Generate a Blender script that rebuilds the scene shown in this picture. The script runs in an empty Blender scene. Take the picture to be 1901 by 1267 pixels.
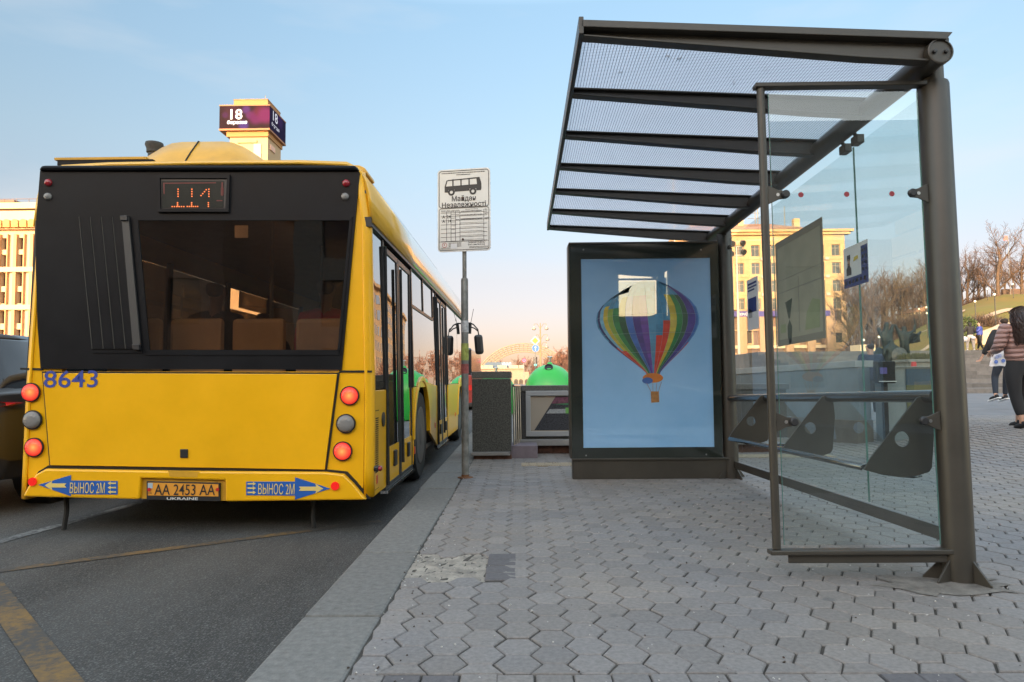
import bpy, bmesh, math, random
from math import sin, cos, pi, radians, atan, atan2, sqrt, tan
from mathutils import Vector, Matrix, Euler

SC = bpy.context.scene
COL = SC.collection
# ------------------------------------------------------------------ camera
F, CX, CY, EYE = 1300.0, 950.5, 633.5, 0.92
CAM_M = Matrix.Rotation(atan(14.5/F), 3, 'Z') @ Matrix.Rotation(pi/2 + atan(70.5/F), 3, 'X') @ Matrix.Rotation(-.008, 3, 'Z')
cd = bpy.data.cameras.new('camera')
cam = bpy.data.objects.new('camera', cd)
COL.objects.link(cam)
cd.sensor_width = 36.0
cd.lens = 36.0*F/1901.0
cd.clip_start, cd.clip_end = .05, 4000
cam.matrix_world = Matrix.Translation((0, 0, EYE)) @ CAM_M.to_4x4()
SC.camera = cam
# ------------------------------------------------------------------ sky, sun, exposure
SUN_EL, SUN_AZ = radians(9.0), radians(199.0)      # azimuth measured from +Y towards +X
world = bpy.data.worlds.new('World')
SC.world = world
world.use_nodes = True
wn, wl = world.node_tree.nodes, world.node_tree.links
sky = wn.new('ShaderNodeTexSky')
sky.sky_type = 'NISHITA'
sky.sun_disc = False
sky.sun_elevation = SUN_EL
sky.sun_rotation = SUN_AZ
sky.air_density, sky.dust_density, sky.ozone_density = 1.0, .6, 1.5
tc = wn.new('ShaderNodeTexCoord')
sep = wn.new('ShaderNodeSeparateXYZ')
wl.new(tc.outputs['Generated'], sep.inputs[0])
rmp = wn.new('ShaderNodeValToRGB')                  # rosy belt low down; upper stops boosted to fill the shaded foreground
cr = rmp.color_ramp
cr.elements[0].position, cr.elements[0].color = 0.0, (.47, .36, .47, 1)
cr.elements[1].position, cr.elements[1].color = 1.0, (6.3, 4.5, 3.15, 1)
for q_, c_ in ((.06, (.53, .39, .475, 1)), (.14, (.674, .48, .485, 1)), (.30, (.90, .765, .68, 1)), (.48, (1.06, 1.0, .90, 1)), (.66, (5.2, 3.85, 2.85, 1))):
    e = cr.elements.new(q_); e.color = c_
rm2 = wn.new('ShaderNodeValToRGB')                  # sun-side sky, boosted and warmed as fill for the shaded foreground
c2 = rm2.color_ramp
c2.elements[0].position, c2.elements[0].color = 0.0, (4.4, 3.15, 2.2, 1)
c2.elements[1].position, c2.elements[1].color = .66, (5.3, 3.9, 2.85, 1)
side = wn.new('ShaderNodeMapRange'); side.inputs[1].default_value, side.inputs[2].default_value = -.35, .25
wl.new(sep.outputs['Z'], rmp.inputs[0]); wl.new(sep.outputs['Z'], rm2.inputs[0]); wl.new(sep.outputs['Y'], side.inputs[0])
rmx = wn.new('ShaderNodeMix'); rmx.data_type = 'RGBA'; wl.new(side.outputs[0], rmx.inputs[0]); wl.new(rm2.outputs[0], rmx.inputs[6]); wl.new(rmp.outputs[0], rmx.inputs[7])
# thin high cloud
mp = wn.new('ShaderNodeMapping'); mp.inputs['Scale'].default_value = (1.2, 1.2, 5)
wl.new(tc.outputs['Generated'], mp.inputs[0])
nz = wn.new('ShaderNodeTexNoise'); nz.inputs['Scale'].default_value = 2.2; nz.inputs['Detail'].default_value = 5
wl.new(mp.outputs[0], nz.inputs[0])
cl = wn.new('ShaderNodeMapRange')
cl.inputs[1].default_value, cl.inputs[2].default_value = .48, .80
cl.inputs[3].default_value, cl.inputs[4].default_value = 0.0, .42
wl.new(nz.outputs[0], cl.inputs[0])
mul = wn.new('ShaderNodeMix'); mul.data_type = 'RGBA'; mul.blend_type = 'MULTIPLY'; mul.inputs[0].default_value = 1.0
wl.new(sky.outputs[0], mul.inputs[6]); wl.new(rmx.outputs[2], mul.inputs[7])
mxc = wn.new('ShaderNodeMix'); mxc.data_type = 'RGBA'; mxc.inputs[7].default_value = (2.5, 2.45, 2.42, 1)
wl.new(cl.outputs[0], mxc.inputs[0]); wl.new(mul.outputs[2], mxc.inputs[6])
bg = wn.get('Background') or wn.new('ShaderNodeBackground')
wout = wn.get('World Output') or wn.new('ShaderNodeOutputWorld')
wl.new(mxc.outputs[2], bg.inputs[0])
bg.inputs[1].default_value = .11
wl.new(bg.outputs[0], wout.inputs[0])
sd = bpy.data.lights.new('sun', 'SUN')
sd.energy, sd.angle, sd.color = 2.8, radians(.5), (1.0, .72, .46)
sun = bpy.data.objects.new('sun', sd)
COL.objects.link(sun)
sun_dir = Vector((sin(SUN_AZ)*cos(SUN_EL), cos(SUN_AZ)*cos(SUN_EL), sin(SUN_EL)))
sun.rotation_euler = sun_dir.to_track_quat('Z', 'Y').to_euler()
vs = SC.view_settings
vs.view_transform, vs.look, vs.exposure, vs.gamma, vs.use_curve_mapping = 'Standard', 'None', 1.75, 1.0, False
SC.cycles.max_bounces, SC.cycles.transparent_max_bounces = 8, 24
SC.cycles.caustics_reflective = SC.cycles.caustics_refractive = False

# ------------------------------------------------------------------ helpers: pixel -> point at a true distance
def ray(px, py):
    return CAM_M @ Vector(((px-CX)/F, (CY-py)/F, -1))
def PY(px, py, y):
    d = ray(px, py); return Vector((0, 0, EYE)) + d*(y/d.y)
def PZ(px, py, z=0.0):
    d = ray(px, py); return Vector((0, 0, EYE)) + d*((z-EYE)/d.z)
def PX(px, py, x):
    d = ray(px, py); return Vector((0, 0, EYE)) + d*(x/d.x)
def lerp(a, b, t): return a + (b-a)*t
def sstep(a, b, x):
    t = max(0., min(1., (x-a)/(b-a))); return t*t*(3-2*t)
RNG = random.Random(7)

# ------------------------------------------------------------------ mesh builder
class MB:
    def __init__(s): s.v, s.f, s.m, s.cur = [], [], [], 0
    def mat(s, i): s.cur = i; return s
    def add(s, vs_, fs):
        o = len(s.v); s.v += [Vector(p) for p in vs_]
        for f in fs: s.f.append([o+i for i in f]); s.m.append(s.cur)
        return s
    def box(s, x0, x1, y0, y1, z0, z1):
        p = [(x, y, z) for z in (z0, z1) for y in (y0, y1) for x in (x0, x1)]
        return s.add(p, [(0, 2, 3, 1), (4, 5, 7, 6), (0, 1, 5, 4), (2, 6, 7, 3), (0, 4, 6, 2), (1, 3, 7, 5)])
    def obox(s, c, size, rot=None):
        c = Vector(c); r = rot or Matrix.Identity(3)
        if isinstance(r, Euler): r = r.to_matrix()
        p = [c + r @ Vector((x*size[0]/2, y*size[1]/2, z*size[2]/2)) for z in (-1, 1) for y in (-1, 1) for x in (-1, 1)]
        return s.add(p, [(0, 2, 3, 1), (4, 5, 7, 6), (0, 1, 5, 4), (2, 6, 7, 3), (0, 4, 6, 2), (1, 3, 7, 5)])
    def prism(s, pts, ext):                 # polygon of 3d points pushed along ext
        pts = [Vector(p) for p in pts]; ext = Vector(ext); n = len(pts)
        nn = Vector((0, 0, 0))
        for i in range(n): nn += (pts[i]).cross(pts[(i+1) % n])
        a, b = list(range(n)), list(range(n, 2*n))
        fl = nn.dot(ext) > 0
        s.add(pts + [p+ext for p in pts], [a[::-1] if fl else a, b if fl else b[::-1]] +
              [((i, (i+1) % n, n+(i+1) % n, n+i) if fl else (i, n+i, n+(i+1) % n, (i+1) % n)) for i in range(n)])
        return s
    def tube(s, pts, r, seg=8, cap=True):
        pts = [Vector(p) for p in pts]; n = len(pts)
        rs = r if isinstance(r, (list, tuple)) else [r]*n
        ref = None; vs_ = []
        for i in range(n):
            t = (pts[min(i+1, n-1)] - pts[max(i-1, 0)]).normalized()
            if ref is None:
                ref = t.orthogonal().normalized()
                if abs(t.z) < .9: ref = Vector((0, 0, 1)) - t*t.z; ref.normalize()
            ref = (ref - t*ref.dot(t)).normalized()
            b = t.cross(ref)
            for k in range(seg):
                a = 2*pi*k/seg; vs_.append(pts[i] + (ref*cos(a) + b*sin(a))*rs[i])
        fs = [(i*seg+k, i*seg+(k+1) % seg, (i+1)*seg+(k+1) % seg, (i+1)*seg+k) for i in range(n-1) for k in range(seg)]
        if cap: fs += [tuple(range(seg))[::-1], tuple((n-1)*seg+k for k in range(seg))]
        return s.add(vs_, fs)
    def lathe(s, prof, c, seg=24, M=None):  # (r, z) profile about local z at c
        c = Vector(c); M = M or Matrix.Identity(3); n = len(prof); vs_ = []
        for r, z in prof:
            for k in range(seg):
                a = 2*pi*k/seg; vs_.append(c + M @ Vector((r*cos(a), r*sin(a), z)))
        fs = [(i*seg+k, i*seg+(k+1) % seg, (i+1)*seg+(k+1) % seg, (i+1)*seg+k) for i in range(n-1) for k in range(seg)]
        fs += [tuple(range(seg))[::-1], tuple((n-1)*seg+k for k in range(seg))]
        return s.add(vs_, fs)
    def ball(s, c, r, seg=12, rings=7):
        rr = r if isinstance(r, (tuple, list)) else (r, r, r)
        c = Vector(c); vs_ = [c+Vector((0, 0, -rr[2]))]
        for i in range(1, rings):
            t = -pi/2 + pi*i/rings
            for k in range(seg):
                a = 2*pi*k/seg; vs_.append(c + Vector((rr[0]*cos(t)*cos(a), rr[1]*cos(t)*sin(a), rr[2]*sin(t))))
        vs_.append(c+Vector((0, 0, rr[2]))); L = len(vs_)-1
        fs = [(0, 1+(k+1) % seg, 1+k) for k in range(seg)]
        fs += [(1+i*seg+k, 1+i*seg+(k+1) % seg, 1+(i+1)*seg+(k+1) % seg, 1+(i+1)*seg+k) for i in range(rings-2) for k in range(seg)]
        fs += [(L, 1+(rings-2)*seg+k, 1+(rings-2)*seg+(k+1) % seg) for k in range(seg)]
        return s.add(vs_, fs)
    def loft(s, rows, closed=False, caps=False):
        n = len(rows[0]); vs_ = [p for r in rows for p in r]; fs = []
        for i in range(len(rows)-1):
            for k in range(n if closed else n-1):
                fs.append((i*n+k, i*n+(k+1) % n, (i+1)*n+(k+1) % n, (i+1)*n+k))
        if caps: fs += [tuple(range(n))[::-1], tuple((len(rows)-1)*n+k for k in range(n))]
        return s.add(vs_, fs)
    def build(s, name, mats, parent=None, smooth=None, bevel=0, thick=0, sub=0):
        me = bpy.data.meshes.new(name)
        org = Vector((0, 0, 0))
        me.from_pydata([p-org for p in s.v], [], s.f)
        for m_ in (mats if isinstance(mats, (list, tuple)) else [mats]): me.materials.append(m_)
        me.polygons.foreach_set('material_index', s.m)
        if smooth is not None:
            me.polygons.foreach_set('use_smooth', [True]*len(me.polygons))
            me.set_sharp_from_angle(angle=radians(smooth))
        me.update()
        return link(name, me, parent, bevel, thick, sub)
def link(name, me, parent=None, bevel=0, thick=0, sub=0):
    o = bpy.data.objects.new(name, me); COL.objects.link(o)
    if parent is not None:
        o.parent = parent; o.matrix_parent_inverse = inv_world(parent)
    if thick:
        md = o.modifiers.new('solid', 'SOLIDIFY'); md.thickness = thick; md.offset = -1
    if bevel:
        md = o.modifiers.new('bevel', 'BEVEL'); md.width = bevel; md.segments = 2; md.limit_method = 'ANGLE'; md.angle_limit = radians(40)
    if sub:
        md = o.modifiers.new('sub', 'SUBSURF'); md.levels = md.render_levels = sub
    return o
WORLD_OF = {}
def inv_world(p):
    return WORLD_OF.get(p.name, Matrix.Identity(4)).inverted()
def thing(name, label, cat, loc=(0, 0, 0), group=None):
    o = bpy.data.objects.new(name, None); COL.objects.link(o)
    o.location = loc; o.empty_display_size = .2
    WORLD_OF[o.name] = Matrix.Translation(loc)
    o['label'] = label; o['category'] = cat
    if group: o['group'] = group
    return o
def tag(o, label, cat, group=None):
    o['label'] = label; o['category'] = cat
    if group: o['group'] = group
    return o
def struct(o): o['kind'] = 'structure'; return o
def copy_tree(o, parent=None):
    c = o.copy(); COL.objects.link(c)
    if parent is not None: c.parent = parent
    for ch in list(o.children): copy_tree(ch, c)
    return c

# ------------------------------------------------------------------ materials
def S(r, g, b):
    f = lambda c: (c/255/12.92) if c/255 <= .04045 else ((c/255+.055)/1.055)**2.4
    return (f(r), f(g), f(b))
MATS = {}
def mat(name, col, rough=.6, metal=0., var=0., scale=6., bump=0., bscale=60., coat=0., spec=.5, col2=None, emit=None, es=0., stretch=None, island=0., rvar=0.):
    if name in MATS: return MATS[name]
    m = bpy.data.materials.new(name); MATS[name] = m; m.use_nodes = True
    n, l = m.node_tree.nodes, m.node_tree.links
    b = n['Principled BSDF']
    b.inputs['Base Color'].default_value = (*col, 1); b.inputs['Roughness'].default_value = rough
    b.inputs['Metallic'].default_value = metal; b.inputs['Coat Weight'].default_value = coat
    b.inputs['Coat Roughness'].default_value = .08; b.inputs['Specular IOR Level'].default_value = spec
    if emit: b.inputs['Emission Color'].default_value = (*emit, 1); b.inputs['Emission Strength'].default_value = es
    t = n.new('ShaderNodeTexCoord'); src = t.outputs['Object']
    if stretch:
        mp_ = n.new('ShaderNodeMapping'); mp_.inputs['Scale'].default_value = stretch; l.new(src, mp_.inputs[0]); src = mp_.outputs[0]
    colout = None
    if var or col2:
        nz_ = n.new('ShaderNodeTexNoise'); nz_.inputs['Scale'].default_value = scale; nz_.inputs['Detail'].default_value = 6; nz_.inputs['Roughness'].default_value = .62
        l.new(src, nz_.inputs[0])
        mr = n.new('ShaderNodeMapRange'); mr.inputs[1].default_value, mr.inputs[2].default_value = .32, .68
        l.new(nz_.outputs[0], mr.inputs[0])
        mx = n.new('ShaderNodeMix'); mx.data_type = 'RGBA'
        c2 = col2 or tuple(c*(1+var) for c in col); c1 = col if col2 else tuple(c*(1-var) for c in col)
        mx.inputs[6].default_value = (*c1, 1); mx.inputs[7].default_value = (*c2, 1)
        l.new(mr.outputs[0], mx.inputs[0]); colout = mx.outputs[2]
        if rvar:
            rr = n.new('ShaderNodeMapRange'); rr.inputs[3].default_value, rr.inputs[4].default_value = max(.02, rough-rvar), rough+rvar
            l.new(nz_.outputs[0], rr.inputs[0]); l.new(rr.outputs[0], b.inputs['Roughness'])
    if island:
        g = n.new('ShaderNodeNewGeometry')
        mr = n.new('ShaderNodeMapRange'); mr.inputs[3].default_value, mr.inputs[4].default_value = 1-island, 1+island
        l.new(g.outputs['Random Per Island'], mr.inputs[0])
        mu = n.new('ShaderNodeMix'); mu.data_type = 'RGBA'; mu.blend_type = 'MULTIPLY'; mu.inputs[0].default_value = 1
        if colout: l.new(colout, mu.inputs[6])
        else: mu.inputs[6].default_value = (*col, 1)
        l.new(mr.outputs[0], mu.inputs[7]); colout = mu.outputs[2]
    if colout: l.new(colout, b.inputs['Base Color'])
    if bump:
        bz = n.new('ShaderNodeTexNoise'); bz.inputs['Scale'].default_value = bscale; bz.inputs['Detail'].default_value = 4
        l.new(src, bz.inputs[0])
        bp = n.new('ShaderNodeBump'); bp.inputs['Strength'].default_value = bump; bp.inputs['Distance'].default_value = .01
        l.new(bz.outputs[0], bp.inputs['Height']); l.new(bp.outputs[0], b.inputs['Normal'])
    return m
def glass(name, tint, film=(.5, .55, .55), filmw=.05, ior=1.5, boost=1.0, rough=0.0, refl0=0.0, wav=0.0, streak=None):
    if name in MATS: return MATS[name]
    m = bpy.data.materials.new(name); MATS[name] = m; m.use_nodes = True
    n, l = m.node_tree.nodes, m.node_tree.links
    for x in list(n): n.remove(x)
    out = n.new('ShaderNodeOutputMaterial')
    tr = n.new('ShaderNodeBsdfTransparent'); tr.inputs[0].default_value = (*tint, 1)
    df = n.new('ShaderNodeBsdfDiffuse'); df.inputs[0].default_value = (*film, 1)
    gl = n.new('ShaderNodeBsdfGlossy'); gl.inputs['Roughness'].default_value = rough; gl.inputs[0].default_value = (1, 1, 1, 1)
    fr = n.new('ShaderNodeFresnel'); fr.inputs[0].default_value = ior
    ge = n.new('ShaderNodeNewGeometry')
    mm = n.new('ShaderNodeMath'); mm.operation = 'MULTIPLY_ADD'; mm.inputs[1].default_value = boost; mm.inputs[2].default_value = refl0
    l.new(fr.outputs[0], mm.inputs[0])
    inv = n.new('ShaderNodeMath'); inv.operation = 'SUBTRACT'; inv.inputs[0].default_value = 1.0; l.new(ge.outputs['Backfacing'], inv.inputs[1])
    mf = n.new('ShaderNodeMath'); mf.operation = 'MULTIPLY'; mf.use_clamp = True; l.new(mm.outputs[0], mf.inputs[0]); l.new(inv.outputs[0], mf.inputs[1])
    m1 = n.new('ShaderNodeMixShader'); m1.inputs[0].default_value = filmw
    tc_ = n.new('ShaderNodeTexCoord')
    nz_ = n.new('ShaderNodeTexNoise'); nz_.inputs['Scale'].default_value = 3.0; nz_.inputs['Detail'].default_value = 5
    mp_ = n.new('ShaderNodeMapping'); mp_.inputs['Scale'].default_value = streak or (1, 1, .35); l.new(tc_.outputs['Object'], mp_.inputs[0]); l.new(mp_.outputs[0], nz_.inputs[0])
    mr = n.new('ShaderNodeMapRange'); mr.inputs[1].default_value, mr.inputs[2].default_value = .35, .75
    mr.inputs[3].default_value, mr.inputs[4].default_value = filmw*.4, filmw*2.0
    l.new(nz_.outputs[0], mr.inputs[0]); l.new(mr.outputs[0], m1.inputs[0])
    l.new(tr.outputs[0], m1.inputs[1]); l.new(df.outputs[0], m1.inputs[2])
    m2 = n.new('ShaderNodeMixShader'); l.new(mf.outputs[0], m2.inputs[0]); l.new(m1.outputs[0], m2.inputs[1]); l.new(gl.outputs[0], m2.inputs[2])
    if wav:
        wz = n.new('ShaderNodeTexNoise'); wz.inputs['Scale'].default_value = 1.6; wz.inputs['Detail'].default_value = 1
        l.new(tc_.outputs['Object'], wz.inputs[0])
        bp = n.new('ShaderNodeBump'); bp.inputs['Strength'].default_value = wav; bp.inputs['Distance'].default_value = .05
        l.new(wz.outputs[0], bp.inputs['Height']); l.new(bp.outputs[0], gl.inputs['Normal'])
    l.new(m2.outputs[0], out.inputs[0])
    return m
def emis(name, col, s): return mat(name, tuple(c*.3 for c in col), .5, emit=col, es=s)

# ------------------------------------------------------------------ lettering
def text_mesh(s, w, h, bold=0.0, depth=.002):
    """mesh of the words, fitted into w x h (either may be None), centred on the origin in the local xy plane"""
    cu = bpy.data.curves.new('lettering', 'FONT'); cu.body = s; cu.size = 1; cu.offset = bold; cu.align_x = 'CENTER'; cu.align_y = 'CENTER'; cu.resolution_u = 3
    ob = bpy.data.objects.new('lettering', cu)
    COL.objects.link(ob)
    dg = bpy.context.evaluated_depsgraph_get()
    me = bpy.data.meshes.new_from_object(ob.evaluated_get(dg))
    bpy.data.objects.remove(ob); bpy.data.curves.remove(cu)
    xs = [v.co.x for v in me.vertices]; ys = [v.co.y for v in me.vertices]
    x0, x1, y0, y1 = min(xs), max(xs), min(ys), max(ys)
    sx = w/(x1-x0) if w else None; sy = h/(y1-y0) if h else None
    sx = sx or sy; sy = sy or sx
    vs_ = [Vector(((v.co.x-(x0+x1)/2)*sx, (v.co.y-(y0+y1)/2)*sy, 0)) for v in me.vertices]
    fs = [tuple(p.vertices) for p in me.polygons]
    bpy.data.meshes.remove(me)
    return vs_, fs
def add_text(mb, s, c, right, up, w=None, h=None, bold=0.0, lift=.003):
    r = Vector(right).normalized(); u = Vector(up); u = (u - r*u.dot(r)).normalized(); nrm = r.cross(u)
    vs_, fs = text_mesh(s, w, h, bold)
    mb.add([Vector(c) + r*p.x + u*p.y + nrm*lift for p in vs_], fs)
def disc(mb, c, nrm, r, d=.003, seg=20):
    M = Vector(nrm).normalized().to_track_quat('Z', 'Y').to_matrix()
    mb.lathe([(r, 0), (r, d)], c, seg, M)

# common materials
M_YEL = mat('bus_yellow_paint', (.84, .425, .003), .34, coat=.3, spec=.35, var=.07, scale=2.2, rvar=.10, bump=.10, bscale=3.5)
M_YELD = mat('bus_yellow_dull', (.58, .30, .015), .5, coat=.2, var=.22, scale=3.0)  # darker, rougher yellow; in the bumper recesses it is painted shade
M_BLK = mat('black_trim', (.018, .018, .02), .42, var=.2)
M_MASK = mat('charcoal_panel', (.0085, .009, .011), .42, var=.18, scale=3, rvar=.10, spec=.14)
M_SEAM = mat('dark_seam', (.012, .010, .008), .8)
M_RUB = mat('tyre_rubber', (.022, .021, .02), .85, var=.3, scale=14)
M_STEEL = mat('brushed_steel', (.42, .42, .42), .32, metal=1, var=.15)
M_CHROME = mat('dull_chrome', (.6, .6, .6), .2, metal=1)
M_SHEL = mat('bronze_brown_paint', (.046, .040, .032), .40, var=.14, scale=5, spec=.5, bump=.03, bscale=300)
M_POLE = mat('galvanised_pole', (.20, .20, .19), .55, metal=.35, var=.35, scale=12)
M_WHITE = mat('white_paint', (.62, .62, .61), .5, var=.06)
M_RED = mat('red_paint', (.50, .02, .02), .4)
M_BLUE = mat('blue_film', (.012, .10, .40), .45, var=.06)
M_GRAN = mat('dark_granite', (.075, .075, .068), .35, var=.85, scale=70, bump=.05, bscale=160)
M_STONE = mat('warm_limestone', (.40, .25, .12), .8, var=.12, scale=.6, bump=.1, bscale=3)
M_CREAM = mat('cream_stone', (.48, .38, .26), .8, var=.08, scale=.5)
M_WIN = mat('window_pane', (.03, .032, .036), .08, spec=.8)
M_BARK = mat('bark', (.075, .052, .036), .9, var=.3, scale=3)
M_TWIG = mat('twigs', (.075, .050, .038), .9, var=.3, scale=.8)
# ================================================================== SETTING: ground, road, kerb, pavement, steps, hill
def rise(x, y): return .24*sstep(3.2, 7.5, x)*sstep(4.5, 10.5, y)
def gz(x, y): return rise(x, y)
M_ASPH = mat('asphalt', (.052, .050, .047), .85, var=.42, scale=1.6, bump=.9, bscale=150, stretch=(1, .22, 1))
M_ASPH2 = mat('plaza_paving', (.17, .165, .17), .85, var=.16, scale=1.5, bump=.3, bscale=60)
# fine aggregate in the road surface
n_, l_ = M_ASPH.node_tree.nodes, M_ASPH.node_tree.links
b_ = n_['Principled BSDF']; old = b_.inputs['Base Color'].links[0].from_socket
vz = n_.new('ShaderNodeTexNoise'); vz.inputs['Scale'].default_value = 130; vz.inputs['Detail'].default_value = 3
t_ = n_.new('ShaderNodeTexCoord'); l_.new(t_.outputs['Object'], vz.inputs[0])
r_ = n_.new('ShaderNodeMapRange'); r_.inputs[1].default_value, r_.inputs[2].default_value = .52, .75; r_.inputs[3].default_value, r_.inputs[4].default_value = 0, .85
l_.new(vz.outputs[0], r_.inputs[0])
x_ = n_.new('ShaderNodeMix'); x_.data_type = 'RGBA'; x_.inputs[7].default_value = (.20, .195, .185, 1)
l_.new(r_.outputs[0], x_.inputs[0]); l_.new(old, x_.inputs[6]); l_.new(x_.outputs[2], b_.inputs['Base Color'])

g = MB(); g.box(-1500, 1500, -1500, 1500, -.60, -.32)
struct(g.build('ground', M_ASPH2))
g = MB(); g.box(-45, -.86, -60, 420, -.31, -.15)
struct(g.build('road', M_ASPH))
# plaza sheet (everything right of the kerb, beyond the near paving)
xs = [-.54, .5, 1.5, 2.5, 3.2, 4, 5, 6, 7.5, 10, 15, 25, 40, 80, 200]
ys = [-60, -20, 0, 2, 4.5, 6, 8, 9, 10.5, 12, 15, 20, 28, 60, 120, 420]
g = MB(); vs_ = [(x, y, gz(x, y)-.022) for y in ys for x in xs]; nx = len(xs)
g.add(vs_, [(j*nx+i, j*nx+i+1, (j+1)*nx+i+1, (j+1)*nx+i) for j in range(len(ys)-1) for i in range(nx-1)])
struct(g.build('plaza', M_ASPH2))
# kerb stones
M_KERB = mat('granite_kerb', (.168, .160, .148), .78, var=.24, scale=34, bump=.3, bscale=90, island=.12)
g = MB(); y = -2.6; rk = random.Random(3)
while y < 62:
    L = rk.choice([1.0, 1.0, .8, 1.2]); dz = rk.uniform(-.004, .004); dx = rk.uniform(-.006, .006)
    if y < 2.2: dx -= 0.0
    g.box(-.862+dx, -.555+dx, y, y+L-.016, -.30, dz)
    y += L
o = struct(g.build('kerb', M_KERB, bevel=.012))
g = MB(); g.box(-.86, -.53, -30, 62, -.32, -.03); struct(g.build('kerb_bed', M_SEAM))
# painted lines on the road
def worn(name, c):
    m = mat(name, c, .8)
    n, l = m.node_tree.nodes, m.node_tree.links; b = n['Principled BSDF']
    t = n.new('ShaderNodeTexCoord'); z = n.new('ShaderNodeTexNoise'); z.inputs['Scale'].default_value = 26; z.inputs['Detail'].default_value = 8; z.inputs['Roughness'].default_value = .75
    l.new(t.outputs['Object'], z.inputs[0])
    z2 = n.new('ShaderNodeTexNoise'); z2.inputs['Scale'].default_value = 1.7; l.new(t.outputs['Object'], z2.inputs[0])
    ad = n.new('ShaderNodeMath'); ad.operation = 'ADD'; l.new(z.outputs[0], ad.inputs[0]); l.new(z2.outputs[0], ad.inputs[1])
    r = n.new('ShaderNodeMapRange'); r.inputs[1].default_value, r.inputs[2].default_value = .74, 1.04; l.new(ad.outputs[0], r.inputs[0])
    x = n.new('ShaderNodeMix'); x.data_type = 'RGBA'; x.inputs[6].default_value = (*c, 1); x.inputs[7].default_value = (.058, .056, .053, 1)
    l.new(r.outputs[0], x.inputs[0]); l.new(x.outputs[2], b.inputs['Base Color'])
    return m
M_LW, M_LY = worn('worn_white_paint', (.34, .34, .33)), worn('worn_yellow_paint', (.22, .125, .035))
def strip(mb, pts, w, z=-.146):
    L, R_ = [], []
    for i, p in enumerate(pts):
        p = Vector((p[0], p[1], 0)); q = Vector((*pts[min(i+1, len(pts)-1)][:2], 0)); q0 = Vector((*pts[max(i-1, 0)][:2], 0))
        t = (q-q0).normalized(); nn = Vector((-t.y, t.x, 0))
        L.append((p.x+nn.x*w/2, p.y+nn.y*w/2, z)); R_.append((p.x-nn.x*w/2, p.y-nn.y*w/2, z))
    n = len(pts)
    mb.add(L+R_, [(n+i, n+i+1, i+1, i) for i in range(n-1)])
a1, a2 = PZ(5, 1005, -.15), PZ(235, 941, -.15)
dv = a2-a1
g = MB(); strip(g, [(a1.x-dv.x*2, a1.y-dv.y*2), (a2.x+dv.x*12, a2.y+dv.y*12)], .10); struct(g.build('lane_line', M_LW))
b1, b2 = PZ(0, 1061, -.15), PZ(480, 998, -.15); c1, c2 = PZ(-20, 1085, -.15), PZ(110, 1262, -.15)
db = (b2-b1).normalized(); dc = (c2-c1).normalized()
g = MB(); strip(g, [tuple(b1-db*.55)[:2], tuple(b2+db*.9)[:2]], .085)
strip(g, [tuple(b1-db*.55+Vector((.03, -.06, 0)))[:2], tuple(c1)[:2], tuple(c2+dc*1.2)[:2]], .12)
struct(g.build('zigzag_line', M_LY))

# paving: every block is real, with a sunk joint round it
M_PAVE = mat('concrete_paver', (.212, .195, .183), .72, var=.20, scale=55, bump=.22, bscale=170, island=.11)
n_, l_ = M_PAVE.node_tree.nodes, M_PAVE.node_tree.links; b_ = n_['Principled BSDF']; old = b_.inputs['Base Color'].links[0].from_socket
t_ = n_.new('ShaderNodeTexCoord'); z_ = n_.new('ShaderNodeTexNoise'); z_.inputs['Scale'].default_value = .9; z_.inputs['Detail'].default_value = 6
l_.new(t_.outputs['Object'], z_.inputs[0])
cr_ = n_.new('ShaderNodeValToRGB'); cr_.color_ramp.elements[0].position = .3; cr_.color_ramp.elements[0].color = (.86, .88, .94, 1)
cr_.color_ramp.elements[1].position = .72; cr_.color_ramp.elements[1].color = (1.10, 1.02, .93, 1)
l_.new(z_.outputs[0], cr_.inputs[0])
x_ = n_.new('ShaderNodeMix'); x_.data_type = 'RGBA'; x_.blend_type = 'MULTIPLY'; x_.inputs[0].default_value = 1
l_.new(old, x_.inputs[6]); l_.new(cr_.outputs[0], x_.inputs[7])
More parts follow.
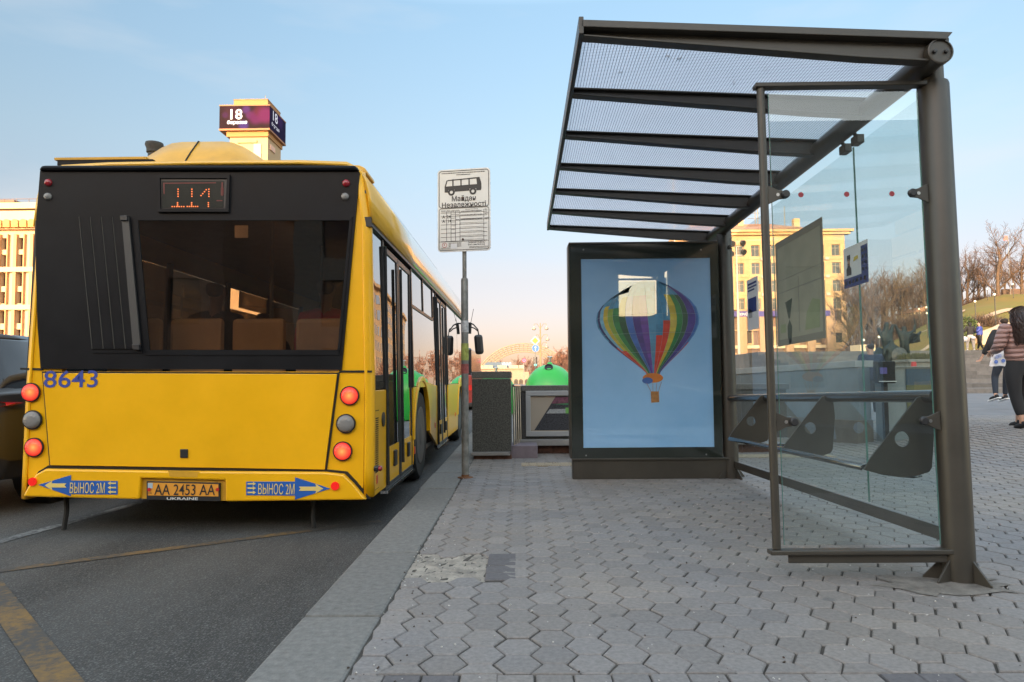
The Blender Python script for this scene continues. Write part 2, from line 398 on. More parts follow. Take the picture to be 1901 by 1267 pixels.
# worn oval stains and chewing gum
v_ = n_.new('ShaderNodeTexVoronoi'); v_.inputs['Scale'].default_value = 2.1; l_.new(t_.outputs['Object'], v_.inputs['Vector'])
rr_ = n_.new('ShaderNodeMapRange'); rr_.inputs[1].default_value, rr_.inputs[2].default_value = .04, .07; rr_.inputs[3].default_value, rr_.inputs[4].default_value = .55, 0
l_.new(v_.outputs['Distance'], rr_.inputs[0])
y_ = n_.new('ShaderNodeMix'); y_.data_type = 'RGBA'; y_.inputs[7].default_value = (.085, .088, .09, 1)
l_.new(rr_.outputs[0], y_.inputs[0]); l_.new(x_.outputs[2], y_.inputs[6]); l_.new(y_.outputs[2], b_.inputs['Base Color'])
M_JOINT = mat('joint_sand', (.062, .054, .045), .95, var=.4, scale=9)
PX_, PYR, GAP = .121, .152, .0078
def paver(mb, pts, rp):
    cx = sum(p[0] for p in pts)/len(pts); cy = sum(p[1] for p in pts)/len(pts)
    dz = rp.gauss(0, .0008); tx, ty = rp.gauss(0, .005), rp.gauss(0, .005)
    jx, jy = rp.gauss(0, .0014), rp.gauss(0, .0014); b = GAP
    top, mid, bot = [], [], []
    for (x, y) in pts:
        d = sqrt((x-cx)**2+(y-cy)**2); k0 = 1-(b/2)/d; k1 = 1-(b/2+.005)/d
        xa, ya = cx+(x-cx)*k0+jx, cy+(y-cy)*k0+jy; xb, yb = cx+(x-cx)*k1+jx, cy+(y-cy)*k1+jy
        zz = gz(cx, cy)+dz+tx*(x-cx)+ty*(y-cy)
        top.append((xb, yb, zz)); mid.append((xa, ya, zz-.004)); bot.append((xa, ya, gz(cx, cy)-.02))
    n = len(pts)
    mb.add(top+mid+bot, [tuple(range(n))] + [(n+i, n+(i+1) % n, (i+1) % n, i) for i in range(n)] + [(2*n+i, 2*n+(i+1) % n, n+(i+1) % n, n+i) for i in range(n)])
g = MB(); rp = random.Random(11)
pa = PZ(752, 1062); pb = PZ(905, 1022); pc = PZ(937, 1055)
hole = (-.56, -.17, 3.30, 3.72); bricks = (-.165, -.045, 3.30, 3.74)
i = 0; x = -.50
while x < 11.5:
    y = 2.32 + (PYR/2 if i % 2 else 0)
    while y < 12.2:
        vis = x < 9.6 and y < 12.0 + rp.uniform(-.1, .1)
        inh = (hole[0] < x < hole[1]+.03 and hole[2] < y < hole[3]) or (bricks[0]-.02 < x < bricks[1]+.01 and bricks[2] < y < bricks[3])
        if vis and not inh and not (.0 < x < .45 and 7.45 < y < 7.72):
            a, hb = PX_*2/3, PYR/2
            paver(g, [(max(-.553, x+dx), y+dy) for dx, dy in ((-a, 0), (-a/2, -hb), (a/2, -hb), (a, 0), (a/2, hb), (-a/2, hb))], rp)
        y += PYR
    if i % 2 and x < 9.6:
        a, hb = PX_*2/3, PYR/2; paver(g, [(max(-.553, x-a), 2.244), (x+a, 2.244), (x+a/2, 2.32), (max(-.553, x-a/2), 2.32)], rp)
    x += PX_; i += 1
# course of square blocks along the near edge, small dark blocks of the repair
x = -.55
while x < 9.6:
    w = .118; y = 2.240
    for k in range(14):
        g.mat(1 if (k == 0 and -.46 < x < -.20) or rp.random() < .03 else 0)
        y1 = y-.165
        paver(g, [(x, y1), (x+w, y1), (x+w, y), (x, y)], rp); y = y1
    x += w
g.mat(1)
for k in range(4):
    y = bricks[2]-.03+k*.122
    paver(g, [(bricks[0]-.01, y), (bricks[1]+.02, y), (bricks[1]+.02, y+.118), (bricks[0]-.01, y+.118)], rp)
struct(g.build('pavement', [M_PAVE, mat('dark_repair_block', (.115, .105, .107), .75, var=.2, scale=50, bump=.25, bscale=170, island=.1)]))
g = MB(); vs_ = []; X = [-.56, 0, .8, 1.6, 2.4, 3.2, 4, 4.8, 5.6, 6.4, 7.5, 9, 11.5]; Y = [-30, 0, 2, 3, 4, 4.5, 5, 6, 7, 8, 9, 10, 10.5, 12.1]
g.add([(x, y, gz(x, y)-.0085) for y in Y for x in X], [(j*len(X)+i, j*len(X)+i+1, (j+1)*len(X)+i+1, (j+1)*len(X)+i) for j in range(len(Y)-1) for i in range(len(X)-1)])
struct(g.build('pavement_bed', M_JOINT))
# broken patch with bare sand and mortar
M_SAND = mat('crumbled_mortar', (.40, .35, .29), .95, var=.35, scale=11, bump=1.0, bscale=40, col2=(.17, .15, .13))
g = MB(); nx, ny = 26, 22; rs = random.Random(5)
g.add([(lerp(hole[0]-.0, hole[1]+.01, i/nx), lerp(hole[2]-.05, hole[3]+.06, j/ny), -.010+rs.uniform(0, .008)*(1 if 0 < i < nx and 0 < j < ny else -.5)) for j in range(ny+1) for i in range(nx+1)],
      [(j*(nx+1)+i, j*(nx+1)+i+1, (j+1)*(nx+1)+i+1, (j+1)*(nx+1)+i) for j in range(ny) for i in range(nx)])
struct(g.build('broken_patch', M_SAND, smooth=60))
# sandy dirt around the near post
g = MB(); rs = random.Random(9)
pts = [(1.96+.30*cos(a)*(1+rs.uniform(-.35, .35))-.10, 3.15+.16*sin(a)*(1+rs.uniform(-.3, .3)), .0035) for a in [2*pi*k/26 for k in range(26)]]
g.add(pts+[(1.88, 3.15, .007)], [(k, (k+1) % 26, 26) for k in range(26)]); struct(g.build('sand_spill', mat('post_foot_dirt', (.17, .15, .13), .95, var=.3, scale=16, bump=.8, bscale=60)))
# tactile strip by the parapet
M_TACT = mat('buff_tactile', (.36, .29, .20), .8, var=.12, scale=20, bump=.2)
g = MB(); t0, t1 = PZ(968, 868), PZ(1064, 857)
for k in range(9):
    x = t0.x+k*.085; g.box(x, x+.081, 7.45, 7.72, -.03, .003)
    for q in range(3): g.box(x+.01+q*.026, x+.022+q*.026, 7.47, 7.70, .003, .008)
for k in range(16):
    x = 2.25+k*.085; g.box(x, x+.081, 8.1, 8.4, gz(x, 8.2)-.03, gz(x, 8.2)+.006)
struct(g.build('tactile_paving', M_TACT))

# grit, cigarette ends and pale crumbs scattered over the blocks
g = MB(); rs = random.Random(44)
for k in range(420):
    y = 2.1+rs.random()**1.7*6; x = rs.uniform(-.55, .8*y+.3); s_ = rs.uniform(.0018, .0055); g.mat(0 if rs.random() < .55 else 1)
    g.obox((x, y, gz(x, y)+s_*.4), (s_*rs.uniform(1, 2.2), s_, s_*.8), Euler((rs.random(), rs.random(), rs.random()*3)))
for k in range(110):
    x = -.56+abs(rs.gauss(0, .05)); y = rs.uniform(2.2, 9); s_ = rs.uniform(.002, .006); g.mat(k % 2); g.obox((x, y, .001), (s_*1.5, s_, s_*.7), Euler((rs.random(), rs.random(), rs.random()*3)))
o = struct(g.build('grit', [mat('pale_crumb', (.5, .48, .45), .9), mat('dark_crumb', (.06, .045, .035), .9)])); o['kind'] = 'stuff'
# broad steps up to the terrace on the right, and the terrace
M_STEP = mat('step_granite', (.15, .143, .14), .8, var=.2, scale=4, bump=.2, bscale=30, island=.20)
g = MB(); N = 12; y0, y1 = 27.5, 41.0; z0, z1 = .24, 2.34
for k in range(N):
    ya = lerp(y0, y1, k/N); zb = lerp(z0, z1, (k+1)/N)
    for q in range(14): g.box(13.5+q*2.4, 13.5+q*2.4+2.394, ya, y1+.3, zb-(z1-z0)/N-.02, zb)
struct(g.build('stone_steps', M_STEP))
g = MB(); g.box(13.5, 90, 41.2, 62, -.2, 2.33); struct(g.build('terrace', M_ASPH2))
# grassy hill
M_GRASS = mat('hill_grass', (.115, .112, .007), .95, var=.4, scale=.16, bump=.6, bscale=2.0, col2=(.17, .105, .016))
def hill(u, y):
    a = sstep(.40, .70, u); r = lerp(2.0, 12.2, a)
    zz = lerp(1.0+1.3*sstep(.45, .62, u), r, sstep(47, 104, y)**.9)
    zz += .35*sin(y*.13+u*9)*sstep(55, 70, y) + .25*sin(y*.31+u*31)*sstep(55, 70, y)
    return zz - (.0 if u > .36 else 3*(.36-u)/.04)
def hill_at(px, y):
    p = PY(px, 650, y); return Vector((p.x, y, hill(p.x/y, y)))
g = MB(); U = [.33+.02*k for k in range(60)]; Y = [47+4*k for k in range(33)]
g.add([(u*y, y, hill(u, y)) for y in Y for u in U], [(j*len(U)+i, j*len(U)+i+1, (j+1)*len(U)+i+1, (j+1)*len(U)+i) for j in range(len(Y)-1) for i in range(len(U)-1)])
struct(g.build('hill', M_GRASS, smooth=80))
# footpaths on the hill
M_PATH = mat('pale_path', (.42, .30, .20), .9, var=.15)
g = MB()
for pts in ([(1700, 58), (1760, 66), (1830, 74), (1900, 78), (1990, 80)], [(1640, 86), (1700, 78), (1760, 80), (1800, 84)]):
    L = []
    for i in range(len(pts)-1):
        for k in range(8):
            t = k/8; px, y = lerp(pts[i][0], pts[i+1][0], t), lerp(pts[i][1], pts[i+1][1], t)
            L.append([hill_at(px, y-1.1)+Vector((0, 0, .10)), hill_at(px, y+1.1)+Vector((0, 0, .10))])
    g.loft(L)
struct(g.build('hill_path', M_PATH))
# ================================================================== THE BUS
BX0, BX1, BY0, BY1 = -3.55, -1.05, 4.95, 13.75
bus = thing('city_bus', 'yellow city bus standing at the kerb with 8643 on its tail', 'bus', (-2.3, 4.95, -.15))
def RP(px, py, out=0.0):                         # a point on the bus's tail, which leans forward a little
    d = ray(px, py); k = .02
    # y = 4.95 + k*(z-.1)
    t = (4.95 + k*(EYE-.1))/(d.y - k*d.z)
    p = Vector((0, 0, EYE)) + d*t
    return p + Vector((0, -out, 0))
def rp_poly(mb, pts, out, thick):
    mb.prism([RP(x, y, out) for x, y in pts], (0, thick, 0)); return mb
def side_x(z): return -1.05 - .03*max(0, (z-.85)/1.2) - (.04*max(0, z-2.05)/.35)
def mir(x): return -4.6 - x
M_BWIN = glass('bus_tinted_glass', (.33, .30, .27), film=(.02, .02, .02), filmw=.25, boost=1.25, refl0=.10, wav=.035)
M_BREAR = glass('bus_rear_glass', (.74, .68, .61), film=(.02, .02, .02), filmw=.10, boost=.9, refl0=.05, wav=.05)
M_INT = mat('bus_interior', (.10, .085, .07), .8, var=.2)
M_SEAT = mat('tan_seat', (.50, .30, .17), .7, var=.1)

# tail: yellow shell in strips round the window
g = MB()
rp_poly(g, [(79, 318), (112, 318), (112, 690), (50, 690), (54, 640), (64, 500)], -.014, .05)
rp_poly(g, [(662, 318), (669, 322), (674, 480), (676, 690), (626, 690), (634, 640), (656, 405)], -.014, .05)
rp_poly(g, [(50, 690), (676, 690), (674, 900), (668, 926), (58, 922), (52, 905), (47, 870)], -.014, .05)
g.build('rear_shell', M_YEL, bus)
# charcoal mask in pieces round the rear window
g = MB()
rp_poly(g, [(75, 318), (80, 316), (663, 316), (668, 320), (660, 405), (250, 405), (68, 405)], .004, .03)
rp_poly(g, [(68, 405), (250, 405), (272, 657), (74, 657), (70, 600), (67, 500)], .004, .03)
rp_poly(g, [(652, 405), (660, 405), (637, 657), (630, 657)], .004, .03)
rp_poly(g, [(74, 657), (637, 657), (634, 687), (76, 685)], .004, .03)
mask = g.build('rear_mask', M_MASK, bus)
g = MB(); rp_poly(g, [(75, 319), (668, 319), (662, 309), (82, 309)], .035, .12); g.build('spoiler', M_MASK, bus, bevel=.02)
g = MB()
rp_poly(g, [(248, 403), (656, 403), (654, 410), (256, 410)], .010, .012)
rp_poly(g, [(270, 650), (634, 650), (631, 660), (271, 660)], .010, .012)
rp_poly(g, [(248, 403), (257, 410), (279, 650), (270, 660)], .010, .012)
rp_poly(g, [(655, 403), (649, 410), (627, 650), (631, 660)], .010, .012)
g.build('window_seal', M_MASK, bus)
g = MB(); rp_poly(g, [(252, 406), (653, 406), (631, 656), (272, 656)], .002, .012)
rw = g.build('rear_window', M_BREAR, bus)
g = MB(); rp_poly(g, [(434, 418), (459, 418), (459, 441), (434, 441)], -.016, .002); g.build('sticker', M_SEAT, bus)
# louvre left of the window
g = MB()
rp_poly(g, [(148, 402), (242, 402), (266, 656), (172, 656)], .010, .012)
for q in range(4):
    a, b = 151+q*20.5, 150+(q+1)*20.5-1.8
    rp_poly(g, [(a, 404), (b, 404), (b+24, 648), (a+24, 648)], .019, .012)
g.mat(1)
for q in range(4):
    a = 150+(q)*20.5; rp_poly(g, [(a-.5, 404), (a+.5, 404), (a+24.8, 648), (a+23.6, 648)], .0215, .012)
g.mat(2); rp_poly(g, [(229, 404), (242, 404), (264, 642), (250, 642)], .026, .02)
lou = g.build('grille', [M_MASK, mat('dusty_edge', (.055, .052, .045), .7), mat('grey_hinge', (.045, .043, .042), .5)], bus)
g = MB(); rp_poly(g, [(228, 403), (241, 402), (242, 412), (229, 412)], .04, .03); g.build('hinge', M_BLK, bus, bevel=.004); g = MB(); rp_poly(g, [(250, 640), (263, 640), (264, 651), (252, 650)], .04, .03); g.build('hinge', M_BLK, bus, bevel=.004)
# route display
g = MB()
rp_poly(g, [(293, 327), (429, 327), (427, 395), (295, 395)], .014, .02)
g.mat(1)
for pl in ([(293, 327), (429, 327), (424, 333), (300, 333)], [(295, 395), (427, 395), (421, 389), (301, 389)], [(293, 327), (300, 333), (301, 389), (295, 395)], [(429, 327), (424, 333), (421, 389), (427, 395)]):
    rp_poly(g, pl, .026, .014)
dsp = g.build('route_display', [M_BLK, M_MASK], bus)
g = MB(); rp_poly(g, [(303, 338), (417, 338), (416, 387), (303, 387)], .017, .003); g.build('screen', mat('display_pane', (.016, .020, .019), .3, var=.2, spec=.15), dsp)
g = MB()
def led(px, py): g.obox(RP(px, py, .019), (.0075, .004, .0075))
for k in range(4): led(333, 353+k*4.4)
for k in range(6): led(322+k*4.3, 385.2)
for k in range(3): led(332, 378+k*3)
M_LED = emis('led_amber', (1, .22, .06), .42); g.build('digit', M_LED, dsp); g = MB()
for k in range(4): led(358.5, 353+k*4.4)
for k in range(6): led(350+k*3.8, 385)
for k in range(3): led(358, 378+k*3)
g.build('digit', M_LED, dsp); g = MB()
for k in range(4): led(390, 353+k*4.4); led(385-k*3.2, 354+k*3.6)
for k in range(3): led(389, 378+k*3.5)
g.build('digit', emis('led_amber', (1, .22, .06), .42), dsp)
g = MB()
for pl in ([(308, 341), (403, 340), (403, 342), (308, 343)], [(305, 341), (308, 341), (308, 362), (306, 362)], [(413, 340), (416, 340), (416, 365), (413, 365)], [(404, 373), (415, 373), (415, 375), (404, 375)], [(412, 350), (417, 350), (417, 364), (412, 364)]):
    rp_poly(g, pl, .0185, .001)
g.build('red_line', mat('dark_red_line', (.12, .012, .01), .5), dsp)
# hatch, bumper, seams
hatch = [(80, 693), (626, 695), (603, 872), (94, 864)]
g = MB(); rp_poly(g, [(77, 690), (630, 692), (606, 876), (91, 867)], -.004, .012)
rp_poly(g, [(36, 683), (78, 684), (78, 688), (36, 687)], -.008, .006); rp_poly(g, [(629, 688), (690, 688), (690, 692), (629, 692)], -.008, .006)
bump = [(48, 921), (58, 902), (72, 880), (90, 870), (340, 874), (605, 876), (640, 880), (657, 897), (682, 927), (422, 930), (422, 891), (266, 887), (263, 926)]
rp_poly(g, [(43, 921), (54, 900), (70, 876), (88, 865), (605, 872), (644, 876), (662, 895), (688, 927)], -.006, .012)
g.build('seam', M_SEAM, bus)
g = MB(); rp_poly(g, hatch, .006, .012); hz = g.build('engine_hatch', M_YEL, bus, bevel=.003)
g = MB(); rp_poly(g, [(336, 834), (350, 834), (350, 850), (336, 850)], .016, .012); g.build('handle', M_BLK, hz, bevel=.003)
g = MB(); add_text(g, '8643', RP(133, 704, .006), (1, 0, 0), (0, .02, 1), w=(RP(183, 704)-RP(83, 704)).length, h=(RP(133, 688)-RP(133, 720)).length, bold=.008)
g.build('fleet_number', mat('fleet_blue', (.03, .055, .28), .5), hz)
g = MB(); rp_poly(g, bump, .035, .05); bp_ = g.build('bumper', M_YEL, bus, bevel=.012)
g = MB(); rp_poly(g, [(317, 873), (374, 875), (370, 885), (320, 884)], .037, .012); g.build('latch_recess', M_YELD, bp_)  # flat darker patch, recess shade painted onto the bumper
g = MB(); rp_poly(g, [(266, 887), (422, 891), (422, 930), (263, 926)], .004, .01); g.build('plate_recess', M_YELD, bp_)  # back of the notch in darker yellow, its shade painted in
g = MB(); rp_poly(g, [(275, 893), (411, 896), (411, 930), (275, 927)], .022, .014); pl_ = g.build('number_plate', M_BLK, bp_, bevel=.002)
g = MB(); rp_poly(g, [(287, 895.5), (408, 898.5), (408, 921), (278, 919), (278, 895.5)], .025, .003); g.build('plate_face', mat('plate_orange', (.72, .30, .03), .5), pl_)
g = MB(); rp_poly(g, [(278, 896), (287, 896), (287, 906), (278, 906)], .0265, .002); g.build('plate_band', mat('pale_blue_film', (.35, .45, .52), .5), pl_)
g = MB(); wd = (RP(403, 908)-RP(291, 908)).length
add_text(g, 'AA 2453 AA', RP(346.5, 908.5, .0255), (1, 0, -.012), (0, .02, 1), w=wd, h=.075, bold=.004)
add_text(g, 'UA', RP(282.5, 914.5, .0255), (1, 0, 0), (0, .02, 1), w=.026, h=.016)
g.build('plate_lettering', M_BLK, pl_)
g = MB(); add_text(g, 'UKRAINE', RP(342, 925, .024), (1, 0, -.012), (0, .02, 1), w=.22, h=.018, bold=.02); g.build('plate_lettering', M_WHITE, pl_)
for px in (281, 407): g = MB(); disc(g, RP(px, 908, .026), (0, -1, 0), .012, .008, 12); g.build('bolt', M_RED, pl_)
# overhang stickers: arrows and words
M_STY = mat('sticker_yellow', (.74, .55, .16), .5)
def sticker(pts, letters, small, big, words_c, wpx):
    g = MB(); rp_poly(g, pts, .0385, .003); s_ = g.build('sticker', M_BLUE, bp_)
    for a in small+big: g = MB(); rp_poly(g, a, .0405, .0015); g.build('arrow', M_STY, s_)
    g = MB(); add_text(g, 'ВЫНОС 2М', RP(*words_c, .0395), (1, 0, -.012), (0, .02, 1), w=(RP(wpx, 900)-RP(0, 900)).length, h=.074, bold=.0); g.build('words', M_STY, s_)
def arrow_l(x0, x1, y, s, n=.35):  # pointing left
    return [(x0, y), (x0+s*1.6, y-s), (x0+s*1.4, y-s*n), (x1, y-s*n), (x1-s*.4, y), (x1, y+s*n), (x0+s*1.4, y+s*n), (x0+s*1.6, y+s)]
def arrow_r(x0, x1, y, s, n=.35):
    return [(x1, y), (x1-s*1.6, y+s), (x1-s*1.4, y+s*n), (x0, y+s*n), (x0+s*.4, y), (x0, y-s*n), (x1-s*1.4, y-s*n), (x1-s*1.6, y-s)]
sticker([(78, 899), (138, 881), (138, 891), (224, 892), (224, 917), (138, 916), (138, 920)], None,
        [arrow_l(206, 222, 896+k*8, 3.6) for k in range(3)], [arrow_l(90, 130, 900, 9, .42)], (169, 904.5), 64)
sticker([(616, 906), (551, 885), (551, 893), (461, 893), (461, 918), (551, 919), (551, 926)], None,
        [arrow_r(463, 479, 897+k*8, 3.6) for k in range(3)], [arrow_r(558, 603, 906, 9, .42)], (517, 906.5), 66)
for px, py in ((68, 893), (625, 901)):
    g = MB(); disc(g, RP(px, py, .037), (0, -1, 0), .029, .012, 20)
    g.build('reflector', mat('red_reflector', (.75, .012, .01), .25, emit=(1, .03, .02), es=.10), bp_, smooth=30)  # passive reflector given a faint red glow of its own
# tail lamps
def lamp_mat(name, on):
    m = mat(name, (.45, .02, .015) if on else (.22, .21, .20), .2, coat=.15, spec=.3)
    n, l = m.node_tree.nodes, m.node_tree.links; b = n['Principled BSDF']
    t = n.new('ShaderNodeTexCoord'); z = n.new('ShaderNodeTexVoronoi'); z.inputs['Scale'].default_value = 70; l.new(t.outputs['Object'], z.inputs['Vector'])
    bp = n.new('ShaderNodeBump'); bp.inputs['Strength'].default_value = .4; bp.inputs['Distance'].default_value = .006; l.new(z.outputs['Distance'], bp.inputs['Height']); l.new(bp.outputs[0], b.inputs['Normal'])
    return m
M_LENS_OFF = lamp_mat('grey_lens', False)
def lens_on(name, off):
    m = lamp_mat(name, True); n, l = m.node_tree.nodes, m.node_tree.links; b = n['Principled BSDF']
    t = n.new('ShaderNodeTexCoord'); vm = n.new('ShaderNodeVectorMath'); vm.operation = 'DISTANCE'; vm.inputs[1].default_value = off
    l.new(t.outputs['Object'], vm.inputs[0])
    r = n.new('ShaderNodeValToRGB'); r.color_ramp.elements[0].position, r.color_ramp.elements[0].color = .0, (1, .62, .16, 1)
    r.color_ramp.elements[1].position, r.color_ramp.elements[1].color = 1.0, (.30, .012, .01, 1)
    for p, c in ((.22, (1, .34, .09, 1)), (.5, (1, .13, .06, 1)), (.8, (.75, .025, .02, 1))):
        q = r.color_ramp.elements.new(p); q.color = c
    mr = n.new('ShaderNodeMapRange'); mr.inputs[2].default_value = .075; l.new(vm.outputs['Value'], mr.inputs[0]); l.new(mr.outputs[0], r.inputs[0])
    l.new(r.outputs[0], b.inputs['Emission Color']); b.inputs['Emission Strength'].default_value = .26
    return m
def disc_local(px, py, r, name, m, hot=None):
    c = RP(px, py, .0)
    g = MB(); M = Vector((0, -1, .0)).to_track_quat('Z', 'Y').to_matrix()
    g.lathe([(r, 0), (r*1.0, .012), (r*.93, .022), (r*.7, .030), (r*.35, .034), (.002, .035)], (0, 0, 0), 28, M)
    o = g.build(name, m, None, smooth=50)
    o.parent = bus; o.matrix_parent_inverse = inv_world(bus); o.location = c + Vector((0, .006, 0))
    g = MB(); g.lathe([(r*1.0, .0), (r*1.13, .0), (r*1.13, .010), (r*1.0, .012)], (0, 0, 0), 28, M)
    q = g.build('rim', M_SEAM, None, smooth=40); q.parent = o
    return o
for i, (px, py) in enumerate(((57, 729), (649, 735), (63, 831), (636, 838))):
    hx = .012 if px < 300 else .002
    disc_local(px, py, .061, 'tail_lamp', lens_on('lit_lens_left' if px < 300 else 'lit_lens_right', (hx, -.03, .003 if px < 300 else 0)))
for px, py in ((60, 780), (642, 787)): disc_local(px, py, .061, 'reversing_lamp', M_LENS_OFF)
for px, py in ((91, 340), (643, 341)): disc_local(px, py, .028, 'marker_lamp', mat('red_lens', (.28, .01, .02), .2, coat=.5))
for px, py in ((90, 366), (641, 366)): disc_local(px, py, .028, 'marker_lamp', M_LENS_OFF)
# rounded upright corners
def corner(mirror, name):
    g = MB(); rows = []
    for k in range(13):
        z = lerp(.10, 2.44, k/12); xe = side_x(z); r = .055; row = []
        yy = 4.964 + .02*(z-.1)
        for q in range(7):
            a = pi/2*q/6
            x = xe - r + r*sin(a); y = yy + r - r*cos(a)
            row.append((mir(x) if mirror else x, y, z))
        rows.append(row if mirror else row[::-1])
    g.loft(rows); g.build(name, M_YEL, bus, smooth=60, thick=.01)
corner(False, 'corner_panel'); corner(True, 'corner_panel')

# sides
def sp(y, z, out=0.0, left=False):
    x = side_x(z)+out; return Vector((mir(x) if left else x, y, z))
def side_poly(mb, pts, out, th, left=False):
    mb.prism([sp(y, z, out, left) for y, z in pts], (th if left else -th, 0, 0)); return mb
def arch(yc, zc, r, n=14): return [(yc - r*cos(pi*k/n), zc + r*sin(pi*k/n)) for k in range(n+1)]
ZB, ZW0, ZW1 = .09, .845, 2.05
def skirt(left):
    g = MB()
    yr = 5.01
    if left:
        side_poly(g, [(yr, ZB), (6.85, ZB)] + arch(7.5, .36, .60)[0:] + [(11.75, ZB)] + arch(12.4, .36, .60) + [(BY1, ZB), (BY1, ZW0), (yr, ZW0)], 0, .03, True)
    else:
        side_poly(g, [(yr, ZB), (5.49, ZB), (5.49, ZW0), (yr, ZW0)], 0, .03); g.build('side_panel', M_YEL, bus, bevel=.004); g = MB()
        side_poly(g, [(6.90, ZB)] + arch(7.52, .33, .58) + [(8.88, ZB), (8.88, ZW0), (6.90, ZW0)], 0, .03); g.build('side_panel', M_YEL, bus, bevel=.004); g = MB()
        side_poly(g, [(10.22, ZB), (11.80, ZB)] + arch(12.4, .33, .58) + [(BY1, ZB), (BY1, ZW0), (10.22, ZW0)], 0, .03)
    return g.build('side_panel', M_YEL, bus, bevel=.004)
skirt(False); skirt(True)
# pillars by the doors, and the roof rail
g = MB()
for y0, y1 in ((5.46, 5.50), (6.885, 6.93), (8.86, 8.90), (10.21, 10.25), (13.62, 13.75)): side_poly(g, [(y0, ZW0), (y1, ZW0), (y1, ZW1), (y0, ZW1)], .004, .04)
side_poly(g, [(5.0, ZW1-.02), (BY1, ZW1-.02), (BY1, ZW1+.05), (5.0, ZW1+.05)], .018, .05)
g.build('window_pillar', M_BLK, bus)
for y in (5.0, 6.9, 8.3, 9.7, 11.1, 12.5, 13.65): g = MB(); side_poly(g, [(y, ZW0), (y+.06, ZW0), (y+.06, ZW1+.05), (y, ZW1+.05)], .004, .04, True); g.build('window_pillar', M_BLK, bus)
def pane(y0, y1, z0, z1, left=False, out=-.004, parent=bus, name='side_window', m=None):
    g = MB(); side_poly(g, [(y0, z0), (y1, z0), (y1, z1), (y0, z1)], out, .01, left); return g.build(name, m or M_BWIN, parent)
pane(5.03, 5.455, ZW0+.01, ZW1-.02)
w = pane(6.935, 8.855, ZW0+.01, 1.66); g = MB()
side_poly(g, [(6.935, 1.64), (8.6, 1.64), (8.6, 1.67), (6.935, 1.67)], .006, .02); side_poly(g, [(7.70, 1.67), (7.74, 1.67), (7.74, ZW1-.02), (7.70, ZW1-.02)], .006, .02); side_poly(g, [(8.56, 1.67), (8.6, 1.67), (8.6, ZW1-.02), (8.56, ZW1-.02)], .006, .02)
g.build('frame', M_BLK, w)
pane(6.935, 7.70, 1.67, ZW1-.02); pane(7.74, 8.56, 1.67, ZW1-.02); pane(8.6, 8.855, 1.66, ZW1-.02)
pane(10.255, 11.9, ZW0+.01, ZW1-.02); pane(11.93, 13.6, ZW0+.01, ZW1-.02)
for a, b in zip((5.06, 6.96, 9.76, 11.16, 12.56), (6.9, 8.3, 11.1, 12.5, 13.65)): pane(a, b, ZW0, ZW1, True)
pane(8.36, 9.7, ZW0, 1.80, True); pane(8.70, 9.7, 1.84, ZW1, True)          # top corner left unglazed so the lit facade gleams through
# doors of two leaves
def door(y0, y1):
    g = MB(); fr = .05
    ym = (y0+y1)/2
    for a, b in ((y0, ym-.012), (ym+.012, y1)):
        side_poly(g, [(a, .06), (a+fr, .06), (a+fr, 2.0), (a, 2.0)], -.004, .035); side_poly(g, [(b-fr, .06), (b, .06), (b, 2.0), (b-fr, 2.0)], -.004, .035)
        side_poly(g, [(a+fr, .06), (b-fr, .06), (b-fr, .10), (a+fr, .10)], -.004, .035); side_poly(g, [(a+fr, 1.95), (b-fr, 1.95), (b-fr, 2.0), (a+fr, 2.0)], -.004, .035)
    d = g.build('door', M_BLK, bus, bevel=.004)
    for a, b in ((y0+fr, ym-.012-fr), (ym+.012+fr, y1-fr)):
        g = MB(); side_poly(g, [(a, .38), (b, .38), (b, 1.95), (a, 1.95)], -.014, .01); g.build('door_glass', M_BWIN, d)
        g = MB(); side_poly(g, [(a, .10), (b, .10), (b, .38), (a, .38)], -.010, .02); g.build('kick_panel', M_YEL, d)
        g = MB(); c = sp((a+b)/2+.06, .27, .0); g.obox(c, (.02, .10, .13)); g.build('handle', M_BLK, d, bevel=.006)
    g = MB(); g.tube([sp(ym-.02, .2, .02), sp(ym-.02, 1.9, .02)], .014, 6); g.tube([sp(y0+.01, .1, .012), sp(y0+.01, 1.98, .012)], .016, 6); g.build('seal', M_RUB, d)
    g = MB(); side_poly(g, [(y0, .035), (y1, .035), (y1, .058), (y0, .058)], .014, .06); g.build('door_sill', M_CHROME, bus)
door(5.50, 6.885); door(8.90, 10.21)
# vent panel, reflectors, hooks
g = MB(); side_poly(g, [(5.035, .13), (5.20, .13), (5.20, .70), (5.035, .70)], .002, .01); g.build('vent_seam', M_SEAM, bus)
g = MB(); side_poly(g, [(5.040, .135), (5.195, .135), (5.195, .695), (5.040, .695)], .004, .01); vp = g.build('vent_panel', M_YEL, bus)
g = MB()
for k in range(26):
    for q in range(5): y, z = 5.065+q*.022, .25+k*.0155; side_poly(g, [(y, z), (y+.014, z), (y+.014, z+.009), (y, z+.009)], .0055, .004)
g.build('vent_hole', M_SEAM, vp)
for y, z, w_, h_ in ((5.10, .17, .05, .06), (6.93, .19, .045, .07), (8.62, .33, .05, .06), (11.3, .33, .05, .06)):
    g = MB(); side_poly(g, [(y, z), (y+w_, z), (y+w_, z+h_), (y, z+h_)], .007, .008); g.build('reflector', mat('orange_red_reflector', (.62, .07, .02), .3), bus)
g = MB(); c = sp(5.03, .29, .015); g.obox(c, (.05, .06, .04)); mk = g.build('side_marker', M_BLK, bus, bevel=.012)
g = MB(); g.ball(c+Vector((.03, 0, 0)), (.018, .03, .02)); g.build('lens', mat('red_lens'
, (.28, .01, .02)), mk, smooth=60)
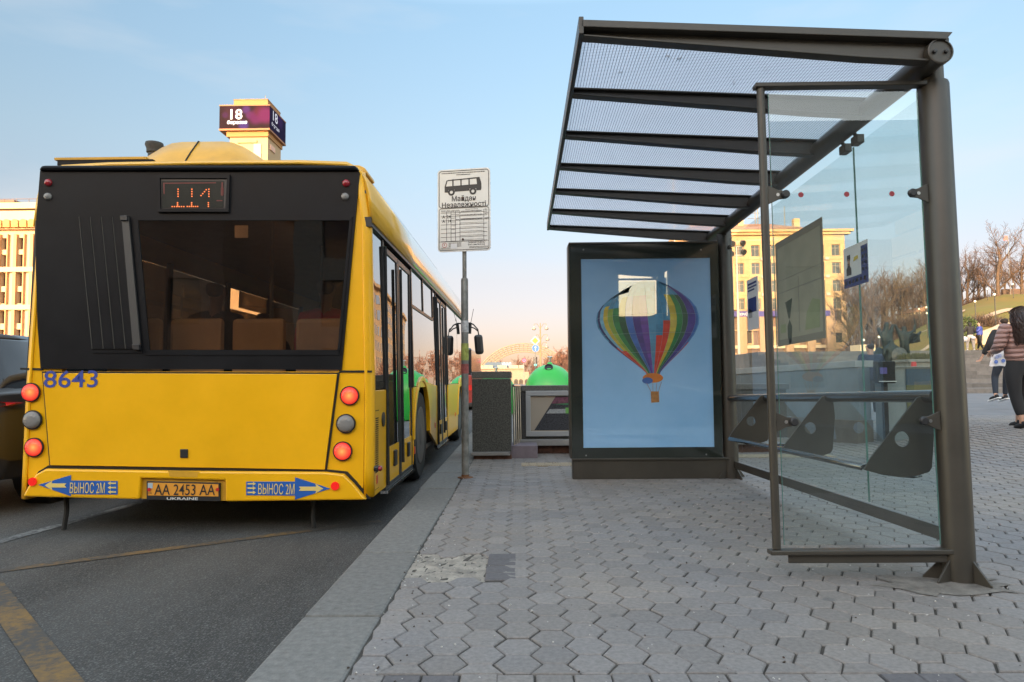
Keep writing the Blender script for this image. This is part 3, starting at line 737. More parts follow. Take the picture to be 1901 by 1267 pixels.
g = MB(); g.lathe([(.055, 0), (.055, .008), (.04, .01)], sp(5.36, .62, 0), 16, Vector((1, 0, 0)).to_track_quat('Z', 'Y').to_matrix()); g.build('filler_cap', M_BLK, bus, smooth=40)
g = MB()
side_poly(g, arch(7.52, .33, .63)+arch(7.52, .33, .575)[::-1], .012, .05); g.build('wheel_arch', M_YEL, bus, bevel=.008); g = MB(); side_poly(g, arch(12.4, .33, .63)+arch(12.4, .33, .575)[::-1], .012, .05)
g.build('wheel_arch', M_YEL, bus, bevel=.008)
# cove and roof
prof = [(-1.082, 2.06), (-1.10, 2.25), (-1.125, 2.36), (-1.17, 2.44), (-1.26, 2.485), (-1.6, 2.50), (-2.3, 2.505)]
prof = prof + [(mir(x), z) for x, z in prof[-2::-1]]
g = MB(); g.loft([[(x, y, z) for x, z in prof] for y in (5.02, 7, 9, 11, 13.4)] + [[(lerp(x, -2.3, .03), 13.7, z-.06*(z > 2.3)) for x, z in prof]])
g.build('roof', mat('glossy_roof_yellow', (.72, .40, .03), .18, coat=1.0, var=.08, scale=1.5), bus, smooth=40, thick=.03)
g = MB(); rp_poly(g, [(100, 316), (104, 300), (270, 296), (300, 296), (400, 296), (520, 293), (660, 298), (672, 303), (678, 316)], -.10, .28); g.build('roof_edge', M_YELD, bus, bevel=.02)
g = MB(); c0 = PY(108, 303, 5.09); c1 = PY(264, 297, 5.09); g.box(c0.x+.02, c1.x+.1, 5.05, 5.09, c0.z-.03, c0.z+.008); g.mat(1); g.box(c0.x, c1.x+.05, 5.045, 5.12, c0.z+.0085, c0.z+.026); g.build('roof_grille', [M_MASK, M_YELD], bus)
pc = PY(385, 272, 5.55); rows = []
for k in range(15):
    y = 5.12+k*.13; hh = (pc.z-2.49)*sstep(0, 3, k+.6)*(1-.35*sstep(8, 14, k)); rows.append([])
    for q in range(21):
        t = q/20*2-1; x = PY(388, 300, 5.5).x + t*.80
        rows[-1].append((x, y, 2.485 + hh*(1-sstep(.22, 1.0, abs(t)))))
g = MB(); g.loft(rows); g.add([Vector(p) for p in rows[0]]+[Vector((p[0], p[1]-.002, 2.44)) for p in rows[0]], [(q, 21+q, 22+q, q+1) for q in range(20)])
g.build('roof_pod', M_YELD, bus, smooth=85)
g = MB(); pm = [r_[10] for r_ in rows]; g.tube([Vector((p[0]-.03, p[1]-.004, p[2]+.001)) for p in pm], .006, 5); g.build('pod_seam', M_SEAM, bus)
ex = PY(286, 300, 5.9); et = PY(286, 266, 5.9)
g = MB(); g.lathe([(.05, -.15), (.05, .07), (.062, .075), (.062, et.z-ex.z-.05), (.075, et.z-ex.z-.02), (.070, et.z-ex.z), (.05, et.z-ex.z), (.05, .1)], ex, 18); g.build('exhaust_pipe', mat('sooty_metal', (.035, .033, .032), .6, var=.4), bus, smooth=40)
g = MB()
for y in (5.4, 6.6, 7.8, 9.0): g.tube([(-1.20, y, 2.47), (-1.20, y, 2.515), (-1.20, y+1.1, 2.515), (-1.20, y+1.1, 2.47)], .012, 6)
g.build('roof_rail', M_BLK, bus)
for y in (8.2, 10.6):
    g = MB(); g.lathe([(.06 if y < 9 else .025, 0), (.055 if y < 9 else .02, .01)], (-1.118, y, 2.30 if y < 9 else 2.16), 14, Vector((1, 0, .25)).to_track_quat('Z', 'Y').to_matrix()); g.build('vent_cap', M_MASK, bus)
# front end, floor, interior
g = MB(); g.box(BX0+.02, BX1-.02, 13.70, 13.80, -.0, .95); g.box(BX0+.06, BX1-.06, 13.70, 13.80, 2.0, 2.44); g.build('front_panel', M_YEL, bus, bevel=.04)
g = MB(); g.box(BX0+.06, BX1-.06, 13.74, 13.755, .95, 2.0); g.build('windscreen', M_BWIN, bus)
g = MB(); g.box(BX0+.05, BX1-.05, 5.05, 13.65, .12, .17); g.box(BX0+.06, BX1-.06, 5.10, 6.3, .17, .72)
g.box(BX0+.05, BX1-.06, 5.02, 13.6, 2.28, 2.30)
for y in (5.6, 7.0, 8.8, 10.3, 12): g.tube([(-2.0, y, .17), (-2.0, y, 2.28)], .018, 6)
g.build('interior', M_INT, bus)
g = MB(); g.box(-3.4, -1.2, 5.9, 13.5, .09, .12); g.box(-3.2, -1.65, 5.75, 8.8, -.01, .09); g.build('underbody', M_RUB, bus)  # second, lower box added out of sight to darken the road underneath
def seat(px0, px1, name='passenger_seat'):
    a, b = PY(px0, 592, 5.40), PY(px1, 592, 5.40)
    g = MB(); g.box(a.x, b.x, 5.38, 5.46, .72, a.z); g.box(a.x, b.x, 5.46, 5.85, .72, .92); return g.build(name, M_SEAT, bus, bevel=.035)
seat(316, 414); seat(431, 529); seat(549, 646); seat(200, 300)
for k, y in enumerate((6.6, 7.6, 8.7, 10.6, 11.6)):
    for xx in (-3.35, -2.9, -1.62):
        if k == 2 and xx > -2: continue
        g = MB(); g.box(xx, xx+.40, y, y+.07, .55, 1.24); g.box(xx, xx+.40, y+.07, y+.45, .5, .62); g.build('passenger_seat', mat('blue_seat', (.10, .09, .10), .8), bus, bevel=.03)
# wheels
for y in (7.52, 12.4):
    g = MB(); A_ = arch(y, .33, .60, 18); g.loft([[(x, a, max(z, -.0)) for a, z in [(y-.60, 0.0)]+A_+[(y+.60, 0.0)]] for x in (-1.09, -1.62)])
    g.add([(-1.62, a, z) for a, z in A_], [tuple(range(len(A_)))]); g.build('wheel_housing', M_RUB, bus)
for x in (-1.095, -3.505):
    for y in (7.58, 12.44):
        g = MB(); M = Vector((1 if x > -2 else -1, 0, 0)).to_track_quat('Z', 'Y').to_matrix()
        g.lathe([(.29, -.24), (.44, -.25), (.475, -.21), (.480, -.12), (.475, -.02), (.44, .02), (.30, .015)], (x, y, .33), 40, M); wh = g.build('wheel', M_RUB, bus, smooth=40)
        g = MB(); g.lathe([(.30, .02), (.305, .0), (.27, -.02), (.20, -.06), (.14, -.05), (.12, .02), (.08, .03), (.02, .03)], (x, y, .33), 32, M)
        for k in range(8): g.lathe([(.014, 0), (.014, .02)], Vector((x, y, .33))+M @ Vector((.17*cos(k*pi/4), .17*sin(k*pi/4), -.05)), 6, M)
        g.build('rim', mat('dusty_rim', (.10, .10, .10), .55, metal=.3, var=.25), wh, smooth=40)
# mirror on its arms
cm = PY(889, 640, 13.4)
g = MB(); g.obox(cm, (.165, .10, .38), Euler((0, -.08, 0))); mr_ = g.build('mirror', M_BLK, bus, bevel=.05)
g = MB(); a = PY(873, 600, 13.5); g.tube([(a.x-.1, 13.6, a.z), a, PY(879, 603, 13.45), PY(887, 612, 13.4), PY(889, 624, 13.4)], .014, 6); g.tube([PY(873, 607, 13.5), PY(881, 610, 13.45), PY(887, 615, 13.4)], .012, 6)
g.tube([a, PY(872, 620, 13.5)], .03, 8); g.tube([PY(873, 605, 13.5), PY(877, 585, 13.5), PY(879, 574, 13.5)], .005, 5); g.build('mirror_arm', M_BLK, bus)
# hanging earth straps
def strap(px, y0, y1, bend):
    g = MB(); pts = []
    for k in range(9):
        t = k/8; p = PY(px+bend*sin(t*4.2)*6, lerp(y0, y1, t), 5.12); pts.append(p)
    g.tube(pts, .017, 6); g.build('earth_strap', M_RUB, bus)
strap(584, 926, 1010, -.45); strap(121, 918, 985, .5)

# passengers seen through the rear window are built with the other people, further down

# ================================================================== SHELTER
sh = thing('bus_shelter', 'brown steel and glass bus shelter with a ribbed roof over the pavement', 'bus shelter', (1.96, 3.22, 0))
M_SGL = glass('shelter_glass', (.93, .96, .955), film=(.42, .50, .55), filmw=.018, boost=1.1, refl0=.0)
M_SGLE = glass('shelter_glass_dusty', (.90, .945, .94), film=(.50, .54, .56), filmw=.014, boost=1.2, refl0=.035)
PXN, PYN, PYF = 1.965, 3.22, 6.50
for k, y in enumerate((PYN, PYF)):
    xx = PXN if k == 0 else PXN-.035
    g = MB(); g.lathe([(.068, -.02), (.068, 2.285), (.064, 2.30), (.048, 2.302), (.048, 2.42)], (xx, y, (0 if k == 0 else .065)), 28); p_ = g.build('post', M_SHEL, sh, smooth=35)
    for a in (.35, -1.2, 2.75, -2.75):
        g = MB(); d = Vector((cos(a), sin(a), 0)); b0 = Vector((xx, y, (0 if k == 0 else .068)))
        g.prism([b0+d*.06+Vector((0, 0, -.01)), b0+d*.145+Vector((0, 0, -.01)), b0+d*.145+Vector((0, 0, .012)), b0+d*.066+Vector((0, 0, .10))], Vector((-d.y, d.x, 0))*.010)
        g.build('foot_gusset', M_SHEL, p_, bevel=.002)
# roof tube
BZ = 2.375; BXX = 1.905
g = MB(); g.tube([(BXX, 3.06, BZ), (BXX, 6.92, BZ)], .056, 26); bm = g.build('roof_tube', M_SHEL, sh, smooth=35)
g = MB(); M = Vector((0, -1, 0)).to_track_quat('Z', 'Y').to_matrix()
g.lathe([(.058, -.02), (.058, .012), (.052, .014), (.050, .006), (.005, .006)], (BXX, 3.06, BZ), 28, M); cp = g.build('end_cap', M_SHEL, bm, smooth=30)
for dx in (-.026, .026): g = MB(); g.lathe([(.009, .0), (.009, .012), (.004, .013)], (BXX+dx, 3.054, BZ), 12, M); g.build('bolt', M_BLK, cp, smooth=30)
# roof: ribs, edges, translucent sheets
RL, RR, RYN, RYF = .29, 1.96, 3.06, 6.86
def rz(x): return lerp(2.52, 2.438, (x-RL)/(RR-RL))
for k in range(7):
    y = lerp(3.085, RYF-.03, k/6)
    g = MB(); d0, d1 = .035, .095
    g.prism([(RL+.01, y, rz(RL)-.005), (BXX-.03, y, rz(BXX)-.005), (BXX-.03, y, rz(BXX)-d1), (BXX-.35, y, rz(BXX-.35)-d1*.95), (RL+.01, y, rz(RL)-d0)], (0, .012, 0))
    g.prism([(RL+.01, y-.024, rz(RL)-d0), (BXX-.35, y-.024, rz(BXX-.35)-d1*.95), (BXX-.03, y-.024, rz(BXX)-d1), (BXX-.03, y-.024, rz(BXX)-d1-.010), (BXX-.35, y-.024, rz(BXX-.35)-d1*.95-.010), (RL+.01, y-.024, rz(RL)-d0-.010)], (0, .06, 0))
    g.prism([(RL+.01, y-.024, rz(RL)-.004), (BXX-.0, y-.024, rz(BXX)-.004), (BXX-.0, y-.024, rz(BXX)-.014), (RL+.01, y-.024, rz(RL)-.014)], (0, .06, 0))
    g.build('rib', M_SHEL, sh, bevel=.003)
g = MB()
g.prism([(RL, RYN-.02, rz(RL)+.022), (RR, RYN-.02, rz(RR)+.022), (RR-.03, RYN-.02, rz(RR)-.012), (RL, RYN-.02, rz(RL)-.012)], (0, .03, 0))
g.prism([(RL, RYF, rz(RL)+.016), (RR, RYF, rz(RR)+.016), (RR, RYF, rz(RR)-.012), (RL, RYF, rz(RL)-.012)], (0, .02, 0))
g.box(RL-.010, RL+.012, RYN-.02, RYF+.02, rz(RL)-.045, rz(RL)+.036)
g.box(RR-.02, RR+.0, RYN+.01, RYF, rz(RR)-.02, rz(RR)+.012)
g.build('roof_frame', M_SHEL, sh, bevel=.003)
# perforated roof sheet: real light passes between the dots of the grid
m = bpy.data.materials.new('roof_sheet_grid'); m.use_nodes = True; n, l = m.node_tree.nodes, m.node_tree.links
for x_n in list(n): n.remove(x_n)
out = n.new('ShaderNodeOutputMaterial'); tcx = n.new('ShaderNodeTexCoord'); sx = n.new('ShaderNodeSeparateXYZ'); l.new(tcx.outputs['Object'], sx.inputs[0])
def saw(sock, per, wid):
    a = n.new('ShaderNodeMath'); a.operation = 'PINGPONG'; a.inputs[1].default_value = per/2; l.new(sock, a.inputs[0])
    b = n.new('ShaderNodeMath'); b.operation = 'LESS_THAN'; b.inputs[1].default_value = wid; l.new(a.outputs[0], b.inputs[0]); return b.outputs[0]
gx, gy = saw(sx.outputs[0], .0155, .0010), saw(sx.outputs[1], .0155, .0009)
mxm = n.new('ShaderNodeMath'); mxm.operation = 'MAXIMUM'; l.new(gx, mxm.inputs[0]); l.new(gy, mxm.inputs[1])
t1 = n.new('ShaderNodeBsdfTransparent'); t1.inputs[0].default_value = (.93, .93, .95, 1)
d1_ = n.new('ShaderNodeBsdfTranslucent'); d1_.inputs[0].default_value = (.75, .75, .80, 1)
mA = n.new('ShaderNodeMixShader'); mA.inputs[0].default_value = .36; l.new(t1.outputs[0], mA.inputs[1]); l.new(d1_.outputs[0], mA.inputs[2])
dk = n.new('ShaderNodeBsdfDiffuse'); dk.inputs[0].default_value = (.015, .015, .017, 1)
mB = n.new('ShaderNodeMixShader'); l.new(mxm.outputs[0], mB.inputs[0]); l.new(mA.outputs[0], mB.inputs[1]); l.new(dk.outputs[0], mB.inputs[2]); l.new(mB.outputs[0], out.inputs[0])
g = MB(); g.prism([(RL+.013, RYN+.0, rz(RL)+.004), (RR-.021, RYN+.0, rz(RR)+.004), (RR-.021, RYN+.0, rz(RR)+.0), (RL+.013, RYN+.0, rz(RL)+.0)], (0, RYF-RYN, 0))
g.build('roof_sheet', m, sh)
g = MB(); rs = random.Random(21)
for k in range(16):
    x, y = rs.uniform(.5, 1.8), rs.uniform(3.2, 6.6); L = rs.uniform(.01, .03)
    g.obox((x, y, rz(x)+.008), (L, .007, .004), Euler((0, 0, rs.uniform(0, 3))))
g.build('leaf_litter', M_SEAM, sh)
# end panel: thin tube, bars, pane, clamps, dots
TX = 1.145
g = MB(); g.tube([(TX, 3.20, .15), (TX, 3.20, 2.285)], .0185, 16); g.build('upright', M_SHEL, sh, smooth=35)
g = MB(); g.box(TX-.03, 1.915, 3.175, 3.225, 2.277, 2.299); g.build('top_bar', M_SHEL, sh, bevel=.004)
g = MB(); g.box(TX-.035, 1.925, 3.172, 3.228, .125, .146); g.box(TX+.05, 1.905, 3.195, 3.205, .085, .125); g.build('bottom_bar', M_SHEL, sh, bevel=.004)
def sheet(x0, x1, y0, y1, z0, z1, m=M_SGL, name='glass_panel'):
    g = MB(); g.box(x0, x1, y0, y1, z0, z1); o = g.build(name, m, sh)
    return o
ep = sheet(TX+.035, 1.875, 3.196, 3.204, .165, 2.255, M_SGLE)
g = MB(); M_EDGE = mat('glass_edge', (.10, .22, .19), .2)
g.box(TX+.0335, TX+.035, 3.196, 3.204, .165, 2.255); g.box(1.875, 1.8765, 3.196, 3.204, .165, 2.255); g.build('edge', M_EDGE, ep)
for z in (1.765, .715):
    for x, s in ((1.90, -1), (TX+.015, 1)):
        g = MB()
        pl = [(x, 3.19, z+.045), (x+s*.05, 3.19, z+.022), (x+s*.085, 3.19, z+.018), (x+s*.095, 3.19, z), (x+s*.085, 3.19, z-.018), (x+s*.05, 3.19, z-.022), (x, 3.19, z-.045)]
        g.prism(pl, (0, .006, 0)); cl_ = g.build('clamp', M_SHEL, sh, bevel=.002)
        g = MB(); g.lathe([(.019, 0), (.019, .014), (.014, .018)], (x+s*.078, 3.19, z), 16, M); g.build('bolt', M_BLK, cl_, smooth=35)
        g = MB(); g.lathe([(.008, 0), (.008, .001)], (x+s*.045, 3.1895, z), 12, M); g.build('hole', M_STEEL, cl_)
for px in (1493, 1579, 1664):
    p = PY(px, 366, 3.195); g = MB(); disc(g, (p.x, 3.1955, 1.765), (0, -1, 0), .0125, .001, 16); g.build('warning_dot', mat('maroon_dot', (.25, .02, .03), .5), sh)
# back wall: two panes, foot rail
GX = 1.955
g = MB(); g.box(GX-.012, GX+.012, 3.29, 6.44, .158, .222); g.build('foot_rail', M_SHEL, sh, bevel=.003)
for a, b in ((3.30, 3.985), (4.0, 6.42)):
    o = sheet(GX-.004, GX+.004, a, b, .232, 2.27)
g = MB()
for y in (3.9935,): g.box(GX-.0042, GX+.0042, y-.003, y+.003, .232, 2.27)
g.build('glass_joint', M_EDGE, sh)
for y in (3.92, 4.07):
    g = MB(); g.obox((GX-.01, y, 2.285), (.045, .075, .05)); g.tube([(GX-.01, y, 2.30), (BXX, y, 2.36)], .012, 8); g.build('glass_hanger', M_SHEL, sh, bevel=.014)
g = MB(); g.obox((GX-.02, 6.36, 2.18), (.03, .06, .035)); g.build('glass_hanger', M_SHEL, sh, bevel=.008)
# leaning bench
M_POL = mat('polished_dark_steel', (.20, .20, .20), .22, metal=.9, var=.2, scale=3, rvar=.08)
g = MB(); g.tube([(1.925, 3.26, .826), (1.925, 6.52, .795)], .030, 18); g.build('back_rail', M_POL, sh, smooth=35)
seat_rows = []
for y in (3.36, 3.9, 4.4, 4.95, 5.48):
    seat_rows.append([(1.612, y, .478), (1.612, y, .498), (1.622, y, .506), (1.66, y, .500), (1.72, y, .472), (1.79, y, .452), (1.86, y, .446), (1.90, y, .452)])
g = MB(); g.loft(seat_rows); g.build('seat', M_POL, sh, smooth=60, thick=.008)
for y in (3.33, 4.38, 5.50):
    out_ = [(1.605, .485), (1.625, .508), (1.885, .825), (1.945, .835), (1.955, .70), (1.93, .475), (1.86, .452), (1.78, .448), (1.70, .458)]
    hole_c, hr = (1.80, .625), .036
    # plate with a real round hole: ring of quads between the outline and the hole
    nO = 48; ring_o, ring_i = [], []
    for k in range(nO):
        a = 2*pi*k/nO; d = Vector((cos(a), sin(a)))
        best = 9
        for i in range(len(out_)):
            p, q = Vector(out_[i]), Vector(out_[(i+1) % len(out_)]); c = Vector(hole_c); e_ = q-p
            den = d.x*e_.y-d.y*e_.x
            if abs(den) < 1e-9: continue
            t = ((p-c).x*e_.y-(p-c).y*e_.x)/den; u = ((p-c).x*d.y-(p-c).y*d.x)/den
            if t > 0 and -1e-6 <= u <= 1+1e-6: best = min(best, t)
        ring_o.append((hole_c[0]+d.x*best, hole_c[1]+d.y*best)); ring_i.append((hole_c[0]+d.x*hr, hole_c[1]+d.y*hr))
    g = MB(); vs_ = []
    for yy in (y, y+.012): vs_ += [(p[0], yy, p[1]) for p in ring_o] + [(p[0], yy, p[1]) for p in ring_i]
    fs = []
    for k in range(nO):
        j = (k+1) % nO
        fs += [(k, nO+k, nO+j, j), (2*nO+k, 2*nO+j, 3*nO+j, 3*nO+k), (k, j, 2*nO+j, 2*nO+k), (nO+k, 3*nO+k, 3*nO+j, nO+j)]
    g.add(vs_, fs); g.build('bench_bracket', M_SHEL, sh)
g = MB(); g.obox((1.955, 3.45, .70), (.03, .12, .09)); g.build('rail_bracket', M_SHEL, sh, bevel=.01)
sh.rotation_euler = (-.0208, 0, 0)

# notices stuck on the back glass
def notice(name, label, cat, ya, yb, za, zb, mats, deco, tilt=0.0):
    t = thing(name, label, cat, (GX-.006, ya, za))
    fy = lambda y, z: (GX-.006, y, z - .0208*(y-3.22))
    g = MB(); g.prism([fy(ya, za), fy(yb, za), fy(yb, zb), fy(ya, zb)], (-.003, 0, 0)); g.build('sheet', mats[0], t)
    for nm, m_, polys in deco:
        g = MB()
        for pl in polys: g.prism([Vector(fy(lerp(ya, yb, u), lerp(za, zb, v)))+Vector((-.0035, 0, 0)) for u, v in pl], (-.0012, 0, 0))
        g.build(nm, m_, t)
    return t
def rect(u0, v0, u1, v1): return [(u0, v0), (u1, v0), (u1, v1), (u0, v1)]
M_PAPER = mat('faded_map_paper', (.30, .285, .22), .8, var=.10, scale=5)
mp_ = notice('route_map', 'large faded grey-beige map on the back glass of the shelter', 'map', 5.29, 4.47, 1.19, 1.97,
   [M_PAPER], [('border', mat('map_border', (.20, .185, .15), .8), [rect(0, 0, 1, .06), rect(0, .94, 1, 1), rect(0, .06, .035, .94), rect(.965, .06, 1, .94)]),
     ('park_area', mat('map_green', (.24, .27, .15), .8, var=.1), [[(.62, .1), (.9, .1), (.92, .33), (.78, .36), (.66, .25)], rect(.08, .12, .2, .2)]),
     ('arrow_mark', mat('map_dark_green', (.05, .065, .045), .8), [[(.20, .40), (.36, .42), (.30, .24), (.27, .24)], [(.29, .23), (.34, .16), (.32, .02), (.28, .0), (.24, .08), (.24, .17)]]),
     ('street_line', mat('map_line', (.22, .21, .18), .8), [rect(.04, .62, .96, .625), rect(.04, .5, .96, .508), rect(.5, .1, .508, .6)])])
M_PNAVY = mat('navy_ink', (.02, .035, .16), .6); M_PW = mat('notice_white', (.62, .63, .66), .6)
notice('notice', 'small white notice with a blue picture beside the far post', 'notice', 5.98, 5.71, 1.37, 1.80, [M_PW],
   [('picture', M_PNAVY, [rect(.1, .34, .85, .62), rect(.1, .88, .9, .92), rect(.1, .82, .9, .85), rect(.1, .76, .7, .79)]), ('figure', mat('notice_grey', (.3, .3, .32), .6), [rect(.15, .24, .45, .4)])])
notice('notice', 'white notice with portrait and a navy border of round icons', 'notice', 4.19, 3.90, 1.46, 1.70, [M_PW],
   [('border', M_PNAVY, [rect(0, 0, 1, .24), rect(.74, .24, 1, .9)]), ('portrait', mat('portrait_dark', (.03, .025, .03), .7), [[(.12, .3), (.32, .3), (.32, .46), (.27, .52), (.27, .6), (.17, .6), (.17, .52), (.12, .46)], rect(.16, .66, .29, .8)]),
    ('face', mat('portrait_skin', (.45, .27, .18), .7), [rect(.175, .54, .275, .7)]), ('mark', mat('mustard', (.55, .42, .06), .6), [[(.42, .6), (.62, .64), (.60, .72), (.45, .7)]]),
    ('icon', M_PW, [rect(.05+k*.155, .08, .14+k*.155, .17) for k in range(6)] + [rect(.78, .30+k*.15, .85, .38+k*.15) for k in range(4)] + [rect(.90, .30+k*.15, .97, .38+k*.15) for k in range(4)])])

# ================================================================== LIGHT BOX WITH THE BALLOON POSTER
lb = thing('poster_case', 'dark framed poster case showing a rainbow hot-air balloon', 'poster case', (1.18, 6.52, 0))
LX0, LX1, LY = .468, 1.845, 6.46
M_LBF = mat('dark_green_frame', (.016, .021, .017), .12, coat=.8, var=.1)
zt, zb_ = 2.165, .19
px0, px1, pz0, pz1 = PY(1080, 600, LY).x, PY(1321, 600, LY).x, PY(1200, 831, LY).z, PY(1200, 480, LY).z
g = MB()
g.box(LX0, px0, LY, LY+.16, zb_, zt); g.box(px1, LX1, LY, LY+.16, zb_, zt); g.box(px0, px1, LY, LY+.16, zb_, pz0); g.box(px0, px1, LY, LY+.16, pz1, zt); g.box(px0, px1, LY+.02, LY+.16, pz0, pz1)
g.build('case', M_LBF, lb)
g = MB(); g.box(LX0-.006, LX1, LY-.008, LY+.168, zt, zt+.018); g.box(LX0-.014, LX0-.0005, LY-.002, LY+.168, zb_, zt); g.build('case_rim', M_SHEL, lb, bevel=.003)
g = MB(); g.box(LX0+.005, LX1+.03, LY+.0, LY+.14, .0, .172); g.box(LX0, LX1+.05, LY-.015, LY+.15, .172, .1895); g.build('apron', M_SHEL, lb, bevel=.004)
for px, py in ((1083, 464), (1301, 464), (1088, 846), (1311, 844)): g = MB(); p = PY(px, py, LY); g.lathe([(.008, 0), (.008, .004)], (p.x, LY, p.z), 12, M); g.build('screw', M_CHROME, lb)
PAL0 = dict(teal=(.06, .22, .36), navy=(.02, .03, .12), lightblue=(.16, .34, .46), yellow=(.42, .34, .05), lime=(.22, .32, .06), green=(.03, .18, .07), dkgreen=(.02, .09, .06), blue=(.05, .13, .36), purple=(.06, .04, .22), violet=(.12, .06, .28), red=(.46, .05, .035), sky=(.08, .22, .42), orange=(.5, .18, .04))
PAL0 = {k: tuple(c**1.15*1.08 for c in v) for k, v in PAL0.items()}
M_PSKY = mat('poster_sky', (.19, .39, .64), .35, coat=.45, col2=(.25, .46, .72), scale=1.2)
for m_ in [M_PSKY]+[mat('balloon_'+k, v, .3, coat=1.0, island=.16, var=.10, scale=22) for k, v in PAL0.items()]: q_ = m_.node_tree.nodes['Principled BSDF'].inputs; q_['Coat Weight'].default_value = 1.0; q_['Coat IOR'].default_value = 1.9; q_['Coat Roughness'].default_value = .015
n_, l_ = M_PSKY.node_tree.nodes, M_PSKY.node_tree.links; b_ = n_['Principled BSDF']; old = b_.inputs['Base Color'].links[0].from_socket     # poster sky is darker at the top and pales downward
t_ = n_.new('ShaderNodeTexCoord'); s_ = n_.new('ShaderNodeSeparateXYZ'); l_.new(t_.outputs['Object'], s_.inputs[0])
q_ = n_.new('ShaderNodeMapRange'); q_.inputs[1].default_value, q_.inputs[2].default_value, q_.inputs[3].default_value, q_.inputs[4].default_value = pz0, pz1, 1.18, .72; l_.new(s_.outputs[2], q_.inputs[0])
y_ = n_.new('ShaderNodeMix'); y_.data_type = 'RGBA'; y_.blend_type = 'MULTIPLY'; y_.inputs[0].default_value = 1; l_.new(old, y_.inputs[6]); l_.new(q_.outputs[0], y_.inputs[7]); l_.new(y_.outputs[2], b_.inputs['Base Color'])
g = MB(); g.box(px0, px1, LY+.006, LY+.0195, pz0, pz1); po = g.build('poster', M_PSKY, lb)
# the balloon, printed flat on the sheet
def BPt(px, py, d): p = PY(px, py, LY+.006); return Vector((p.x, LY+.006-d, p.z))
gore_cols = ['teal', 'navy', 'lightblue', 'yellow', 'lime', 'green', 'dkgreen', 'blue', 'purple', 'violet', 'teal', 'teal', 'red', 'yellow', 'green', 'dkgreen', 'purple', 'purple', 'blue', 'sky']
PAL = PAL0
names = list(PAL); bmats = [mat('balloon_'+k, v, .3, coat=1.0, island=.16, var=.10, scale=22) for k, v in PAL0.items()]
prof_b = [(0.0, .30), (.04, .50), (.10, .68), (.18, .85), (.27, .96), (.37, 1.0), (.47, .97), (.57, .87), (.67, .72), (.77, .53), (.87, .32), (.95, .16), (1.0, .11)]
NG = len(gore_cols); g = MB()
topc, botc = (1196, 521), (1213, 698)
def bpos(t, s):
    w_ = 0
    for (t0, w0), (t1, w1) in zip(prof_b, prof_b[1:]):
        if t0 <= t <= t1: w_ = lerp(w0, w1, (t-t0)/(t1-t0))
    sx_ = sin(s*pi/2)*.86+s*.14
    return lerp(topc[0], botc[0], t) + sx_*w_*96, lerp(topc[1], botc[1], t) - (1-abs(s))*0 + (1-t)*(s*s)*14*(1-t) + s*(-8)*(1-t)
NR = 26
for k in range(NG):
    s0, s1 = -1+2*k/NG, -1+2*(k+1)/NG
    for r_ in range(NR):
        t0, t1 = r_/NR, (r_+1)/NR; c_ = gore_cols[k]
        if k <= 2 and t0 > .60+.06*k: c_ = 'navy' if k == 0 else 'red'
        if k == 3 and t0 > .70: c_ = 'red'
        if k in (11, 12): c_ = 'red' if t0 > (.42 if k == 12 else .55) else 'teal'
        if k >= 18 and t0 > .62: c_ = 'red' if k == 19 else 'blue'
        if k < 6 and t0 < .16+.02*k: c_ = 'teal'
        if 6 <= k < 16 and t0 < .14: c_ = 'teal'
        g.mat(names.index(c_)); g.add([BPt(*bpos(t0, s0), .0012), BPt(*bpos(t1, s0), .0012), BPt(*bpos(t1, s1), .0012), BPt(*bpos(t0, s1), .0012)], [(0, 1, 2, 3)])
g.build('balloon_print', bmats, po)
g = MB()
for t in (.35, .55, .75):
    g.tube([BPt(*bpos(t, -.97+1.94*q/20), .0018) for q in range(21)], .0008, 4)
for k in (2, 4, 5, 7, 8, 10, 12, 13, 15, 16, 18): g.tube([BPt(*bpos(.05+.93*q/14, -1+2*k/NG), .0018) for q in range(15)], .0008, 4)
g.build('tape_line', mat('pale_tape', (.20, .27, .32), .5), po)
g = MB(); g.prism([BPt(1193+19*(1+cos(a))+0, 702+9*sin(a), .0026) for a in [2*pi*k/20 for k in range(20)]], (0, .001, 0)); g.build('balloon_mouth', mat('balloon_orange', PAL['orange'], .4), po)
g = MB(); g.prism([BPt(1192+10*(1+cos(a)), 707+6*sin(a), .0032) for a in [2*pi*k/16 for k in range(16)]], (0, .001, 0)); g.build('mouth_opening', mat('balloon_blue', PAL['blue']), po)
g = MB(); g.prism([BPt(*q, .0026) for q in ((1208, 727), (1223, 727), (1224, 747), (1209, 748))], (0, .001, 0))
for a, b in (((1200, 711), (1209, 728)), ((1228, 709), (1222, 728)), ((1212, 712), (1212, 728)), ((1219, 712), (1218, 728))): g.tube([BPt(*a, .0025), BPt(*b, .0025)], .002, 4)
g.build('basket_print', mat('basket_brown', (.30, .14, .045), .6, var=.3, scale=40), po)

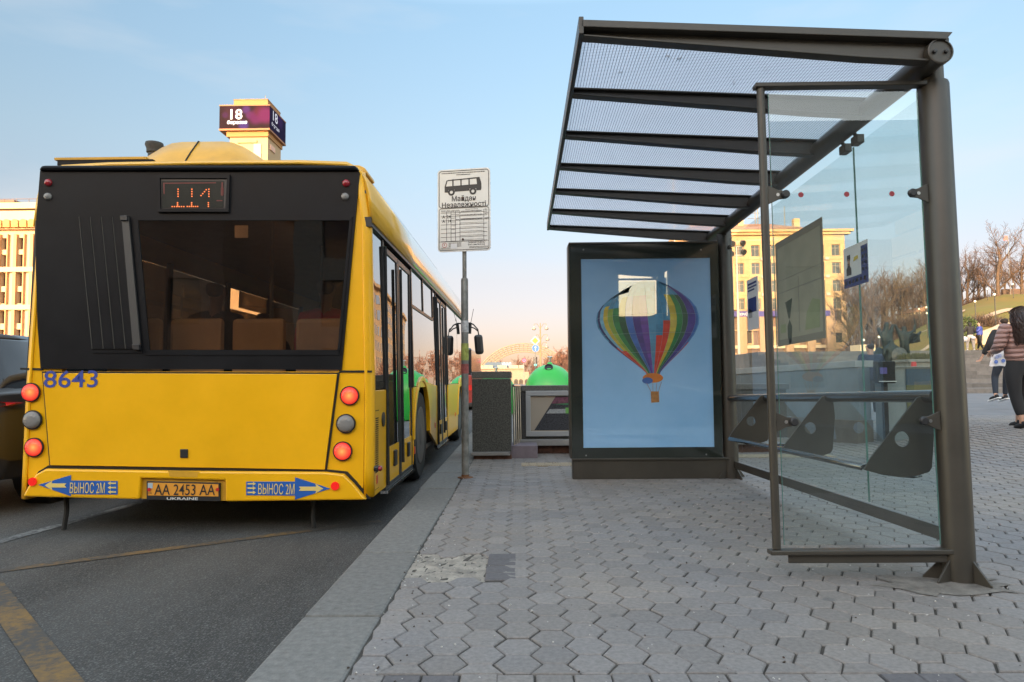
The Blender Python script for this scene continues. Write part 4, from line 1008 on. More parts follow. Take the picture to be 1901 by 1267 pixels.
# ================================================================== BUS STOP SIGN
pb_ = PZ(864, 887)
sg = thing('bus_stop_sign', 'white bus stop plate on a thin grey pole at the kerb', 'bus stop sign', (pb_.x, pb_.y, 0))
X0, Y0 = pb_.x, pb_.y
g = MB(); g.lathe([(.034, -.02), (.034, 1.86), (.030, 1.88), (.020, 1.882), (.020, 2.85)], (X0, Y0, 0), 18); pol = g.build('pole', M_POLE, sg, smooth=35)
g = MB(); g.lathe([(.075, 0), (.072, .006), (.038, .012), (.036, .03)], (X0, Y0, 0), 14); g.build('rusty_foot', mat('rust', (.16, .07, .03), .9, var=.4, scale=20), pol)
for z, h_, c_, nm in ((1.42, .11, (.55, .55, .56), 'paper_scrap'), (1.18, .16, (.36, .40, .10), 'yellow_sticker'), (1.02, .09, (.36, .10, .09), 'red_sticker')):
    g = MB(); g.lathe([(.0352, z-h_/2), (.036, z-h_/2), (.036, z+h_/2), (.0352, z+h_/2)], (X0, Y0, 0), 18); g.build(nm, mat(nm, c_, .8, var=.35, scale=30), pol)
th = radians(9); rt = Vector((cos(th), -sin(th), 0)); nr = Vector((-sin(th), -cos(th), 0)); up = Vector((0, 0, 1))
wS, hS = .515, .795; tl = PY(811, 316, Y0-.03); cc = Vector((X0-.003, Y0-.032, (PY(862, 392, Y0).z))); cc.x = (PY(811.5, 392, Y0).x+PY(912.5, 392, Y0).x)/2
def SP(u, v, d=0.0): return cc + rt*(u*wS) + up*(v*hS) + nr*d     # u, v in -.5..+.5
def rrect(u0, v0, u1, v1, r, d):
    pts = []
    for cx_, cy_, a0 in ((u1-r/wS, v1-r/hS, 0), (u0+r/wS, v1-r/hS, 90), (u0+r/wS, v0+r/hS, 180), (u1-r/wS, v0+r/hS, 270)):
        for k in range(6): a = radians(a0+18*k); pts.append(SP(cx_+cos(a)*r/wS, cy_+sin(a)*r/hS, d))
    return pts
M_SW, M_SK = mat('sign_white', (.62, .62, .61), .45, var=.05), mat('sign_black', (.02, .02, .022), .5)
g = MB(); g.prism(rrect(-.5, -.5, .5, .5, .035, 0), nr*.008); pt_ = g.build('plate', M_SW, sg)
g = MB()
def sline(u0, v0, u1, v1, w_): # thin bar
    a, b = SP(u0, v0, .0085), SP(u1, v1, .0085); t = (b-a).normalized(); q = nr.cross(t)*w_/2
    g.prism([a-q, b-q, b+q, a+q], nr*.0012)
def frame_line(pts, w_):
    for i in range(len(pts)): 
        a, b = pts[i], pts[(i+1) % len(pts)]; t = (b-a).normalized(); q = nr.cross(t)*w_/2; g.prism([a-q-t*w_*.2, b-q+t*w_*.2, b+q+t*w_*.2, a+q-t*w_*.2], nr*.0012)
frame_line(rrect(-.47, .035, .47, .48, .025, .0085), .006); frame_line(rrect(-.47, -.48, .47, .025, .02, .0085), .005)
cols_ = [-.33, -.245, -.16, -.075]
for k in range(8): v = -.02-.0505*k if k else -.028; sline(-.44, v, .44, v, .0032)
for k in range(1, 7): v = -.055-.0505*k; sline(-.075, v, .36, v, .0022); 
for k in range(8): sline(-.24, -.048-.046*k, -.165, -.048-.046*k, .0022)
for u in cols_+[.375]: sline(u, -.002, u, -.375, .0035)
sline(-.47, -.378, .47, -.378, .003)
g.build('table_lines', M_SK, pt_)
g = MB()
add_text(g, 'Майдан', SP(.0, .137, .0085), rt, up, w=.235, h=.066, bold=.02, lift=.001)
g.build('lettering', M_SK, pt_); g = MB(); add_text(g, 'Незалежності', SP(.0, .070, .0085), rt, up, w=.43, h=.050, bold=.02, lift=.001)
g.build('lettering', M_SK, pt_)
for k, (a, b) in enumerate((('A', '24'), ('A', '114'))):
    g = MB(); add_text(g, a, SP(-.385, -.075-.052*k, .0085), rt, up, h=.028, bold=.02, lift=.001); add_text(g, b, SP(-.288, -.075-.052*k, .0085), rt, up, h=.028, bold=.02, lift=.001); g.build('lettering', M_SK, pt_)
g = MB(); add_text(g, 'ЗАБОРОНЕНО', SP(.24, -.395, .0085), rt, up, w=.165, h=.017, bold=.02, lift=.001); add_text(g, '(NO SMOKING)', SP(.235, -.424, .0085), rt, up, w=.165, h=.017, bold=.015, lift=.001)
g.build('lettering', M_SK, pt_)
# lines of print far too small to read in the photograph: rows of tiny dashes
g = MB(); rs = random.Random(4)
def dashes(u0, u1, v, hh):
    u = u0
    while u < u1:
        w_ = rs.uniform(.008, .028); g.prism([SP(u, v-hh, .0085), SP(min(u+w_, u1), v-hh, .0085), SP(min(u+w_, u1), v+hh, .0085), SP(u, v+hh, .0085)], nr*.001); u += w_+.006
dashes(-.42, .40, .455, .0055); dashes(-.14, .12, .430, .005)
for u0, u1 in ((-.43, -.35), (-.32, -.26), (-.235, -.175), (-.15, -.085), (.39, .44)): dashes(u0, u1, .0, .003); dashes(u0, u1, -.012, .003)
dashes(.03, .27, .006, .003); dashes(-.05, .34, -.016, .0055)
for k in range(2): dashes(-.06, .35, -.060-.052*k, .004); dashes(.39, .46, -.05-.06*k, .006); dashes(-.15, -.09, -.055-.06*k, .004)
for k in range(4): dashes(-.29, -.05, -.395-.014*k, .0035)
for k in range(2): dashes(-.44, -.2, -.452-.012*k, .0025); dashes(.1, .46, -.448-.012*k, .0028)
g.build('small_print', mat('small_print_grey', (.06, .06, .062), .6), pt_)
g = MB(); frame_line([SP(-.37+.043*cos(a), -.418+.028*sin(a), .0085) for a in [2*pi*k/18 for k in range(18)]], .004); g.prism([SP(-.385, -.425, .0085), SP(-.37, -.425, .0085), SP(-.36, -.405, .0085), SP(-.375, -.405, .0085)], nr*.001); g.build('no_smoking_mark', mat('sign_red', (.42, .05, .05), .5), pt_)
g = MB(); g.prism([SP(-.25, -.465, .010), SP(-.13, -.465, .010), SP(-.13, -.405, .010), SP(-.25, -.405, .010)], nr*.001); g.build('torn_sticker', M_PW, pt_)
for v in (.145, -.355): g = MB(); disc(g, SP(-.02, v, .008), nr, .010, .006, 12); g.build('bolt', mat('rusty_bolt', (.05, .02, .015), .8), pt_)
# the little bus drawn on the plate
g = MB()
def SB(x, y): return SP(-.365+.70*x, .185+.205*y, .0085)
def sbp(pts): g.prism([SB(*p) for p in pts], nr*.0012)
sbp([(.0, .18), (.10, .16), (.10, .32), (.27, .32), (.27, .20), (.68, .22), (.68, .34), (.86, .34), (.86, .22), (.985, .22), (1.0, .34), (1.0, .60), (.0, .53)])
sbp([(.0, .50), (1.0, .58), (.995, .70), (.96, .97), (.93, .99), (.88, .99), (.88, .57)]) if 0 else None
sbp([(.88, .58), (1.0, .58), (.99, .72), (.95, 1.0), (.86, .99)])
sbp([(.06, .85), (.95, .93), (.95, 1.0), (.10, .92)])
for x in (.225, .445, .665): sbp([(x-.015, .5), (x+.02, .5), (x+.02, .95), (x-.015, .94)])
sbp([(.0, .52), (.035, .52), (.085, .90), (.05, .88)])
g.build('bus_symbol', M_SK, pt_)
for x in (.185, .77):
    g = MB(); c_ = SB(x, .18); M3 = nr.to_track_quat('Z', 'Y').to_matrix()
    ro, ri = .034, .015; vs_ = []
    for r_ in (ro, ri): vs_ += [c_ + M3 @ Vector((r_*cos(2*pi*k/24), r_*sin(2*pi*k/24), .0016)) for k in range(24)]
    g.add(vs_, [(k, (k+1) % 24, 24+(k+1) % 24, 24+k) for k in range(24)]); g.build('wheel_symbol', M_SK, pt_)
# ================================================================== UNDERPASS PARAPETS, BELL CONTAINERS
a, b = PZ(877, 853), PZ(950, 853); gy_ = a.y
pp = thing('granite_pillar', 'dark polished granite pillar at the end of the underpass parapet', 'pillar', ((a.x+b.x)/2, gy_+.3, 0))
zt_ = PY(915, 690, gy_).z; z1_ = PY(915, 703, gy_).z
g = MB(); g.box(a.x, b.x-.005, gy_, gy_+.75, .085, z1_-.003); g.build('shaft', M_GRAN, pp, bevel=.006)
g = MB(); g.box(a.x-.005, b.x, gy_-.006, gy_+.755, z1_, zt_); g.build('cap', mat('granite_cap', (.11, .105, .095), .5, var=.4, scale=90), pp, bevel=.006)
g = MB(); g.box(a.x-.01, b.x-.02, gy_-.05, gy_+.7, .045, .085); g.mat(1); g.box(a.x+.02, b.x+.0, gy_+.0, gy_+.7, -.02, .045); g.build('plinth', [mat('grey_ledge', (.26, .25, .24), .7, var=.15, scale=8), mat('brown_base', (.10, .05, .035), .9, var=.4, scale=14)], pp, bevel=.004)
w0, wy = PY(958, 760, 8.75).x, 8.75
wl_ = thing('parapet_wall', 'low grey parapet with framed photo panel behind the poster case', 'wall', (1.2, wy, 0))
ztw, zpt, zpb = PY(1010, 716, wy).z, PY(1010, 726, wy).z, PY(1010, 810, wy).z
g = MB(); g.box(w0, 3.3, wy, wy+.18, .17, ztw-.075); g.build('wall', mat('wall_slab', (.075, .077, .078), .45, var=.3, scale=60), wl_)
g = MB(); g.box(w0-.02, 3.33, wy-.02, wy+.2, ztw-.072, ztw); g.build('coping', mat('granite_cap', (.11, .105, .095), .5), wl_, bevel=.005)
g = MB(); g.box(w0-.02, 3.3, wy-.12, wy+.1, .10, .172); g.build('ledge', mat('grey_ledge', (.26, .25, .24), .7), wl_, bevel=.006)
g = MB(); g.box(w0+.1, 3.3, wy-.05, wy+.1, -.02, .098); g.build('base', mat('brown_base', (.10, .05, .035), .9), wl_)
for x in (w0-.02, w0+.73):
    g = MB(); g.box(x-.06, x+.27, wy-.55, wy-.13, -.02, .145); g.build('mauve_block', mat('mauve_stone', (.20, .165, .19), .8, var=.12, scale=12), wl_, bevel=.008)
f0, f1 = PY(976, 760, wy).x, 2.35
fr_ = thing('photo_panel', 'silver framed photo of a crowded stadium hung on the parapet', 'photo panel', ((f0+f1)/2, wy-.04, zpb))
g = MB(); q = .06
g.box(f0, f1, wy-.045, wy-.012, zpt-q, zpt); g.box(f0, f1, wy-.045, wy-.012, zpb, zpb+q); g.box(f0, f0+q, wy-.045, wy-.012, zpb+q, zpt-q); g.box(f1-q, f1, wy-.045, wy-.012, zpb+q, zpt-q)
g.build('frame', mat('silver_frame', (.40, .41, .42), .4, metal=.3), fr_, bevel=.004)
def ph(u, v, d=0): return Vector((lerp(f0+q, f1-q, u), wy-.02-d, lerp(zpb+q, zpt-q, v)))
def php(mb, pts, d): mb.prism([ph(*p, d) for p in pts], (0, .002, 0))
g = MB(); php(g, rect(0, 0, 1, 1), 0); bs_ = g.build('photo', mat('photo_beige', (.36, .31, .25), .5), fr_)
g = MB(); php(g, [(.02, .03), (.40, .03), (.55, .98), (.145, .98)], .002); g.build('stand', mat('crowd', (.035, .037, .045), .6, var=.9, scale=70), bs_)
g = MB(); php(g, [(.12, .78), (.36, .72), (.50, .84), (.52, .94), (.145, .96)], .004); g.mat(1); php(g, [(.13, .76), (.34, .70), (.49, .83), (.40, .86), (.25, .80)], .005); g.mat(2); php(g, [(.09, .50), (.37, .50), (.40, .64), (.11, .62)], .004); g.mat(3); php(g, [(.20, .50), (.27, .50), (.28, .66), (.20, .66)], .005)
g.build('stadium_roof', [mat('maroon_roof', (.14, .05, .08), .6, var=.5, scale=30), mat('photo_green', (.05, .20, .09), .6), mat('photo_grey', (.32, .34, .35), .6, var=.3, scale=40), mat('photo_lime', (.16, .42, .10), .6)], bs_)
g = MB(); php(g, [(.40, .03), (.415, .03), (.565, .98), (.55, .98)], .003); php(g, [(.36, .70), (.37, .68), (.56, .93), (.56, .97)], .006); g.mat(1); php(g, [(.45, .1), (.9, .1), (.9, .5), (.52, .45)], .003); g.build('photo_edge', [mat('photo_white', (.6, .6, .6), .6), mat('photo_brown', (.22, .10, .04), .6, var=.8, scale=25)], bs_)
# steel handrail going down between pillar and wall
rl = thing('handrail', 'thin steel handrail posts in the gap beside the granite pillar', 'handrail', (-.06, 8.6, 0))
g = MB()
for k in range(4): g.tube([(-.075+.025*k, 8.30+.12*k, .1), (-.085+.025*k, 8.30+.12*k, zt_*.82)], .011, 6)
g.tube([(-.085, 8.30, .84), (-.0, 8.75, .83)], .018, 8); g.build('rail', M_STEEL, rl)

def bell(px, D, r, label, sc=1.0):
    c = PY(px, 700, D); z0 = gz(c.x, D)
    t = thing('recycling_bell', label, 'recycling container', (c.x, D, z0), 'green bell-shaped recycling containers behind the parapet')
    g = MB(); hgt = 1.34*sc
    pr = [(r*.92, 0), (r*.98, .10), (r, .35), (r*1.0, .62*sc)] + [(r*cos(a), (.62+.66*sin(a))*sc) for a in [pi/2*k/12 for k in range(1, 12)]] + [(.07, 1.285*sc), (.06, 1.31*sc), (.045, 1.33*sc)]
    g.lathe(pr, (c.x, D, z0), 40); g.build('body', mat('green_fibreglass', (.026, .40, .052), .35, coat=.3, var=.08, scale=2), t, smooth=60)
    g = MB(); d = Vector((-.05, -.75, .66)).normalized(); M_ = d.to_track_quat('Z', 'Y').to_matrix()
    g.lathe([(.105, -.03), (.105, .025), (.085, .03), (.08, .005), (.005, .005)], Vector((c.x-.04, D, z0))+Vector((0, -r*.50, 1.19*sc)), 20, M_); g.build('opening', M_BLK, t, smooth=40)
    g = MB(); g.tube([(c.x, D, z0+1.31*sc), (c.x, D, z0+1.46*sc)], .035, 8); g.tube([(c.x-.06, D, z0+1.46*sc), (c.x+.06, D, z0+1.46*sc)], .02, 8); g.build('lifting_eye', M_STEEL, t)
bell(1021, 17.5, .62, 'bright green recycling bell with black opening rising behind the parapet')
bell(921, 19.0, .55, 'green recycling container almost hidden behind the granite pillar', .84)

# parapet of the stairway on the plaza side, seen through the glass
M_PWALL = mat('blue_grey_stone', (.16, .185, .20), .45, var=.2, scale=2.5, coat=.2)
A, B = PY(1340, 702, 13.4), PY(1614, 670, 9.4)
sw = thing('stair_parapet', 'long blue-grey stone parapet of the underpass stairs behind the shelter', 'wall', (A.x, A.y, 0))
d = (B-A); d.z = 0; d.normalize(); nn = Vector((d.y, -d.x, 0))
g = MB()
def wall_seg(P, Q, h0, h1, th, mb=None, z0=-.1):
    n_ = (Vector((Q[0], Q[1], 0))-Vector((P[0], P[1], 0))).normalized(); n_ = Vector((n_.y, -n_.x, 0))*th
    p0, p1 = Vector((P[0], P[1], z0)), Vector((Q[0], Q[1], z0))
    (mb or g).prism([p0, p1, Vector((Q[0], Q[1], h1)), Vector((P[0], P[1], h0))], n_)
wall_seg((A.x-2.2, A.y+2.4), (B.x, B.y), A.z-.10, B.z-.09, .22)
g.build('wall', M_PWALL, sw)
g = MB()
n2 = Vector((d.y, -d.x, 0)); p0, p1 = Vector((A.x-2.2, A.y+2.4, A.z-.098)), Vector((B.x+.02, B.y-.02, B.z-.088))
g.prism([p0-n2*.03, p1-n2*.03, p1-n2*.03+Vector((0, 0, .09)), p0-n2*.03+Vector((0, 0, .10))], n2*.28); g.build('coping', mat('pale_coping', (.30, .30, .29), .5, var=.15), sw, bevel=.006)
g = MB(); wall_seg((A.x-2.2, A.y+2.36), (B.x-.0, B.y-.04), .32, .34, .30); g.build('base', mat('stair_base', (.13, .115, .10), .8, var=.2), sw)
C0 = (B.x+.06, B.y+.0); C1 = (PY(1764, 690, B.y+.5).x, B.y+.5)
s2 = thing('corner_parapet', 'parapet with a wide blue and olive-yellow panel right of the stairs', 'wall', (C0[0], C0[1], 0))
g = MB(); z_ = PY(1700, 683, B.y+.4).z; wall_seg(C0, C1, z_, z_, .2); g.build('wall', M_PWALL, s2)
g = MB(); e0 = Vector((*C0, 0)); e1 = Vector((*C1, 0)); ee = (e1-e0).normalized(); en = Vector((ee.y, -ee.x, 0))
def bq(t0, t1, za, zb, off): p, q_ = e0+ee*t0, e0+ee*t1; return [p+en*(.0+off)+Vector((0, 0, za)), q_+en*off+Vector((0, 0, za)), q_+en*off+Vector((0, 0, zb)), p+en*off+Vector((0, 0, zb))]
off0 = .205
g.prism(bq(.32, .98, .80, z_-.02, off0), en*.006); g.mat(1); g.prism(bq(.32, .98, .36, .797, off0), en*.006); g.build('banner', [mat('banner_blue', (.02, .055, .10), .5, var=.15), mat('panel_olive', (.10, .095, .03), .6, var=.15)], s2)  # flat two-tone panel, blue over olive-yellow
g = MB(); g.prism(bq(-.02, 1.06, z_, z_+.012, -.01), en*.24); g.build('coping', mat('pale_coping', (.30, .30, .29), .5), s2)
kb = PY(1647, 700, B.y-.35)
ks = thing('display_cabinet', 'black cabinet with a purple screen against the corner parapet', 'cabinet', (kb.x, kb.y, gz(kb.x, kb.y)))
kz1, kz0 = PY(1647, 671, kb.y).z, PY(1647, 712, kb.y).z
kw = PY(1663, 690, kb.y).x-PY(1632, 690, kb.y).x
g = MB(); g.box(kb.x-kw/2, kb.x+kw/2, kb.y, kb.y+.14, kz0, kz1); g.box(kb.x-.03, kb.x+.03, kb.y+.05, kb.y+.1, -.02, kz0); g.build('case', mat('cabinet_black', (.012, .011, .012), .25), ks, bevel=.004)
g = MB(); g.box(kb.x-.09, kb.x+.0, kb.y-.004, kb.y-.0005, kz0+.12, kz1-.08); g.mat(1); g.box(kb.x-.11, kb.x+.12, kb.y-.004, kb.y-.0005, kz0+.02, kz0+.03); g.build('screen', [emis('cabinet_purple', (.10, .07, .28), .15), M_WHITE], ks)
cn = PY(1697, 690, 13); g = MB(); z0 = gz(cn.x, 13); zt2 = PY(1697, 672, 13).z
g.lathe([(.17, 0), (.17, .03), (.13, .04), (.04, zt2-z0)], (cn.x, 13, z0), 16); tag(g.build('traffic_cone', mat('cone_red', (.62, .05, .05), .5), None, smooth=40), 'red cone showing just above the corner parapet', 'cone')

# ================================================================== BUILDINGS
M_STONE2 = mat('warm_stone_blocks', (.41, .275, .15), .85, var=.10, scale=.35, bump=.15, bscale=2)
M_ROOFT = mat('rusty_roof', (.28, .15, .09), .8, var=.3, scale=.5)
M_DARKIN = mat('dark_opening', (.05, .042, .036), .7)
def rect_hole_wall(mb, x0, x1, z0, z1, y, th, holes):
    """front wall in the xz plane with real openings; holes on a grid: list of (xa, xb, za, zb)"""
    xs_ = sorted({x0, x1, *[h_[0] for h_ in holes], *[h_[1] for h_ in holes]}); zs_ = sorted({z0, z1, *[h_[2] for h_ in holes], *[h_[3] for h_ in holes]})
    hs = [tuple(h_) for h_ in holes]
    for j in range(len(zs_)-1):
        run = None
        for i in range(len(xs_)):
            if i < len(xs_)-1:
                cx_, cz_ = (xs_[i]+xs_[i+1])/2, (zs_[j]+zs_[j+1])/2
                solid = not any(a_ < cx_ < b_ and c_ < cz_ < d_ for a_, b_, c_, d_ in hs)
            else: solid = False
            if solid and run is None: run = xs_[i]
            if not solid and run is not None:
                mb.box(run, xs_[i], y, y+th, zs_[j], zs_[j+1]); run = None
def window_set(root, holes, y, depth, frame_m, nbar=2, proto={}):
    for (a_, b_, c_, d_) in holes:
        k = (round(b_-a_, 3), round(d_-c_, 3), nbar, frame_m.name)
        if k not in proto:
            g1 = MB(); w_, h_ = b_-a_, d_-c_; f = .09
            g1.box(-w_/2, w_/2, 0, .08, 0, f); g1.box(-w_/2, w_/2, 0, .08, h_-f, h_); g1.box(-w_/2, -w_/2+f, 0, .08, f, h_-f); g1.box(w_/2-f, w_/2, 0, .08, f, h_-f)
            for q_ in range(1, nbar): xx = -w_/2+w_*q_/nbar; g1.box(xx-f/2, xx+f/2, 0, .08, f, h_-f)
            g1.box(-w_/2+f, w_/2-f, .001, .079, h_*.68, h_*.68+f*.8)
            o1 = g1.build('window', frame_m, None)
            g2 = MB(); g2.box(-w_/2+f, w_/2-f, .03, .05, f, h_-f); o2 = g2.build('pane', M_WIN, None)
            proto[k] = (o1.data, o2.data); bpy.data.objects.remove(o1); bpy.data.objects.remove(o2)
        o1 = bpy.data.objects.new('window', proto[k][0]); COL.objects.link(o1); o1.parent = root; o1.matrix_parent_inverse = inv_world(root); o1.location = ((a_+b_)/2, y+depth, c_)
        o2 = bpy.data.objects.new('pane', proto[k][1]); COL.objects.link(o2); o2.parent = o1
M_WFR = mat('window_frame_brown', (.28, .22, .17), .7)
# the stone block with portico, beyond the shelter
D = 140.0
def bx(px): return PY(px, 600, D).x
def bz(py, px=1450): return PY(px, py, D).z
hx0, hx1 = bx(1254), bx(1573); hz0, hz1 = bz(702), bz(437)
hb = thing('stone_building', 'sunlit yellow stone building with a columned ground floor beyond the shelter', 'building', ((hx0+hx1)/2, D, 0))
holes = []
rows_ = [(bz(476+33*k), bz(455+33*k)) for k in range(4)]
pit = bx(1401)-bx(1371)
cols2 = [bx(1376)+pit*k for k in range(-4, 7)]
for (c_, d_) in rows_:
    for xc in cols2:
        if hx0+1 < xc < hx1-1: holes.append((xc-.85, xc+.85, c_, d_))
g = MB(); zband = bz(574)
rect_hole_wall(g, hx0, hx1, zband, hz1, D, .7, holes); g.box(hx0, hx1, D+.7, D+14, hz0-3, hz1)
g.build('wall', M_STONE2, hb)
window_set(hb, holes, D, .35, M_WFR, 2)
g = MB(); g.box(hx0-.3, hx1+.9, D-.7, D+.7, hz1, hz1+.5); g.box(hx0-.3, hx1+1.4, D-1.2, D+.7, hz1+.5, hz1+.95); g.build('cornice', M_STONE2, hb)
g = MB()
for k in range(5): z = bz(480+33*k); g.box(hx0, hx1, D-.12, D-.004, z-.22, z)
g.build('string_course', M_STONE2, hb)
g = MB(); za = hz1+.95; g.add([(hx0+1, D-.4, za), (hx1-4, D-.4, za), (hx1-4, D+14, za), (hx0+1, D+14, za), (hx0+6, D+5, bz(406)), (hx1-13, D+5, bz(406)), (hx1-13, D+9, bz(406)), (hx0+6, D+9, bz(406))], [(0, 1, 5, 4), (1, 2, 6, 5), (2, 3, 7, 6), (3, 0, 4, 7), (4, 5, 6, 7)]); g.build('roof', M_ROOFT, hb)
g = MB()
for px in (1300, 1392, 1440, 1500): x = bx(px); g.box(x-.6, x+.6, D+4, D+5.2, za, bz(398)); 
g.build('chimney', M_STONE2, hb)
g = MB()
for px, t_ in ((1423, 360), (1428, 372), (1480, 372)): x = bx(px); g.tube([(x, D+5, za), (x, D+5, bz(t_, px))], .10, 5)
for t_ in (385, 395): g.tube([(bx(1408), D+5, bz(t_)), (bx(1432), D+5, bz(t_))], .06, 4)
g.build('antenna', M_POLE, hb)
# sign band, portico
g = MB(); g.box(hx0+.2, bx(1540), D-.5, D-.05, bz(588), bz(578)); sb_ = g.build('sign_band', mat('purple_band', (.055, .045, .20), .5), hb)
g = MB(); add_text(g, 'УКРАЇНА', (bx(1382), D-.5, bz(583)), (1, 0, 0), (0, 0, 1), w=bx(1398)-bx(1370), h=bz(580)-bz(586), bold=.02, lift=.02); g.build('sign_lettering', M_WHITE, sb_)
pxs = [1254, 1287, 1320, 1345, 1372, 1384, 1411, 1426, 1458, 1470, 1500, 1512, 1535, 1548, 1573]
g = MB(); ci = 0
for px in (1262, 1300, 1343, 1378, 1416, 1464, 1504, 1540): x = bx(px); g.box(x-.75, x+.75, D-.45, D+1.0, hz0-2, zband-.02)
g.box(bx(1548), hx1, D-.2, D+.69, hz0-3, zband-.01)
g.build('column', mat('brown_stone', (.34, .215, .13), .8, var=.12), hb)
g = MB(); g.box(hx0+.1, bx(1547), D+.05, D+.68, bz(647), bz(641)); g.build('balcony', M_CREAM, hb)
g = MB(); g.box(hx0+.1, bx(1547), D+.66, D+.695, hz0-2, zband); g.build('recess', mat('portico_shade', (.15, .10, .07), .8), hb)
g = MB()
for k, px in enumerate((1281, 1322, 1360, 1398, 1440, 1484, 1523)):
    x = bx(px); g.box(x-.9, x+.2, D+.60, D+.655, bz(640), bz(606)); g.box(x-.5, x+.9, D+.60, D+.655, hz0-1, bz(655))
g.build('pilaster', M_STONE2, hb)
g = MB()
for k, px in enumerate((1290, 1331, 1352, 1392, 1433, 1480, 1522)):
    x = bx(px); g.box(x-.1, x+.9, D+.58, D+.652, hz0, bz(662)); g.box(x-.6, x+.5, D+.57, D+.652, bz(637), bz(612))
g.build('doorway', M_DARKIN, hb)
g = MB()
for k in range(9): 
    for zz in (483, 516, 549): x = bx(1388)+pit*(k-3); g.box(x-.35, x+.35, D-.45, D-.02, bz(zz)-.1, bz(zz)+.45) if (k*7+zz) % 3 else None
g.build('air_conditioner', mat('ac_grey', (.40, .36, .32), .6), hb)
g = MB(); wxs = [bx(1553), bx(1566)]
for py in (578, 619, 655): g.box(wxs[0]-.3, wxs[0]+.9, D-.235, D-.205, bz(py+18), bz(py))
g.build('side_window', M_WIN, hb)

# the trade-union block at the left, and its tower with the date screens
D = 120.0
M_PALE = mat('sunlit_pale_stone', (.50, .385, .255), .85, var=.06, scale=.3)
lx0, lx1 = -132., PY(233, 500, D).x; lz1 = PY(20, 392, D).z; lzc = PY(20, 428, D).z
lbld = thing('pale_office_block', 'pale sunlit office block left of the bus with deep window bays', 'building', (-95, D, 0))
bay = (PY(41, 500, D).x-PY(8, 500, D).x)*.93
holes = []; hy = [(442, 464), (473, 496), (507, 532), (542, 564), (577, 601), (612, 636)]
xw = PY(33, 500, D).x
for k in range(-9, 5):
    for (t_, b_) in hy: holes.append((xw+bay*k, xw+bay*k+1.15, PY(20, b_, D).z, PY(20, t_, D).z))
g = MB(); rect_hole_wall(g, lx0, lx1, PY(20, 640, D).z, lzc, D, .95, holes); g.box(lx0, lx1, D+.95, D+16, -1, lzc); g.box(lx0, lx1, D-.6, D+.9, -1, PY(20, 640, D).z-.03)
g.build('wall', M_PALE, lbld)
window_set(lbld, holes, D, .7, mat('dark_bronze_frame', (.13, .07, .05), .6), 2)
g = MB()
for k in range(-9, 5): x = xw+bay*k; g.box(x-.55, x-.02, D-.5, D-.005, PY(20, 640, D).z, PY(20, 436, D).z); g.box(x+1.17, x+1.35, D-.5, D-.005, PY(20, 640, D).z, PY(20, 436, D).z)
g.build('pier', mat('pier_stone', (.46, .27, .14), .85, var=.06), lbld)
g = MB()
for py in (497, 567): g.box(lx0, lx1, D-.62, D-.51, PY(20, py+9, D).z, PY(20, py, D).z)
g.box(lx0, lx1, D-1.0, D+.9, lzc+.01, PY(20, 424, D).z); g.build('string_course', M_PALE, lbld)
g = MB()
for k in range(-18, 10):
    x = xw-1.0+bay*.5*k
    M_ = Vector((0, -1, 0)).to_track_quat('Z', 'Y').to_matrix(); g.lathe([(.62, 0), (.62, 1.6)], (x, D-.2, PY(20, 418, D).z), 12, M_); g.box(x-.6, x+.6, D-1.75, D-.2, PY(20, 426, D).z, PY(20, 418, D).z)
g.build('bracket', mat('ochre_stone', (.42, .24, .09), .85), lbld)
g = MB(); g.box(lx0, lx1, D-.1, D+14, PY(20, 424, D).z+.01, lz1); g.mat(1); g.box(lx0, lx1, D-.2, D+14, PY(20, 388, D).z, PY(20, 377, D).z)
g.build('parapet', [M_PALE, M_PALE], lbld)
g = MB(); z = PY(20, 377, D).z; g.box(PY(-20, 370, D).x, PY(11, 370, D).x, D+2, D+8, z, PY(5, 366, D).z)
g.tube([(lx0, D+.5, z+.8), (lx1, D+.5, z+.8)], .05, 4)
for k in range(24): g.tube([(lx1-k*2.2, D+.5, z), (lx1-k*2.2, D+.5, z+.8)], .04, 4)
g.build('roof_house', mat('roof_brown', (.16, .10, .07), .8), lbld)
D = 130.0
def tx(px): return PY(px, 240, D).x
def tz(py): return PY(450, py, D).z
tw = thing('clock_tower', 'square tower topped by bright date screens above the bus roof', 'tower', (tx(460), D+4, 0))
g = MB(); sx0, sx1 = tx(423), tx(494); g.box(sx0, sx1, D+1.0, D+8.2, 0, tz(252)); g.build('shaft', mat('tower_stone', (.35, .265, .165), .85, var=.08), tw)
g = MB(); g.box(tx(438), tx(474), D+.7, D+.99, tz(263), tz(258)); g.mat(1); g.box(tx(468), tx(482), D+.8, D+.99, tz(300), tz(265)); g.box(sx1+.01, sx1+.2, D+2.0, D+4.5, tz(272), tz(262)); g.build('panel', [M_STONE2, mat('pink_panel', (.55, .37, .30), .8)], tw)
g = MB(); g.box(tx(419)-.1, tx(496), D+.6, D+8.6, tz(252)+.01, tz(243)); g.box(tx(416), tx(498), D+.3, D+8.9, tz(243)+.01, tz(240)); g.build('cornice', mat('tower_ochre', (.30, .165, .065), .85), tw)
q0, q1, zq0, zq1 = tx(407), tx(500), tz(239), tz(197); Dq = D; dep = 9.3
g = MB(); g.box(q0+.1, q1-.1, Dq+.1, Dq+dep-.1, zq0, zq1); g.mat(1); g.box(q0-.05, q1+.05, Dq-.05, Dq+dep, zq1, zq1+.22); g.box(q0-.05, q1+.05, Dq-.05, Dq+dep, zq0-.35, zq0); scr = g.build('screen_box', [M_SEAM, mat('terracotta_edge', (.26, .13, .07), .8)], tw)
